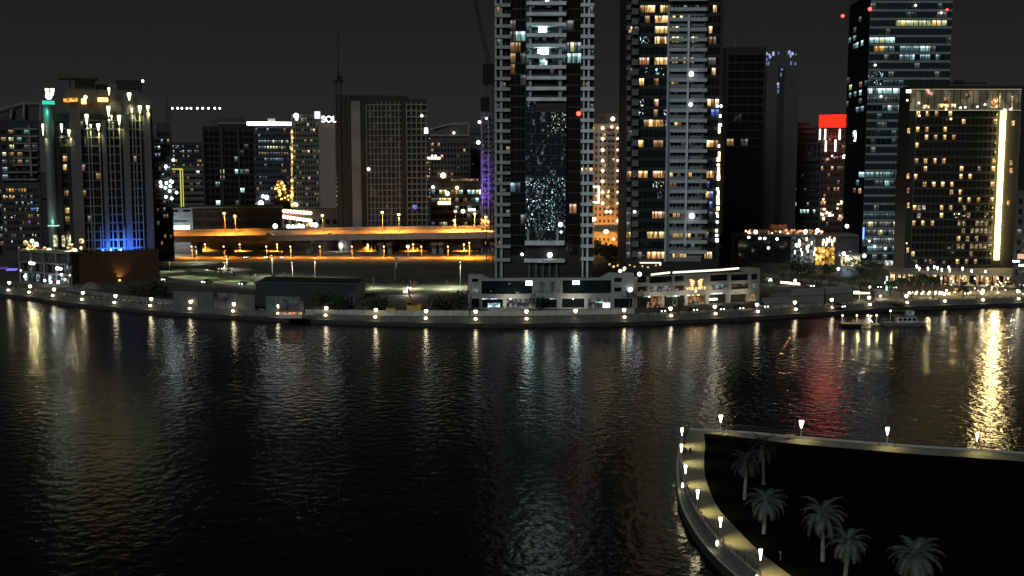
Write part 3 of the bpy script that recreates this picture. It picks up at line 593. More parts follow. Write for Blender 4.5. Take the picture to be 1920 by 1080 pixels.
b.grid(lf, 0, lf.L, z00, nz, FH, 8, lit=ll, p=.05, pal=[CDIM, GREY], dark=SDG, wh=.62, sill=.2, ww=.9, d=.2)
for px, py, fc, d in [(1580, 30, lf, 1), (1631, 17, f, 1.2), (1776, 18, f, 1)]: fix(b, px, py, .9 if px < 1700 else .5, B_RED, 'aviation_light', face=fc, d=d)
fix(b, 1618, 437, .5, B_BLUE, 'blue_light_tube', face=lf, d=1.5, shape='box', h=5.5)
for px, py in [(1652, 181), (1641, 122), (1765, 24), (1717, 10), (1630, 452), (1640, 462), (1660, 466)]: fix(b, px, py, .5, B_WHITE, 'lamp', d=.9)
mb = MB(); u, z = lf.pix(1603, 255, .6); lf.bx(mb, u-1.5, u+.6, z-2.6, z-1.9, .3, .7, B_COOL); lf.bx(mb, u-.2, u+1.2, z-1.6, z+1.8, .3, .7, B_COOL); lf.bx(mb, u-1.8, u+.4, z+2.1, z+2.7, .3, .7, B_COOL); mb.build('lit_emblem', b.root)
b.done(97)

# ---- 6. hotel with the bright vertical strip
Y = 470
b = Bld('hotel', 'dark hotel block with many small warm windows and one bright vertical light strip', 'hotel', XY(1699, Y, 330), XY(1975, Y, 330), 12, Zat(161, Y), mat('hotel_cladding', (.008, .008, .0075), .6))
f = b.F; FH = 14.5/(2100/470.); U = lambda px, py=330: b.F.pix(px, py)[0]
FR = mat('hotel_frame', (.006, .006, .006), .6); mb = MB()
f.bx(mb, U(1699), U(1711), 0, b.z1, 0, 1.4, FR); mb.build('frame', b.root)
mb = MB(); f.bx(mb, U(1711), U(1975), Zat(168, Y), b.z1, 0, 1.4, FR); mb.build('frame', b.root)
mb = MB(); f.bx(mb, U(1906), U(1975), 0, Zat(168, Y), 0, 1.4, FR); mb.build('frame', b.root)
LN = mat('hotel_line', (.10, .095, .08), .7)
z0 = f.pix(1712, 498)[1]; nz = 20
for j in range(nz+1):
    mb = MB(); f.bx(mb, U(1712), U(1867), z0+j*FH-.09, z0+j*FH+.09, 0, .5, LN); mb.build('floor_line', b.root)
mb = MB(); f.bx(mb, U(1711), U(1713), z0-2, Zat(207, Y), 0, .8, LN); mb.build('edge_trim', b.root)
HW = litwin('hotel_window', (1, .74, .36), 1.5, lo=.25, scale=1.6); HW2 = litwin('hotel_window_dim', (1, .68, .36), .55, scale=1.6)
HD = glass('hotel_glass', (.012, .011, .008), .08)
hl = [(1740, 216), (1758, 216, 2), (1722, 216), (1782, 219), (1809, 230), (1864, 230), (1722, 244), (1740, 248), (1774, 244), (1741, 260), (1753, 261, 2), (1773, 260), (1791, 252, 2), (1722, 274), (1738, 302), (1756, 301), (1768, 303), (1720, 305, 2), (1861, 302), (1736, 316), (1805, 316), (1861, 316), (1838, 318, 2), (1718, 330), (1805, 332), (1823, 331), (1735, 345), (1752, 345), (1768, 344), (1786, 344), (1860, 345), (1787, 357), (1802, 358), (1803, 375), (1820, 375), (1857, 376), (1836, 372, 2), (1716, 384), (1766, 387), (1785, 388), (1765, 402), (1713, 413), (1731, 414), (1748, 414), (1798, 446), (1714, 470), (1746, 487, 2), (1796, 490), (1814, 490, 2), (1831, 492, 2)]
lit = [(t[0], t[1], HW2 if len(t) > 2 else HW) for t in hl]
lit += [(random.uniform(1800, 1866), random.uniform(395, 470), litwin('hotel_reflect', (1, .85, .5), .5, lo=.05, scale=1.4)) for _ in range(46)]+[(random.uniform(1714, 1750), random.uniform(392, 404), litwin('hotel_reflect2', (1, .95, .8), .8, lo=.02, scale=1.6)) for _ in range(4)]  # reflections in the hotel panes, painted as patches of emission
lit += [(random.uniform(1790, 1865), random.uniform(385, 412), SPKW) for _ in range(12)]
b.grid(f, U(1713), U(1866), z0, nz, FH, 18, lit=lit, dark=HD, wh=.62, sill=.2, ww=.68, d=.08)
# lit upper lounge
mb = MB(); zt0, zt1 = f.pix(0, 207)[1], f.pix(0, 170)[1]
LG = litwin('lounge', (1, .86, .55), .16, lo=.5, scale=.16, col2=(.6, .55, .38)); f.bx(mb, U(1699), U(1904), zt0, zt1, 1.38, 1.46, LG); mb.build('lounge_glass', b.root)
for px in range(1708, 1904, 12): mb = MB(); f.bx(mb, U(px)-.12, U(px)+.12, zt0, zt1, 1.4, 1.62, FR); mb.build('lounge_mullion', b.root)
for px, py, w_, h_, m in [(1704, 171, 8, 1.3, B_WARM), (1737, 200, 12, 1.4, WYEL), (1770, 198, 22, 1.5, WYEL), (1788, 198, 8, 1.5, WARM[2]), (1865, 193, 12, 4, WARM[1]), (1815, 176, 10, 3, WDIM), (1742, 174, 12, 3, WPINK), (1875, 188, 1.5, 6, WYEL), (1898, 193, 2, 5.5, WARM[2]), (1775, 188, 8, 3, WDIM)]:
    fix(b, px, py, w_/9., m, 'lounge_light', d=1.9, shape='box', h=h_)
for px, py in [(1723, 193), (1701, 188), (1801, 202), (1810, 201), (1833, 200), (1847, 196), (1895, 205), (1774, 205), (1724, 217), (1783, 223)]: fix(b, px, py, .42, B_WARM, 'lamp', d=2)
for px0, px1, y_ in [(1698, 1905, 168), (1698, 1868, 207), (1698, 1905, 207.1)]:
    mb = MB(); f.bx(mb, U(px0), U(px1), f.pix(0, y_)[1]-.14, f.pix(0, y_)[1]+.14, 1.4, 1.75, em('roof_edge_glow', (1, .85, .5), .38)); mb.build('lounge_edge', b.root)
# the bright strip
z1s, z0s = f.pix(1875, 205)[1], f.pix(1868, 486)[1]; mb = MB(); us = f.pix(1875, 330)[0]
f.bx(mb, us-.5, us+.5, z0s, z1s, .3, 1.5, em('hotel_strip', (1, .74, .32), 30)); mb.build('light_strip', b.root)
mb = MB(); f.bx(mb, us-1.3, us+1.3, z0s-.5, z1s+.3, 0, .32, mat('strip_bed', (.35, .32, .2), .6)); mb.build('strip_bed', b.root)
mb = MB(); f.bx(mb, us+1.6, U(1906), 0, z1s, 0, .5, mat('hotel_side', (.030, .028, .020), .7, .15)); mb.build('side_panel', b.root)
for i in range(16):
    z = z0s+(z1s-z0s)*(i+.5)/16; lamp_light('SPOT', f.P(us, z, 5), 320, (1, .80, .2), b.root, 130, (0, 1, 0), .9, .5)
for px, py in [(1704, 245), (1703, 330), (1703, 357), (1703, 385), (1702, 469), (1900, 231), (1896, 320), (1891, 380), (1896, 305)]: fix(b, px, py, .45, HW if py not in (357, 305) else HW2, 'window', d=1.5, shape='box', h=2.1)
# roof gear
mb = MB(); cx = Xat(1815, 155, Y); mb.tube((cx, Y+10, b.z1), (cx, Y+10, Zat(150, Y)), .8, .8, BLACK); mb.tube((Xat(1792, 155, Y), Y+10, Zat(153, Y)), (Xat(1868, 155, Y), Y+10, Zat(152, Y)), .35, .3, BLACK); mb.cbox((cx, Y+10, Zat(153, Y)), 3.5, 2, 1.4, BLACK); mb.build('window_cleaning_crane', b.root)
# podium with colonnade
pf = Face(*turned(1682, 1990, 452, .5)); zr_ = Zat(517, 445)
mb = MB(); mb.prism([pf.P(0, 0, -10)[:2], pf.P(pf.L, 0, -10)[:2], pf.P(pf.L, 0, -60)[:2], pf.P(0, 0, -40)[:2]], 0, zr_, mat('podium_back', (.05, .045, .035), .8)); mb.build('podium', b.root)
mb = MB(); mb.prism([pf.P(0, 0, 0)[:2], pf.P(pf.L, 0, 0)[:2], pf.P(pf.L, 0, -30)[:2], pf.P(0, 0, -30)[:2]], zr_, zr_+.9, mat('podium_roof', (.15, .14, .12), .8)); mb.build('podium_roof', b.root)
LC = litwin('restaurant', (1, .78, .38), 1.1, lo=.12, scale=.7); bw = pf.L/26
for i in range(26):
    mb = MB(); m = [LC, WARM[3], LC, DG3, WDIM][i % 5] if i > 3 else WYEL
    pf.bx(mb, i*bw+.3, (i+1)*bw-.3, .6, 4.6, -10, -9.92, m); mb.build('shop_window', b.root)
for i in range(18):
    mb = MB(); u = pf.L*(i+.5)/18; pf.bx(mb, u-.35, u+.35, 0, zr_, -.9, -.2, mat('column_stone', (.30, .25, .2), .7)); mb.build('column', b.root)
for px, py in [(1719, 497), (1724, 501), (1740, 501), (1752, 498), (1766, 503), (1781, 504), (1805, 501), (1822, 506), (1848, 507), (1758, 500), (1779, 499)]:
    u, z = pf.pix(px, py, -3); p = pf.P(u, z, -3); mb = MB(); mb.lathe(p-Vector((0, 0, 1.4)), [(.12, 0), (.38, 1.1), (.3, 1.4)], B_WHITE); mb.build('terrace_lamp', b.root)
for px in (1783, 1805, 1828, 1851, 1871, 1890, 1910, 1765): 
    u, z = pf.pix(px, 522, .3); p = pf.P(u, z, .3); mb = MB(); mb.ball(p, .35, B_WARM, 6); mb.build('column_lamp', b.root); lamp_light('POINT', p+pf.n-Vector((0, 0, .5)), 160, (1, .75, .4), b.root)
b.done(97)
# ================================================================ BUILDINGS BEHIND
def block(name, label, px0, px1, ytop, Y, depth, wall, nx, fh=3.6, k=1.0, lit=None, p=.05, pal=None, dark=DG, cat='tower', wh=.5, ww=.6, band=None, bd=.2, bth=.4, parapet=True, z0=0, cap=60, zw0=4, group=None, sill=.25):
    A, B = turned(px0, px1, Y, k); b = Bld(name, label, cat, A, B, depth, Zat(ytop, Y), wall, group=group)
    nz = max(1, int((b.z1-zw0-.6)/fh))
    b.grid(b.F, .6, b.F.L-.6, zw0, nz, fh, nx, lit=lit, p=p, pal=pal or [WDIM], dark=dark, wh=wh, ww=ww, sill=sill)
    if band: b.bands(b.F, 0, b.F.L, zw0, nz+1, fh, band, bth, bd)
    if parapet:
        mb = MB(); b.F.bx(mb, -.3, b.F.L+.3, b.z1-.5, b.z1+.6, -.4, .3, wall); mb.build('parapet', b.root)
    return b
def pc(b, name, px0, px1, y0, y1, d0, d1, m):
    mb = MB(); u0, u1 = b.F.pix(px0, (y0+y1)/2)[0], b.F.pix(px1, (y0+y1)/2)[0]; z0 = b.F.pix(px0, y0)[1] if y0 < 900 else 0
    b.F.bx(mb, u0, u1, z0, b.F.pix(px0, y1)[1], d0, d1, m); return mb.build(name, b.root)
GLW = mat('far_glass_wall', (.022, .024, .030), .5); BLW = mat('bluish_wall', (.020, .022, .035), .6); SLG = mat('slab_grey', (.17, .17, .165), .8)

# far left: sloped roof tower, white slabs
b = block('office_tower', 'dark tower with a sloping pitched roof frame at the left edge', -60, 76, 226, 600, 30, BLW, 9, 4, lit=[(8, 290, PALE), (18, 275, PALE), (22, 268, PALE), (40, 268, COOL[1]), (45, 280, GREY), (30, 295, WDIM), (10, 310, GREY), (38, 305, WDIM)], p=.2, pal=[GREY, WDIM, COOL[1]])
for i in range(12): pc(b, 'floor_band', 24 if i < 6 else 4, 70, 243+i*13.6, 240+i*13.6, 0, 1.6, SLG)
pc(b, 'pillar', 0, 4, 999, 215, 0, 1.2, SLG); pc(b, 'pillar', 55, 58, 330, 235, 0, 2, SLG)
mb = MB(); ua, ub, uc = b.F.pix(-40, 210)[0], b.F.pix(42, 200)[0], b.F.pix(76, 200)[0]; za, zb_ = b.F.pix(0, 210)[1], b.F.pix(0, 194)[1]
for p0, p1 in [((-60, 222), (44, 193)), ((44, 193), (76, 195)), ((20, 222), (22, 205)), ((45, 222), (45, 195)), ((76, 226), (76, 195))]:
    u0, z0 = b.F.pix(*p0); u1, z1 = b.F.pix(*p1); mb.tube(b.F.P(u0, z0, .2), b.F.P(u1, z1, .2), .6, .6, SLG, 6)
mb.build('roof_frame', b.root)
mb = MB(); u0, u1, u2 = b.F.pix(0, 210)[0], b.F.pix(44, 210)[0], b.F.pix(76, 210)[0]; zr = [b.F.pix(0, y)[1] for y in (226, 210, 196)]
P = [b.F.P(u0, zr[0], -1), b.F.P(u2, zr[0], -1), b.F.P(u2, zr[2], -1), b.F.P(u1, zr[2], -1), b.F.P(u0, zr[1], -1)]; Q = [p-b.F.n*20 for p in P]
mb.add(P+Q, [(0, 1, 2, 3, 4), (9, 8, 7, 6, 5)]+[(i, i+5, (i+1) % 5+5, (i+1) % 5) for i in range(5)], DARKC); mb.build('roof', b.root); b.done(60)
b = block('apartment_block', 'low dim block with orange and blue lights behind the left edge road', 0, 72, 345, 570, 18, DARKC, 12, 3.3, lit=[(18, 353, AMBER), (25, 360, AMBER), (42, 354, AMBER), (46, 358, AMBER), (20, 368, AMBER), (10, 372, WARM[1]), (32, 380, GREY), (40, 384, COOL[1]), (50, 390, GREY), (12, 395, WDIM), (58, 380, BLUE), (58, 388, BLUE), (62, 394, BLUE), (64, 398, BLUE), (55, 415, PURP), (58, 420, PURP), (25, 375, SPKW), (45, 372, SPKW)], p=.3, pal=[GREY, WDIM, SPK, SPKW], cat='building'); b.done(80)

# pale balcony stack just right of the first tower
b = block('apartment_block', 'slim block with stacked white balconies right behind the crown-lit tower', 288, 322, 232, 560, 20, DARKC, 5, 3.4, lit=[(302, 236, COOL[1]), (310, 236, COOL[2]), (300, 282, COOL[0]), (310, 312, COOL[2]), (298, 312, GREY), (304, 262, COOL[1])], p=.14, pal=[GREY, COOL[1], WDIM])
for i in range(17): pc(b, 'balcony', 290, 303+(i % 3)*5, 262+i*8.6, 259.5+i*8.6, 0, 1.6, SLG)
pc(b, 'side_panel', 288, 294, 262, 232, 0, .6, mat('mauve_panel', (.10, .10, .13), .8))
for px, py in [(310, 352), (320, 340), (312, 343), (323, 341), (319, 349), (318, 358), (331, 361), (311, 369), (322, 372), (302, 349), (301, 342), (325, 300), (311, 312)]: fix(b, px, py, .75, B_COOL, 'terrace_light', d=1.8)
b.done(60)
# distant row behind the tower crane
b = block('office_block', 'distant dim office block with small white lights under the crane jib', 318, 384, 268, 900, 30, GLW, 14, 3.8, lit=None, p=.34, pal=[GREY, WDIM, COOL[1], SPKW, WARM[3]]); b.done(40)
b = block('office_block', 'low pale block outlined by a yellow lit frame', 320, 382, 312, 720, 25, mat('olive_wall', (.075, .08, .06), .8), 9, 3.8, lit=[(372, 318, COOL[2]), (371, 322, COOL[2])], p=.12, pal=[GREY, WDIM], wh=.4, ww=.9, band=SLG, cat='building')
YE = em('yellow_line', (.9, .85, .15), .8)
for x0, x1, y0, y1 in [(322, 342, 318, 316), (338, 340, 388, 317), (342.5, 344, 388, 317), (334, 346, 392, 389)]: pc(b, 'yellow_light_line', x0, x1, y0, y1, .3, .7, YE)
b.done(60)
# dark tower
b = block('office_tower', 'black glass tower with stepped dark roof behind the low car park', 382, 478, 238, 680, 30, BLACK, 10, 3.8, lit=[(447, 302, COOL[1]), (415, 326, PALE), (444, 320, COOL[0]), (457, 326, COOL[0]), (457, 318, COOL[1]), (405, 341, COOL[1]), (457, 354, COOL[2]), (413, 378, COOL[2]), (457, 275, CDIM), (457, 290, CDIM), (415, 330, WDIM), (467, 327, GREY)], p=.03, pal=[GREY, CDIM], dark=glass('blackglass', (.004, .004, .004), .12), wh=.7, ww=.8)
pc(b, 'penthouse', 397, 459, 240, 219, -12, -1, DARKC); pc(b, 'plant_room', 409, 462, 238, 229, -10, 0, BLACK); pc(b, 'roof_edge', 409, 462, 231.5, 229.5, 0, .4, GREYW)
for x in (391, 425, 456): pc(b, 'pillar', x-2, x+2, 999, 240, 0, 1, mat('dim_pillar', (.025, .026, .028), .7))
b.done(60)
# bright roof line building
b = block('office_building', 'glass office block topped by one long bright white roof light', 462, 560, 234, 800, 40, mat('glass_office_wall', (.03, .035, .05), .4), 18, 4.2, p=.13, pal=[COOL[1], WDIM, GREY], cat='building', wh=.45,
          lit=[(x, y, random.choice(ms)) for y, x0, x1, ms in [(246, 480, 486, [GREY]), (262, 478, 500, [CDIM, COOL[1]]), (272, 478, 500, [COOL[1]]), (266, 505, 545, [PALE, GREY]), (275, 500, 548, [WDIM, GREY, PALE]), (283, 485, 540, [WDIM, GREY]), (294, 512, 536, [BLUE, GREY]), (303, 500, 530, [GREY, COOL[1]]), (330, 480, 495, [GREY]), (320, 530, 540, [WDIM]), (340, 480, 490, [WPINK])] for x in range(x0, x1, 6)])
pc(b, 'roof_light', 463, 549, 234.5, 228.5, -.5, 1.2, em('roof_line_white', (.95, .98, 1), 7)); pc(b, 'roof_gear', 502, 516, 228, 222, -4, -2, GREYW)
for px, py, r in [(500, 370, 1.6), (489, 381, 2.0), (493, 368, 1.2), (478, 382, .8)]: fix(b, px, py, r, B_COOL, 'courtyard_light', d=3)
b.done(80)
b = block('apartment_block', 'low dark block covered in golden string lights beside the dotted facade', 512, 548, 350, 770, 20, DARKC, 6, 3.4, p=.1, cat='building'); 
for _ in range(44):
    px, py = (random.uniform(515, 535), random.uniform(340, 356)) if random.random() < .5 else (random.uniform(522, 547), random.uniform(356, 378)); fix(b, px, py, random.uniform(.35, .8), B_AMB if random.random() < .6 else AMBER, 'string_light', d=1.5)
b.done(40)
# block with the lit roof sign and blank end wall
b = block('apartment_tower', 'dotted apartment tower with a lit roof sign and blank beige end wall', 548, 605, 216, 720, 30, mat('speckled_wall', (.10, .10, .085), .8), 10, 3.4, lit=[(589, 245, WYEL), (580, 236, PALE), (552, 281, WYEL), (581, 284, WYEL), (594, 286, WDIM), (602, 286, WYEL), (582, 332, WPINK), (573, 265, WDIM), (602, 247, WDIM), (565, 226, PALE), (570, 335, WDIM), (605, 368, WPINK), (583, 265, WDIM)], p=.22, pal=[WDIM, GREY], band=mat('speckle_band', (.12, .115, .095), .8), bth=.25)
pc(b, 'beige_end_wall', 605, 634, 999, 232, -10, .8, mat('beige_end_wall', (.21, .165, .135), .85, .08))
for i in range(42):
    py = 244+i*3.5; fix(b, 547.5+random.uniform(-.6, .6), py, random.uniform(.35, .7), WYEL if random.random() < .7 else B_AMB, 'facade_light', d=1.5, shape='box', h=random.uniform(.8, 1.3))
for i in range(18):
    py = 240+i*8.5; fix(b, 632.5, py, random.uniform(.3, .9) if i < 3 else .35, WYEL, 'facade_light', d=1.5, shape='box', h=1.2)
SG = em('sign_white', (.93, .98, 1), 6); u, z = b.F.pix(617, 229, 1.2); text_mesh('SOL', 'roof_sign', b.root, b.F.P(u, z, 1.2), b.F.u, 3.9, SG, .5, spacing=.95)
mb = MB(); u, z = b.F.pix(555, 217, 1.2); mb.ball(b.F.P(u, z, 1.2), 1.6, SG, 10); mb.cbox(b.F.P(u+.5, z-2.8, 1.2), 1.2, .5, 3, SG); mb.build('roof_emblem', b.root)
mb = MB(); u, z = b.F.pix(595, 216, 1.2); b.F.bx(mb, u-1.8, u+1.8, z-2.2, z+2.4, .8, 1.4, em('sign_soft', (.8, .95, 1), 1.2)); b.F.bx(mb, u-.9, u+.2, z-1.6, z+1.8, 1.4, 1.6, SG); mb.build('roof_emblem', b.root)
fix(b, 553, 383, 1.2, B_WARM, 'lamp', d=2); fix(b, 556, 384, 1.0, B_WARM, 'lamp', d=2)
b.done(80)

# concrete tower under construction
Y = 630; A, B = turned(636, 800, Y, 1.0)
CT = mat('raw_concrete', (.155, .15, .135), .9, .2, .15); CTD = mat('raw_concrete_dark', (.022, .020, .017), .9, .2, .15)
b = Bld('concrete_tower', 'unfinished grey concrete tower without lights beside the crane mast', 'tower', A, B, 32, Zat(184, Y), CTD)
pc(b, 'core_wall', 664, 681, 999, 190, 0, 1.2, CT); pc(b, 'core_wall', 636, 662, 999, 178, 0, .5, mat('dark_core', (.035, .034, .03), .9)); pc(b, 'penthouse', 650, 765, 186, 178, -14, -2, CTD); pc(b, 'core_wall', 681, 690, 999, 184, 0, .6, CTD)
for x in (692, 699, 706, 713, 720, 729, 737, 745, 752): pc(b, 'column', x-.9, x+.9, 999, 190 if x > 712 else 196, 0, 1.0, CT)
for x in (766, 775, 784, 793, 801): pc(b, 'column', x-1, x+1, 999, 192 if x < 800 else 215, 0, 1.4, CT)
nz = int((b.z1-3)/3.4)
for j in range(1, nz+1):
    mb = MB(); b.F.bx(mb, b.F.pix(690, 300)[0], b.F.pix(754, 300)[0], j*3.4-.2, j*3.4+.35, 0, .8, CT); mb.build('floor_slab', b.root)
    mb = MB(); b.F.bx(mb, b.F.pix(762, 300)[0], b.F.pix(803, 300)[0], j*3.4-.2, j*3.4+.5, 0, 1.9, CT)
    mb.build('floor_slab', b.root)
    if random.random() < .75: pc(b, 'brick_infill', *random.choice([(693, 698), (700, 705), (714, 719), (730, 736), (746, 751), (738, 744)]), b.F.pix and Yv(j*3.4+.4, Y) if False else 0, 1, 0, .1, CT) if False else None
for _ in range(46):
    j = random.randint(1, nz-1); x0, x1 = random.choice([(693, 698), (700, 705), (714, 719), (722, 728), (730, 736), (746, 751)]); mb = MB()
    b.F.bx(mb, b.F.pix(x0, 300)[0], b.F.pix(x1, 300)[0], j*3.4+.35, j*3.4+random.uniform(1.5, 3.2), 0, .15, CT); mb.build('infill_wall', b.root)
fix(b, 691, 317, .8, B_COOL, 'lamp', d=1.2); fix(b, 799, 245, 1.0, B_WHITE, 'lamp', d=1.5, shape='box', h=3); fix(b, 778, 389, 1.5, BLUE, 'lamp', d=2.2); fix(b, 791, 217, .7, B_WHITE, 'lamp', d=2)
b.done()
def crane(px, Y, ybase, ytop, label, jib=None, r=.9, group=None, name='tower_crane'):
    x = Xat(px, 300, Y); zb_, zt_ = (0 if ybase is None else Zat(ybase, Y)), Zat(ytop, Y); t = thing(name, (x, Y, zb_), label, 'crane', group); m = mat('crane_steel', (.014, .013, .011), .8, spec=.1)
    mb = MB(); s = r
    for dx in (-s, s):
        for dy in (-s, s): mb.tube((x+dx, Y+dy, zb_), (x+dx, Y+dy, zt_), .14, .14, m, 5)
    n = int((zt_-zb_)/(2.4*s)); h = (zt_-zb_)/n
    for i in range(n):
        z = zb_+i*h; sg = 1 if i % 2 else -1
        mb.tube((x-s*sg, Y-s, z), (x+s*sg, Y-s, z+h), .08, .08, m, 4); mb.tube((x-s, Y-s, z), (x+s, Y-s, z), .08, .08, m, 4); mb.tube((x+s, Y-s*sg, z), (x+s, Y+s*sg, z+h), .08, .08, m, 4)
    mb.build('mast', t)
    return t, x, zt_, m
t, x, z, m = crane(637, 625, None, 150, 'thin crane mast with a tall spike rising beside the concrete tower', r=1.3)
mb = MB(); mb.cbox((x, 625, z-1), 4.6, 4, .8, m); mb.cbox((x+.5, 625, z-.2), 2.4, 2.4, 2.4, m); mb.build('cab_platform', t)
mb = MB(); mb.tube((x, 625, z), (x, 625, Zat(60, 625)), .35, .12, m, 6); mb.tube((x, 625, Zat(90, 625)), (x+.6, 625, Zat(40, 625)), .15, .08, m, 5); mb.build('raised_jib', t)
for yy in (225, 205, 190): pass
# luffing crane behind central tower
t, x, z, m = crane(918, 520, None, 125, 'tall dark luffing crane whose raised boom leans beside the central tower', r=1.5)
mb = MB(); mb.cbox((x, 520, z-8), 6, 5, 9, m); mb.cbox((x-2, 520, z-20), 4, 4, 6, m); mb.build('machine_deck', t)
mb = MB(); p0, p1 = W(920, 132, 520), W(886, -20, 520)
mb.tube(p0-Vector((.7, 0, 0)), p1-Vector((.3, 0, 0)), .22, .15, m, 5); mb.tube(p0+Vector((.7, 0, 0)), p1+Vector((.3, 0, 0)), .22, .15, m, 5)
for i in range(26): a, c = p0.lerp(p1, i/26), p0.lerp(p1, (i+1)/26); mb.tube(a+Vector((.7 if i % 2 else -.7, 0, 0)), c+Vector((-.5 if i % 2 else .5, 0, 0)), .08, .08, m, 4)
mb.build('boom', t)
# lit jib crane far left
t, x, z, m = crane(318, 800, None, 198, 'distant tower crane with a row of white bulbs along its jib', r=1.2)
mb = MB(); p0, p1 = W(308, 206, 800), W(416, 204, 800)
for dz in (0, 1.6): mb.tube(p0+Vector((0, 0, dz)), p1+Vector((0, 0, dz*.3)), .18, .18, m, 5)
for i in range(20): a, c = p0.lerp(p1, i/20), p0.lerp(p1, (i+1)/20); mb.tube(a, c+Vector((0, 0, 1.2)), .09, .09, m, 4)
mb.build('jib', t)
for px in (323, 333, 341, 350.5, 358, 370, 380, 391, 402.5, 412): mb = MB(); mb.ball(W(px, 203, 799), .75, B_WHITE, 8); mb.build('jib_bulb', t)
mb = MB(); mb.tube((x, 800, z), (x, 800, z+6), .3, .1, m); mb.build('apex', t)

# buildings between the concrete tower and the central tower
b = block('office_building', 'block with a big slanted pale roof frame behind the highway', 806, 882, 262, 760, 30, mat('brown_wall', (.055, .046, .04), .8), 12, 4, lit=[(810, 297, COOL[2]), (818, 297, COOL[2]), (806, 270, WPINK), (823, 271, WPINK), (828, 326, WYEL)], p=.12, pal=[WDIM, GREY, WPINK], cat='building')
mb = MB()
for p0, p1 in [((806, 243), (846, 232)), ((846, 232), (879, 232)), ((879, 232), (879, 254)), ((806, 254), (879, 254))]:
    u0, z0 = b.F.pix(*p0); u1, z1 = b.F.pix(*p1); mb.tube(b.F.P(u0, z0, .4), b.F.P(u1, z1, .4), .7, .7, SLG, 6)
mb.build('roof_frame', b.root); pc(b, 'roof_infill', 812, 877, 262, 236, -8, -1, DARKC); fix(b, 851, 249, .8, B_WARM, 'lamp', d=1)
fix(b, 831, 329, 1.8, B_WARM, 'lamp', d=3); pc(b, 'lit_sign', 801, 826, 299, 294, .2, .6, em('sign_pale', (.95, 1, .8), 1.5)); b.done(50)
b = block('office_block', 'dim blue glass block just left of the purple lit building', 855, 905, 240, 800, 26, mat('blue_dim_wall', (.02, .026, .036), .5), 9, 4, p=.18, pal=[CDIM, GREY, SPK], cat='building'); fix(b, 897, 267, 1.3, B_WHITE, 'lamp', d=2); b.done(50)
b = block('apartment_block', 'slim block washed in purple light beside the central tower', 901, 934, 212, 610, 18, mat('mauve_wall', (.09, .085, .11), .8), 6, 3.5, lit=None, p=.08, pal=[WDIM, GREY])
for i in range(16): pc(b, 'balcony', 903 if i % 2 else 912, 920, 240+i*8.8, 238+i*8.8, 0, 1.4, mat('mauve_slab', (.20, .19, .25), .8))
for x in (905, 917): pc(b, 'pillar', x-1, x+1, 999, 214, 0, 1.5, mat('mauve_slab', (.20, .19, .25), .8))
for yy, e_ in ((370, 2600), (340, 2200), (305, 1200)):
    p = b.F.P(b.F.pix(908, yy)[0], b.F.pix(908, yy)[1], 4); lamp_light('SPOT', p+b.F.n*3, e_*1.6, (.38, .18, 1), b.root, 130, -b.F.n, .9)
fix(b, 899, 229, .8, B_WHITE, 'lamp', d=1); fix(b, 912, 222, .6, B_WHITE, 'lamp', d=1); b.done(60)
b = block('office_building', 'wide low office block with pale lit floors above the orange highway', 806, 915, 338, 700, 30, mat('pale_office', (.075, .08, .068), .8), 14, 5, band=mat('pale_office_band', (.14, .145, .125), .8), lit=[(861, 363, COOL[0]), (868, 363, COOL[0]), (880, 363, COOL[0]), (886, 363, COOL[2]), (905, 361, B_COOL), (835, 363, WARM[1]), (856, 355, WARM[1]), (812, 353, COOL[1]), (826, 380, WYEL), (832, 380, WYEL), (840, 380, WYEL), (856, 383, COOL[1]), (898, 378, COOL[0])], p=.28, pal=[GREY, CDIM, WDIM, PALE], wh=.5, ww=.8, cat='building')
pc(b, 'lit_sign', 821, 845, 383.5, 377.5, .6, 1, em('sign_cream', (1, .9, .55), 2.2)); pc(b, 'roof_sign', 845, 897, 339, 335, 0, .5, WDIM); pc(b, 'lit_sign', 878, 891, 395, 391, 1, 1.4, B_WHITE)
fix(b, 839, 363, 1.3, B_WARM, 'lamp', d=3); fix(b, 857, 352, 1.0, B_WARM, 'lamp', d=3); fix(b, 812, 351, .9, B_WHITE, 'lamp', d=2); fix(b, 868, 396, 1.2, B_WARM, 'lamp', d=4); b.done(70)

# tan building between the two towers
b = block('apartment_tower', 'tan tower dotted with round lamps between the two tall towers', 1096, 1172, 234, 645, 26, TAN, 9, 3.5, lit=None, p=.06, pal=[WDIM, WYEL], dark=glass('tan_glass', (.03, .025, .02), .2), wh=.45, ww=.45)
for yy in [218, 240, 260, 281, 301, 320, 340, 360, 381]:
    if yy > 218: fix(b, 1130, yy, .85, B_WARM, 'wall_lamp', d=1.2); fix(b, 1158, yy, .6, B_WARM, 'wall_lamp', d=1.2)
for px, py, r in [(1149, 223, 1.2), (1111, 240, .6), (1147, 238, .7), (1168, 262, .6), (1168, 272, .7), (1137, 397, .8), (1144, 397, .8)]: fix(b, px, py, r, B_WARM, 'wall_lamp', d=1.4)
for i in range(17): pc(b, 'balcony', 1136, 1150, 243+i*10.2, 240+i*10.2, 0, 1.5, mat('tan_slab', (.20, .15, .11), .8))
pc(b, 'penthouse', 1108, 1160, 236, 212, -10, -2, mat('tan_dark', (.06, .05, .045), .8)); 
mb = MB()
for x0, x1, y0, y1 in [(1112, 1124, 351.5, 348.5), (1121, 1124.5, 378, 350), (1110, 1124, 381, 378)]: u0, z0 = b.F.pix(x0, y0); u1, z1 = b.F.pix(x1, y1); b.F.bx(mb, u0, u1, z0, z1, .6, 1, em('bracket_light', (1, .93, .75), 3))
mb.build('bracket_light', b.root); fix(b, 1140, 377, .8, WYEL, 'wall_lamp', d=1, shape='box', h=14)
b.done(60)

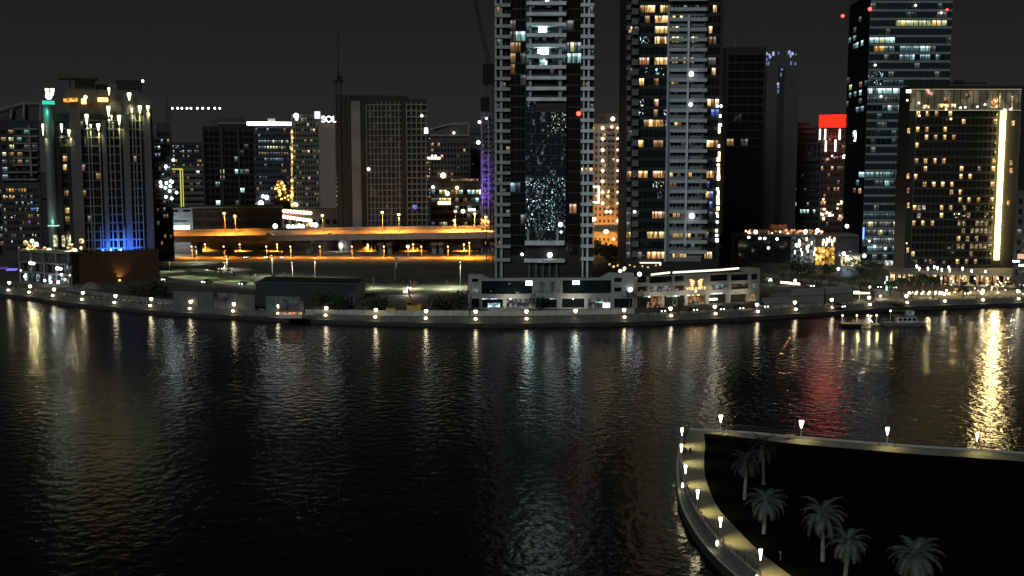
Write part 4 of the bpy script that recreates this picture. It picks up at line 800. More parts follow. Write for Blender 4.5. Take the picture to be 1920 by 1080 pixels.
# stone-framed tower and red crowned tower on the right
b = block('office_tower', 'pale framed small tower with banded top left of the red sign tower', 1488, 1540, 238, 640, 28, DARKC, 8, 4, lit=[(1487, 360, COOL[1]), (1502, 393, COOL[2]), (1510, 392, COOL[0]), (1516, 393, COOL[2]), (1524, 393, COOL[0]), (1514, 378, COOL[1]), (1492, 380, COOL[2]), (1494, 361, CDIM)], p=.05, pal=[CDIM], dark=DG2)
for y0, y1 in [(240, 236), (250, 246), (302, 299), (270, 267), (358, 356)]: pc(b, 'cornice', 1488, 1530, y0, y1, 0, 1.2, mat('cornice_stone', (.12, .11, .105), .8))
for x in (1500, 1512, 1523, 1532): pc(b, 'pillar', x-1, x+1, 300, 268, 0, .9, mat('cornice_stone', (.12, .11, .105), .8))
pc(b, 'roof_gear', 1492, 1518, 236, 229, -8, -2, DARKC)
b.done(50)
b = block('office_tower', 'narrow tower crowned by a glowing red box', 1537, 1590, 240, 600, 22, mat('red_dark_wall', (.03, .012, .010), .7), 8, 3.7, lit=[(x, y, random.choice([WPINK, WARM[1], WDIM])) for x, y in [(1582, 310), (1587, 310), (1580, 319), (1587, 320), (1551, 307), (1541, 318), (1562, 320), (1551, 329), (1572, 317), (1563, 350), (1570, 350), (1551, 349), (1540, 375), (1547, 380), (1583, 384), (1587, 385), (1577, 395), (1588, 397)]], p=.05, pal=[WDIM], dark=glass('red_glass', (.02, .008, .006), .15))
RD = em('red_sign', (1, .010, .004), 4)
mb = MB(); b.F.bx(mb, b.F.pix(1536, 230)[0], b.F.pix(1587, 230)[0], b.F.pix(1536, 239)[1], b.F.pix(1536, 216)[1], -10, 1.5, RD); mb.build('red_crown', b.root)
lamp_light('SPOT', b.F.P(b.F.pix(1562, 245)[0], b.F.pix(1562, 246)[1], 4), 5000, (1, .03, .02), b.root, 100, -b.F.n-Vector((0, 0, 1.4)), .8)
FT = em('tube_white', (1, .86, .72), 5)
for px, y0, y1 in [(1537, 262, 242), (1547, 262, 242), (1574, 262, 242), (1548, 284, 264), (1566, 284, 262), (1587, 284, 266)]: u, z0 = b.F.pix(px, y0, .8); z1 = b.F.pix(px, y1, .8)[1]; mb = MB(); b.F.bx(mb, u-.35, u+.35, z0, z1, .4, .9, FT); mb.build('light_tube', b.root)
for _ in range(40):
    px, py = random.uniform(1539, 1588), random.choice([random.uniform(398, 412), random.uniform(370, 412), random.uniform(290, 300)]); fix(b, px, py, random.uniform(.25, .7), random.choice([FT, B_WARM, WPINK]), 'facade_light', d=.9, shape='box', h=random.uniform(.5, 1.8))
b.done(60)
b = block('office_building', 'dark block at the right edge with a lit lounge canopy', 1908, 1990, 360, 440, 20, DARKC, 6, 4, p=.1, pal=[WDIM, GREY], cat='building')
pc(b, 'lit_canopy', 1908, 1990, 484, 476, 0, 3, em('canopy_rose', (1, .7, .45), .8)); fix(b, 1905, 490, 1.2, B_WHITE, 'lamp', d=4, shape='box', h=.6); fix(b, 1917, 498, 1.3, B_WHITE, 'lamp', d=4, shape='box', h=.6); b.done(40)

# long low buildings behind the highway, left
b = block('showroom', 'long low showroom with a glowing white shopfront beside the highway', 288, 360, 392, 640, 30, mat('showroom_wall', (.11, .115, .115), .8), 3, 6, p=0, zw0=20, cat='building')
for x0, x1, m in [(292, 314, COOL[0]), (315, 323, COOL[1]), (324, 335, em('shopfront', (.92, .98, 1), 2.2)), (336, 356, em('shopfront', (.92, .98, 1), 2.2))]: pc(b, 'shopfront', x0, x1, 440, 423, 0, .3, m)
pc(b, 'light_strip', 292, 350, 417, 414, 0, .5, COOL[1]); lamp_light('POINT', b.F.P(b.F.pix(335, 430)[0], b.F.pix(335, 430)[1], 8), 9000, (.85, .95, 1), b.root); b.done()
b = block('car_park', 'long low car park with dark open decks behind the highway', 358, 530, 388, 632, 30, mat('carpark_wall', (.040, .042, .038), .85), 9, 4.6, p=0, wh=.45, ww=.86, band=mat('carpark_band', (.07, .072, .065), .85), cat='building', dark=BLACK); pc(b, 'roof_edge', 358, 530, 391, 388, 0, 1.6, CONC); b.done(60)
b = block('shop_building', 'low shop with two rows of bright round sign lamps facing the highway', 526, 634, 394, 626, 26, mat('shop_wall', (.06, .05, .04), .85), 8, 5, p=.05, cat='building')
for r_ in range(2):
    for i in range(9): fix(b, 533+i*6.1, 395.5+r_*11+(i*.5 if r_ == 0 else i*.9), 1.0, B_WARM, 'sign_lamp', d=2)
pc(b, 'sign_board', 530, 584, 404, 400, .5, 1.2, em('sign_red', (1, .25, .15), .7))
for px in (541, 549, 555, 561, 567, 578, 585, 592): fix(b, px, 424+random.uniform(-3, 3), 1.2, random.choice([B_WARM, B_WHITE, WYEL]), 'shop_lamp', d=3)
fix(b, 516, 424, 1.3, B_WHITE, 'shop_lamp', d=3); b.done(40)
# low city far behind everything
FW = mat('far_city_wall', (.03, .03, .028), .9)
descr = ['grey', 'flat-roofed', 'lit', 'dim', 'broad', 'dotted', 'narrow', 'plain']
spots = [(-60, 40, 300, 1500, 'hazy distant block left of the sloping roofed tower'), (286, 330, 292, 1300, 'distant grey block seen right of the crown-lit tower'), (300, 390, 285, 1700, 'broad distant block with scattered lights below the crane jib'), (372, 400, 300, 1500, 'narrow distant block touching the left of the black glass tower'),
 (470, 560, 300, 1600, 'distant block hidden behind the bright roof line office'), (795, 860, 252, 1500, 'distant block with dim windows right of the concrete tower'), (870, 940, 262, 1400, 'distant dotted block left of the central tower'), (1100, 1180, 275, 1500, 'distant block behind the tan tower'), (1480, 1560, 290, 1300, 'distant block behind the red crowned tower')]
for i, (a, c, yt, Yd, lab) in enumerate(spots):
    b = block('city_block', lab, a, c, yt, Yd, 60, FW, 16, 4.5, p=.36, pal=[GREY, WDIM, WARM[3], COOL[1], WARM[1]], cat='building', group='distant city blocks'); b.done(30)
# the tree-lined low ground behind: wide dark belt of city
FW2 = mat('city_belt', (.022, .022, .020), .95)
# ================================================================ FAR BANK AT GROUND LEVEL
def psh(mb, pts, z0, z1, m): return mb.prism(pts, z0, z1, m)
# ---- podium building with the winged sign
def wall_holes(mb, f, u0, u1, z0, z1, holes, d0, d1, m):
    us = sorted({u0, u1}|{h[i] for h in holes for i in (0, 1)}); zs = sorted({z0, z1}|{h[i] for h in holes for i in (2, 3)})
    for j in range(len(zs)-1):
        run = None
        for i in range(len(us)-1):
            cu, cz = (us[i]+us[i+1])/2, (zs[j]+zs[j+1])/2; solid = not any(h[0] < cu < h[1] and h[2] < cz < h[3] for h in holes)
            if solid and run is None: run = us[i]
            if not solid and run is not None: f.bx(mb, run, us[i], zs[j], zs[j+1], d0, d1, m); run = None
        if run is not None: f.bx(mb, run, us[-1], zs[j], zs[j+1], d0, d1, m)
PODM = mat('podium_render', (.24, .245, .238), .8, .10, .4); PODM2 = mat('podium_render_warm', (.21, .205, .175), .8, .12, .4)
YA = 372
A = (Xat(878, 550, YA), YA); B = (Xat(1188, 550, YA+3), YA+3); C = (Xat(1424, 550, YA+24), YA+24)
f1, f2 = Face(A, B), Face(B, C)
R = thing('podium_building', ((A[0]+C[0])/2, YA+12, 0), 'long grey two-wing podium building with winged signs below the towers', 'building')
def ztop(f, px, py): return f.pix(px, py)[1]
zA, zB_, zlo = f1.pix(890, 515)[1], f1.pix(1160, 512)[1], f1.pix(1000, 522)[1]
mb = MB(); mb.prism([f1.P(0, 0, -1)[:2], f1.P(f1.L, 0, -1)[:2], f2.P(f2.L, 0, -1)[:2], f2.P(f2.L, 0, -14)[:2], f1.P(f1.L, 0, -14)[:2], f1.P(0, 0, -14)[:2]], 0, zlo-1.0, mat('podium_core', (.035, .035, .033), .9)); mb.build('core', R)
def H(f, px0, px1, y1, y0): u0, zt = f.pix(px0, y1); u1, zb = f.pix(px1, y0); return (u0, u1, zb, zt)
ho = [H(f1, 903, 998, 527, 551), H(f1, 1055, 1146, 526, 550)]+[H(f1, a, c, 560, 577) for a, c in [(884, 899), (904, 943), (950, 998), (1005, 1044), (1054, 1096), (1103, 1144), (1152, 1186)]]+[H(f1, 885, 897, y, y+7) for y in (522, 541)]+[H(f1, 1152, 1166, y, y+8) for y in (521, 539)]
mb = MB(); wall_holes(mb, f1, 0, f1.L, 0, zlo, ho, -1.2, 0, PODM); mb.build('wall', R)
for px0, px1, y in [(878, 902, 515), (1143, 1189, 512)]:
    u0, z = f1.pix(px0, y); u1, _ = f1.pix(px1, y); sl = 3.0; mb = MB(); u0, u1 = max(0, u0), min(f1.L, u1)
    o = [(u0, zlo), (u1, zlo), (u1, z), (u0, z)]
    if px0 < 1000: o = [(u0, zlo), (u1+sl, zlo), (u1, z), (u0, z)]
    else: o = [(u0-sl, zlo), (u1, zlo), (u1, z), (u0, z)]
    P = [f1.P(a, c, 0) for a, c in o]; Q = [f1.P(a, c, -3) for a, c in o]; mb.add(P+Q, [(0, 1, 2, 3), (7, 6, 5, 4), (0, 4, 5, 1), (1, 5, 6, 2), (2, 6, 7, 3), (3, 7, 4, 0)], PODM); mb.build('corner_tower', R)
for i, h in enumerate(ho):
    mb = MB(); m = DG2 if i < 2 else [DG, GREY, DG2][i % 3]
    f1.bx(mb, h[0], h[1], h[2], h[3], -1.1, -.8, m); mb.build('window', R)
SC = em('shop_cyan', (.62, 1, 1), 9)
for px, py, w_, h_, m in [(992, 531, 1.1, 1.4, SC), (1080, 530, 1.1, 1.2, SC), (926, 573, 2.0, 1.6, COOL[2]), (1137, 574, 1.1, 2, B_COOL), (924, 560, 4.4, .35, COOL[2]), (920, 546, 1.2, .7, SPK3), (1039, 560, 1.4, .35, COOL[2]), (1120, 558, 2.4, .4, COOL[2]), (1073, 558, 1.6, .3, COOL[1]), (1125, 567, 1.5, .3, COOL[0]), (955, 532, .3, .5, COOL[1]), (967, 577, 4, .5, GREY), (932, 580, 3, .5, B_WHITE if False else COOL[1])]:
    u, z = f1.pix(px, py, -.5); mb = MB(); f1.bx(mb, u-w_, u+w_, z-h_/2, z+h_/2, -.8, -.5, m); mb.build('shop_light', R)
def wing(f, uc, zc, s, m, parent, k=1):
    mb = MB()
    for sg in (-1, 1):
        for j in range(5):
            a0 = Vector((.35+.15*j, -.1*j)); L = 1.9-.16*j; ang = math.radians(38+9*j-8)
            pts = []
            for t in range(7):
                q = t/6; cx_ = a0.x+L*q*math.cos(ang)+.25*math.sin(q*math.pi)*.3; cz_ = a0.y*1.0+1.0-.35*j+L*q*math.sin(ang)*.55+.18*math.sin(q*math.pi); wd = .14*math.sin(math.pi*min(1, q+.12))+.02
                pts.append((cx_, cz_, wd))
            vs = []
            for x_, z_, wd in pts:
                for dd in (.0, .14):
                    vs.append(f.P(uc+sg*x_*s, zc+(z_-wd)*s, dd+.02)); vs.append(f.P(uc+sg*x_*s, zc+(z_+wd)*s, dd+.02))
            fs = []
            for t in range(6):
                b0 = t*4; fs += [(b0+2, b0+6, b0+7, b0+3), (b0, b0+1, b0+5, b0+4), (b0+1, b0+3, b0+7, b0+5), (b0, b0+4, b0+6, b0+2)]
            mb.add(vs, fs, m)
    return mb.build('wing_emblem', parent)
SD = mat('sign_dark', (.05, .05, .048), .6); SGL = em('sign_gold', (1, .55, .22), 2.4)
u, z = f1.pix(1026, 549); text_mesh('VOLANTE', 'sign_lettering', R, f1.P(u, z, .1), f1.u, 1.0, SD, .2, spacing=1.5); wing(f1, u, z+1.3, 1.55, SD, R)
u, z = f2.pix(1305, 543); text_mesh('VOLANTE', 'sign_lettering', R, f2.P(u, z, .1), f2.u, .95, SGL, .2, spacing=1.45); wing(f2, u, z+1.2, 1.5, SGL, R)
zl2, zr2 = f2.pix(1190, 513)[1], f2.pix(1424, 503)[1]; zt2 = f2.pix(1300, 516)[1]
ho = [H(f2, a, c, y0-(a-1195)*.028, y1-(a-1195)*.028) for a, c in [(1195, 1214), (1218, 1262), (1265, 1283), (1332, 1366), (1371, 1404), (1409, 1422)] for y0, y1 in [(520, 530), (538, 546)] if not (a == 1265 and False)]
ho += [H(f2, a, c, 556-(a-1195)*.02, 579-(a-1195)*.03) for a, c in [(1195, 1212), (1218, 1240), (1246, 1262), (1270, 1284), (1290, 1322), (1330, 1362), (1370, 1400), (1406, 1420)]]
mb = MB(); wall_holes(mb, f2, 0, f2.L, 0, zt2, ho, -1.2, 0, PODM2); mb.build('wall', R)
u0 = f2.pix(1406, 510)[0]; mb = MB(); f2.bx(mb, u0, f2.L, zt2, zr2, -6, 0, PODM2); mb.build('corner_tower', R)
for i, h in enumerate(ho): mb = MB(); f2.bx(mb, h[0], h[1], h[2], h[3], -1.1, -.8, [DG, DG3, DG2, GREY][i % 4] if i < 12 else [DG3, WDIM, DG3][i % 3]); mb.build('window', R)
for px, py, w_, h_, m in [(1262, 555, 2.2, .4, COOL[2]), (1298, 553, 2.6, .35, WARM[2]), (1342, 550, 2.2, .35, COOL[2]), (1336, 561, 1.6, .5, B_COOL), (1350, 537, 1.1, .8, COOL[1]), (1376, 536, 1.1, .3, GREY), (1212, 556, 1, .4, COOL[2]), (1380, 549, 1, .3, GREY), (1288, 582, 1, .5, WARM[1]), (1300, 570, .8, .6, COOL[1])]:
    u, z = f2.pix(px, py, -.5); mb = MB(); f2.bx(mb, u-w_, u+w_, z-h_/2, z+h_/2, -.8, .2, m); mb.build('shop_light', R)
for x0, y0, x1, y1 in [(1221, 515, 1256, 511), (1262, 511, 1352, 506), (1352, 506, 1385, 503)]:
    u0, z0 = f2.pix(x0, y0, -2); u1, z1 = f2.pix(x1, y1, -2); mb = MB(); mb.tube(f2.P(u0, z0, -2), f2.P(u1, z1, -2), .35, .35, em('roof_glow', (1, .93, .75), 1.7), 6); mb.build('roof_light', R)
for px, py, r, ff in [(1199, 514, .7, f2), (1182, 543, .8, f1), (1305, 546, .35, f2), (1319, 578, .5, f2)]:
    u, z = ff.pix(px, py, .8); mb = MB(); mb.ball(ff.P(u, z, .8), r, B_WHITE); mb.build('lamp', R)
for px, py in [(1240, 562), (1290, 560), (1345, 556), (1395, 555), (1080, 566), (960, 566)]:
    ff = f1 if px < 1188 else f2; u, z = ff.pix(px, py, 3); lamp_light('SPOT', ff.P(u, z, 5), 1500, (1, .9, .7), R, 130, -ff.n, .8)
# dark landscaped deck behind with little lights
for px, py, r in [(1150, 500, .5), (1171, 503, .5), (1143, 496, .4), (1158, 498, .4), (1181, 497, .3), (1190, 500, .35), (1205, 499, .3), (1215, 501, .35), (1230, 498, .35), (1238, 496, .3), (1163, 508, .6), (1170, 506, .4)]:
    mb = MB(); p = W(px, py, 388); mb.tube((p.x, p.y, p.z-1), p, .06, .06, STEEL, 5); mb.ball(p, r, random.choice([WARM[2], WYEL, B_WARM]), 6); mb.build('deck_lamp', R)

# ---- brown hoarding
def panel_pts(pxl, yl_top, yl_bot, Yl, pxr, yr_top, yr_bot, Yr): return (Xat(pxl, yl_bot, Yl), Yl), (Xat(pxr, yr_bot, Yr), Yr)
BR = mat('brown_hoarding', (.062, .030, .014), .8, .12, .3)
Yl = G(137, 533).y; Yr = G(303, 524).y; A, B = (G(137, 533).x, Yl), (G(303, 522).x, Yr+2); f = Face(A, B)
R = thing('hoarding', (*((Vector(A)+Vector(B))/2), 0), 'big plain brown hoarding with an orange glow at its foot, left', 'hoarding')
mb = MB(); zl, zr = f.pix(137, 474)[1], f.pix(303, 466)[1]
P = [f.P(0, 0, 0), f.P(f.L, 0, 0), f.P(f.L, zr, 0), f.P(0, zl, 0)]; Q = [p-f.n*.6 for p in P]
mb.add(P+Q, [(0, 1, 2, 3), (7, 6, 5, 4), (0, 4, 5, 1), (1, 5, 6, 2), (2, 6, 7, 3), (3, 7, 4, 0)], BR); mb.build('panel', R)
mb = MB(); mb.box(A[0]-.6, A[0]+.6, A[1]+.4, A[1]+14, 0, zl, BR); mb.build('end_panel', R)
for i in range(9): mb = MB(); f.bx(mb, f.L*i/8-.12, f.L*i/8+.12, 0, zl-.3, -1.2, -.7, STEEL); mb.build('post', R)
p = f.P(f.pix(222, 525)[0], 1.0, 1.6); mb = MB(); mb.cbox(p-Vector((0, 0, .6)), .7, .5, .5, B_AMB); mb.build('uplight', R); lamp_light('SPOT', p, 1700, (1, .55, .2), R, 100, (0, .5, 1), .9)
# ---- cafe building at its left
A, B = (G(44, 527).x, G(44, 527).y), (G(137, 533.5).x, G(137, 533.5).y-.5); f = Face(A, B)
R = thing('cafe_building', (*((Vector(A)+Vector(B))/2), 0), 'two-storey terrace building with dark bays left of the brown hoarding', 'building')
z1 = f.pix(60, 468)[1]; mb = MB(); f.bx(mb, 0, f.L, 0, z1*.93, -4, 0, mat('cafe_wall', (.05, .045, .04), .85)); mb.build('wall', R)
mb = MB(); f.bx(mb, -.5, f.L+.5, z1*.93, z1, -4.5, 1.2, mat('cafe_roof', (.12, .13, .08), .85)); mb.build('roof', R)
for j, zz in enumerate((z1*.30, z1*.62)): mb = MB(); f.bx(mb, -.3, f.L+.3, zz-.3, zz+.3, 0, 2.0, mat('cafe_slab', (.12, .115, .11), .8)); mb.build('balcony', R)
for i in range(8):
    u = f.L*(i+.5)/8; mb = MB(); f.bx(mb, u-1.0, u+1.0, z1*.34, z1*.58, 0, .1, DG); mb.build('window', R)
    mb = MB(); f.bx(mb, u-1.0, u+1.0, .4, z1*.25, 0, .1, [COOL[0], DG, COOL[1], DG3][i % 4]); mb.build('window', R)
for i in range(5): mb = MB(); u = f.L*i/4; f.bx(mb, u-.25, u+.25, 0, z1, 1.2, 1.7, CONC); mb.build('column', R)
for px, py, r in [(57, 493, 1.0), (63, 494, .8), (108, 503, 1.1), (114, 504, .8), (115, 515, .7), (47, 518, .9), (95, 529, .8), (109, 529, .9), (84, 526, .7), (131, 516, .5), (122, 524, .6), (39, 507, .5)]:
    u, z = f.pix(px, py, 2.4); mb = MB(); mb.ball(f.P(u, z, 2.4), r*.72, B_WHITE if r > .6 else B_WARM); mb.build('lamp', R)
for i, (px, py) in enumerate([(48, 455), (55, 461), (60, 452), (64, 464), (52, 467), (68, 458), (128, 464), (137, 468), (141, 470), (133, 474), (84, 466), (92, 470), (110, 471), (152, 465), (126, 478), (135, 459), (153, 452)]):
    p = f.P(*f.pix(px, py, -3), -3); mb = MB(); mb.ball(p, random.uniform(.5, 1.1), [WYEL, WARM[2], B_WARM][i % 3]); mb.tube((p.x, p.y, z1-.2), p, .07, .07, STEEL, 4); mb.build('roof_lamp', R)
lamp_light('POINT', f.P(*f.pix(57, 460, -2), -2), 2200, (1, .85, .3), R); lamp_light('POINT', f.P(*f.pix(130, 468, -2), -2), 1500, (1, .8, .5), R); lamp_light('POINT', f.P(*f.pix(95, 520, 5), 5), 900, (.85, .95, 1), R)

# ---- highway
def line(p0, p1, n): return [Vector(p0).lerp(Vector(p1), i/n) for i in range(n+1)]
R = thing('highway_overpass', (Xat(600, 440, 600), 600, 0), 'orange lit highway overpass on wide piers crossing behind the vacant plot', 'overpass')
DK = mat('deck_concrete', (.22, .19, .15), .8, .15, .3); CON2 = mat('pier_concrete', (.16, .15, .13), .85)
def dz(x): return 8.2+.0*x
x0, x1 = Xat(250, 440, 600), Xat(1290, 440, 600); zt = Zat(440, 600)
mb = MB(); n = 24
zl_, zr_ = Zat(448, 596), Zat(438, 596)
for i in range(n):
    xa, xb = x0+(x1-x0)*i/n, x0+(x1-x0)*(i+1)/n; za, zb2 = zl_+(zr_-zl_)*min(1, i/n*1.4), zl_+(zr_-zl_)*min(1, (i+1)/n*1.4)
    vs = [(xa, 596, za-2.2), (xb, 596, zb2-2.2), (xb, 596, zb2), (xa, 596, za), (xa, 622, za-2.2), (xb, 622, zb2-2.2), (xb, 622, zb2+2.2), (xa, 622, za+2.2)]
    mb.add(vs, [(0, 1, 2, 3), (3, 2, 6, 7), (7, 6, 5, 4), (0, 4, 5, 1)], DK)
mb.build('deck', R)
for yy in (596, 621.6):
    mb = MB()
    for i in range(n):
        xa, xb = x0+(x1-x0)*i/n, x0+(x1-x0)*(i+1)/n; za, zb2 = zl_+(zr_-zl_)*min(1, i/n*1.4), zl_+(zr_-zl_)*min(1, (i+1)/n*1.4)
        za += 2.2*(yy > 600); zb2 += 2.2*(yy > 600)
        vs = [(xa, yy-.02, za), (xb, yy-.02, zb2), (xb, yy-.02, zb2+1.1), (xa, yy-.02, za+1.1), (xa, yy+.4, za), (xb, yy+.4, zb2), (xb, yy+.4, zb2+1.1), (xa, yy+.4, za+1.1)]
        mb.add(vs, [(0, 1, 2, 3), (3, 2, 6, 7), (7, 6, 5, 4)], DK)
    mb.build('parapet', R)
for px in (315, 372, 432, 580, 716, 732, 815, 828, 925, 1010, 1120, 1180):
    x = Xat(px, 460, 609); mb = MB(); mb.cbox((x, 609, -.2), 2.4, 7, zl_-3.4, CON2); mb.cbox((x, 609, zl_-3.8), 3.2, 16, 1.7, CON2); mb.build('pier', R)
# sodium lamps on and beside the highway
LP = mat('lamp_post', (.22, .20, .17), .5, metal=.3)
def street_lamp(px, py, Y, zbase, label, r=.75, e=9000, col=(1, .38, .05), head=B_SOD, name='street_lamp', group='sodium lamps along the highway', light=True, kind='SPOT'):
    p = W(px, py, Y); t = thing(name, (p.x, Y, zbase), label, 'street lamp', group)
    mb = MB(); mb.tube((p.x, Y, zbase), (p.x, Y, p.z-.5), .22, .12, LP, 6); mb.lathe((p.x, Y, zbase), [(.4, 0), (.4, .4), (.25, .6)], LP, 8); mb.build('post', t)
    mb = MB(); mb.tube((p.x, Y, p.z-.5), (p.x, Y-1.0, p.z), .1, .08, LP, 5); mb.build('arm', t)
    mb = MB(); mb.lathe((p.x, Y-1.0, p.z-r*.8), [(r*.35, 0), (r*.9, r*.4), (r, r*.9), (r*.6, r*1.5)], head, 10); mb.build('lamp_head', t)
    if light: lamp_light(kind, (p.x, Y-1.6, p.z-.8), e, col, t, spot=150, aim=(0, 0, -1), blend=.4, rad=.3)
    return t
zb1 = zl_
for px, py, lab in [(300, 402, 'partly hidden by the crown-lit tower'), (421, 400, 'left one of the pair before the car park'), (441, 405, 'right one of the pair before the car park'), (605, 404, 'before the blank beige end wall'), (717, 398, 'left one of the pair before the concrete tower'), (748, 402, 'right one of the pair before the concrete tower'), (852, 413, 'lowest of those left of the central tower'), (890, 401, 'second from the central tower'), (911, 407, 'nearest to the central tower'), (854, 396, 'beside the cream lit sign')]:
    street_lamp(px, py, 610, zb1, 'orange glowing highway lamp, '+lab, e=34000)
for px, py, lab in [(1160, 414, 'between the tan tower and the warm windowed tower'), (1136, 434, 'largest glow below the tan tower'), (1113, 411, 'at the left foot of the tan tower')]:
    street_lamp(px, py, 592, 0, 'bright lamp '+lab, r=1.3, e=26000 if px != 1136 else 22000, head=B_SOD if px == 1136 else B_WARM, kind='SPOT' if px != 1136 else 'POINT')
for px in (360, 420, 500, 545, 600, 660, 720, 790, 840):  # several of these added to even out the orange strip below the deck
    street_lamp(px, 462, 586, 0, 'low sodium lamp under the overpass, '+{360: 'near the left piers', 500: 'left of its middle', 545: 'at its middle', 660: 'before the white lit bay', 790: 'near the twin piers', 420: 'added right of the left piers', 600: 'added left of the white lit bay', 720: 'added between the flag and the white bay', 840: 'added right of the twin piers'}[px], r=.35, e=11000)
street_lamp(880, 455, 586, 0, 'low sodium lamp under the overpass, near the central tower', r=.35, e=50000)
street_lamp(765, 462, 584, 0, 'white lamp standing in the orange strip under the overpass', r=.8, e=600, head=B_WHITE, col=(1, 1, 1))
for px, lab in [(385, 'behind the second pier from the left'), (450, 'left of the middle piers'), (520, 'behind the middle piers'), (610, 'behind the white lit bay'), (690, 'right of the white lit bay'), (775, 'behind the twin piers'), (870, 'behind the right end of the overpass')]:  # lamps added behind the deck fascia for orange glow between the piers
    street_lamp(px, 458, 632, 0, 'added far side sodium lamp, '+lab, r=.4, e=26000)
for px, lab in [(1106, 'at the left foot of the tan tower'), (1150, 'at the right foot of the tan tower')]:  # extra lamps added only to turn the tan tower's foot amber
    t = street_lamp(px, 448, 626, 0, 'added amber lamp washing the tan facade, '+lab, r=.7, light=False); lamp_light('SPOT', W(px, 446, 627)+Vector((0, 1, 0)), 26000, (1, .40, .05), t, 150, (0, 1, .35), .8, .4)
R2 = thing('underpass_shop', (Xat(632, 462, 640), 634, 0), 'white lit bay with a row of bright lamps seen under the overpass', 'shop')
mb = MB(); mb.box(Xat(588, 462, 634), Xat(678, 462, 634), 634, 644, 0, Zat(452, 634), mat('white_shop', (.4, .4, .38), .7)); mb.build('wall', R2)
for i in range(9): mb = MB(); mb.ball(W(596+i*9.5, 458.5, 632.5), .75, B_WHITE); mb.build('lamp', R2)
lamp_light('POINT', W(640, 461, 629), 4000, (1, 1, .95), R2)
# ---- promenade lamps on the far bank
def prom_lamp(base, zt, label, group, zfix=.35, dirn=Vector((0, -1, 0)), e=260, head_r=.34, second=True, fr=1.0, far=False, name='promenade_lamp', glow=None):
    t = thing(name, (base.x, base.y, .42), label, 'lamp post', group); x, y = base.x, base.y; G_ = glow or B_LAMP
    mb = MB(); mb.tube((x, y, .42), (x, y, zt-.5), .07, .05, LP, 6); mb.lathe((x, y, .42), [(.16, 0), (.16, .12), (.08, .2)], LP, 8); mb.build('post', t)
    mb = MB()
    mb.lathe((x, y, zt-.75), [(.05, -.45), (head_r*.35, -.15), (head_r*.7, .35), (head_r, .75), (head_r*.8, .95)] if not far else [(.1, -.2), (head_r*.7, .1), (head_r, .5), (head_r*.9, .8), (head_r*.5, .95)], G_, 12); mb.build('lamp_head', t)
    mb = MB(); mb.lathe((x, y, zt+.2), [(head_r*.85, 0), (head_r*.9, .05), (.03, .16)], LP, 12); mb.build('cap', t)
    if second:
        q = Vector((x, y, zfix))+dirn*.42; mb = MB(); mb.lathe((q.x, q.y, q.z-.35), [(head_r*.5*fr, 0), (head_r*.8*fr, .2), (head_r*.8*fr, .5), (head_r*.5*fr, .7)], G_, 10); mb.build('ledge_light', t)
    return t
tops = [(18, 529), (57, 536), (102, 542), (156, 549), (217, 556), (284, 561), (358, 566), (439, 571), (523, 575), (612, 578), (705, 580), (799, 582), (892, 583), (987, 583), (1079, 582), (1170, 580), (1257, 578), (1340, 575), (1419, 572), (1490, 566), (1559, 561), (1629, 557), (1699, 554), (1770, 550), (1841, 547), (1908, 545)]
lows = [544, 551, 558, 564, 571, 577, 583, 588, 592, 596, 598, 600, 600, 600, None, 597, 595, 592, 587, 583, 577, 572, 567, 566, 563, 560]
wl = offset(quay, 3.8)
near_what = ['leftmost, below the purple strip', 'below the left terrace building', 'below the two bright terrace lamps', 'before the left edge of the brown hoarding', 'before the middle of the brown hoarding', 'before the right edge of the brown hoarding', 'below the first grey panel', 'between the grey panels', 'beside the small lit kiosk', 'left end of the white site fence', 'white site fence, left of the yellow excavator', 'just right of the yellow excavator', 'below the left corner of the podium building', 'below the dark winged sign', 'before the glowing double shop window', 'at the joint of the two podium wings', 'left of the golden winged sign', 'right of the golden winged sign', 'below the right corner of the podium building', 'below the long white sheds', 'beside the blue lit car', 'above the pontoon', 'above the ferry', 'right of the ferry', 'below the glittering terrace', 'at the right edge']
for i, (px, py) in enumerate(tops):
    g0 = G(px, lows[i] or 599, .4); j = min(range(len(wl)), key=lambda k: (wl[k].x/wl[k].y-g0.x/g0.y)**2)
    # base on the parapet wall along the ledge
    a = wl[max(j-1, 0)]; c = wl[min(j+1, len(wl)-1)]; k_ = g0.x/g0.y; s_ = (k_*a.y-a.x)/((c.x-a.x)-k_*(c.y-a.y)); p = a.lerp(c, s_)
    zt = min(5.2, max(2.6, Zat(py, p.y)+.1)); big = 1.0
    dv = (c-a).normalized(); prom_lamp(p, zt, 'far promenade lamp, '+near_what[i], 'lamps along the far promenade', head_r=.6, e=0, zfix=.1, dirn=Vector((dv.y, -dv.x, 0))*1.5, second=lows[i] is not None, far=True)
    if i % 1 == 0:
        l = bpy.data.lights.new('light', 'POINT'); l.energy = 260; l.color = (1, .80, .45); l.shadow_soft_size = .2
# light pools: one real lamp light per post
for o in [o for o in COL.objects if o.name.startswith('promenade_lamp')]:
    lamp_light('SPOT', Vector(o.location)+Vector((0, -1.0, .35)), 60, (1, .80, .42), o, 150, (0, -.2, -1), .5, .2); lamp_light('SPOT', Vector(o.location)+Vector((0, 0.5, 2.6)), 420, (1, .80, .42), o, 140, (0, .15, -1), .6, .2)

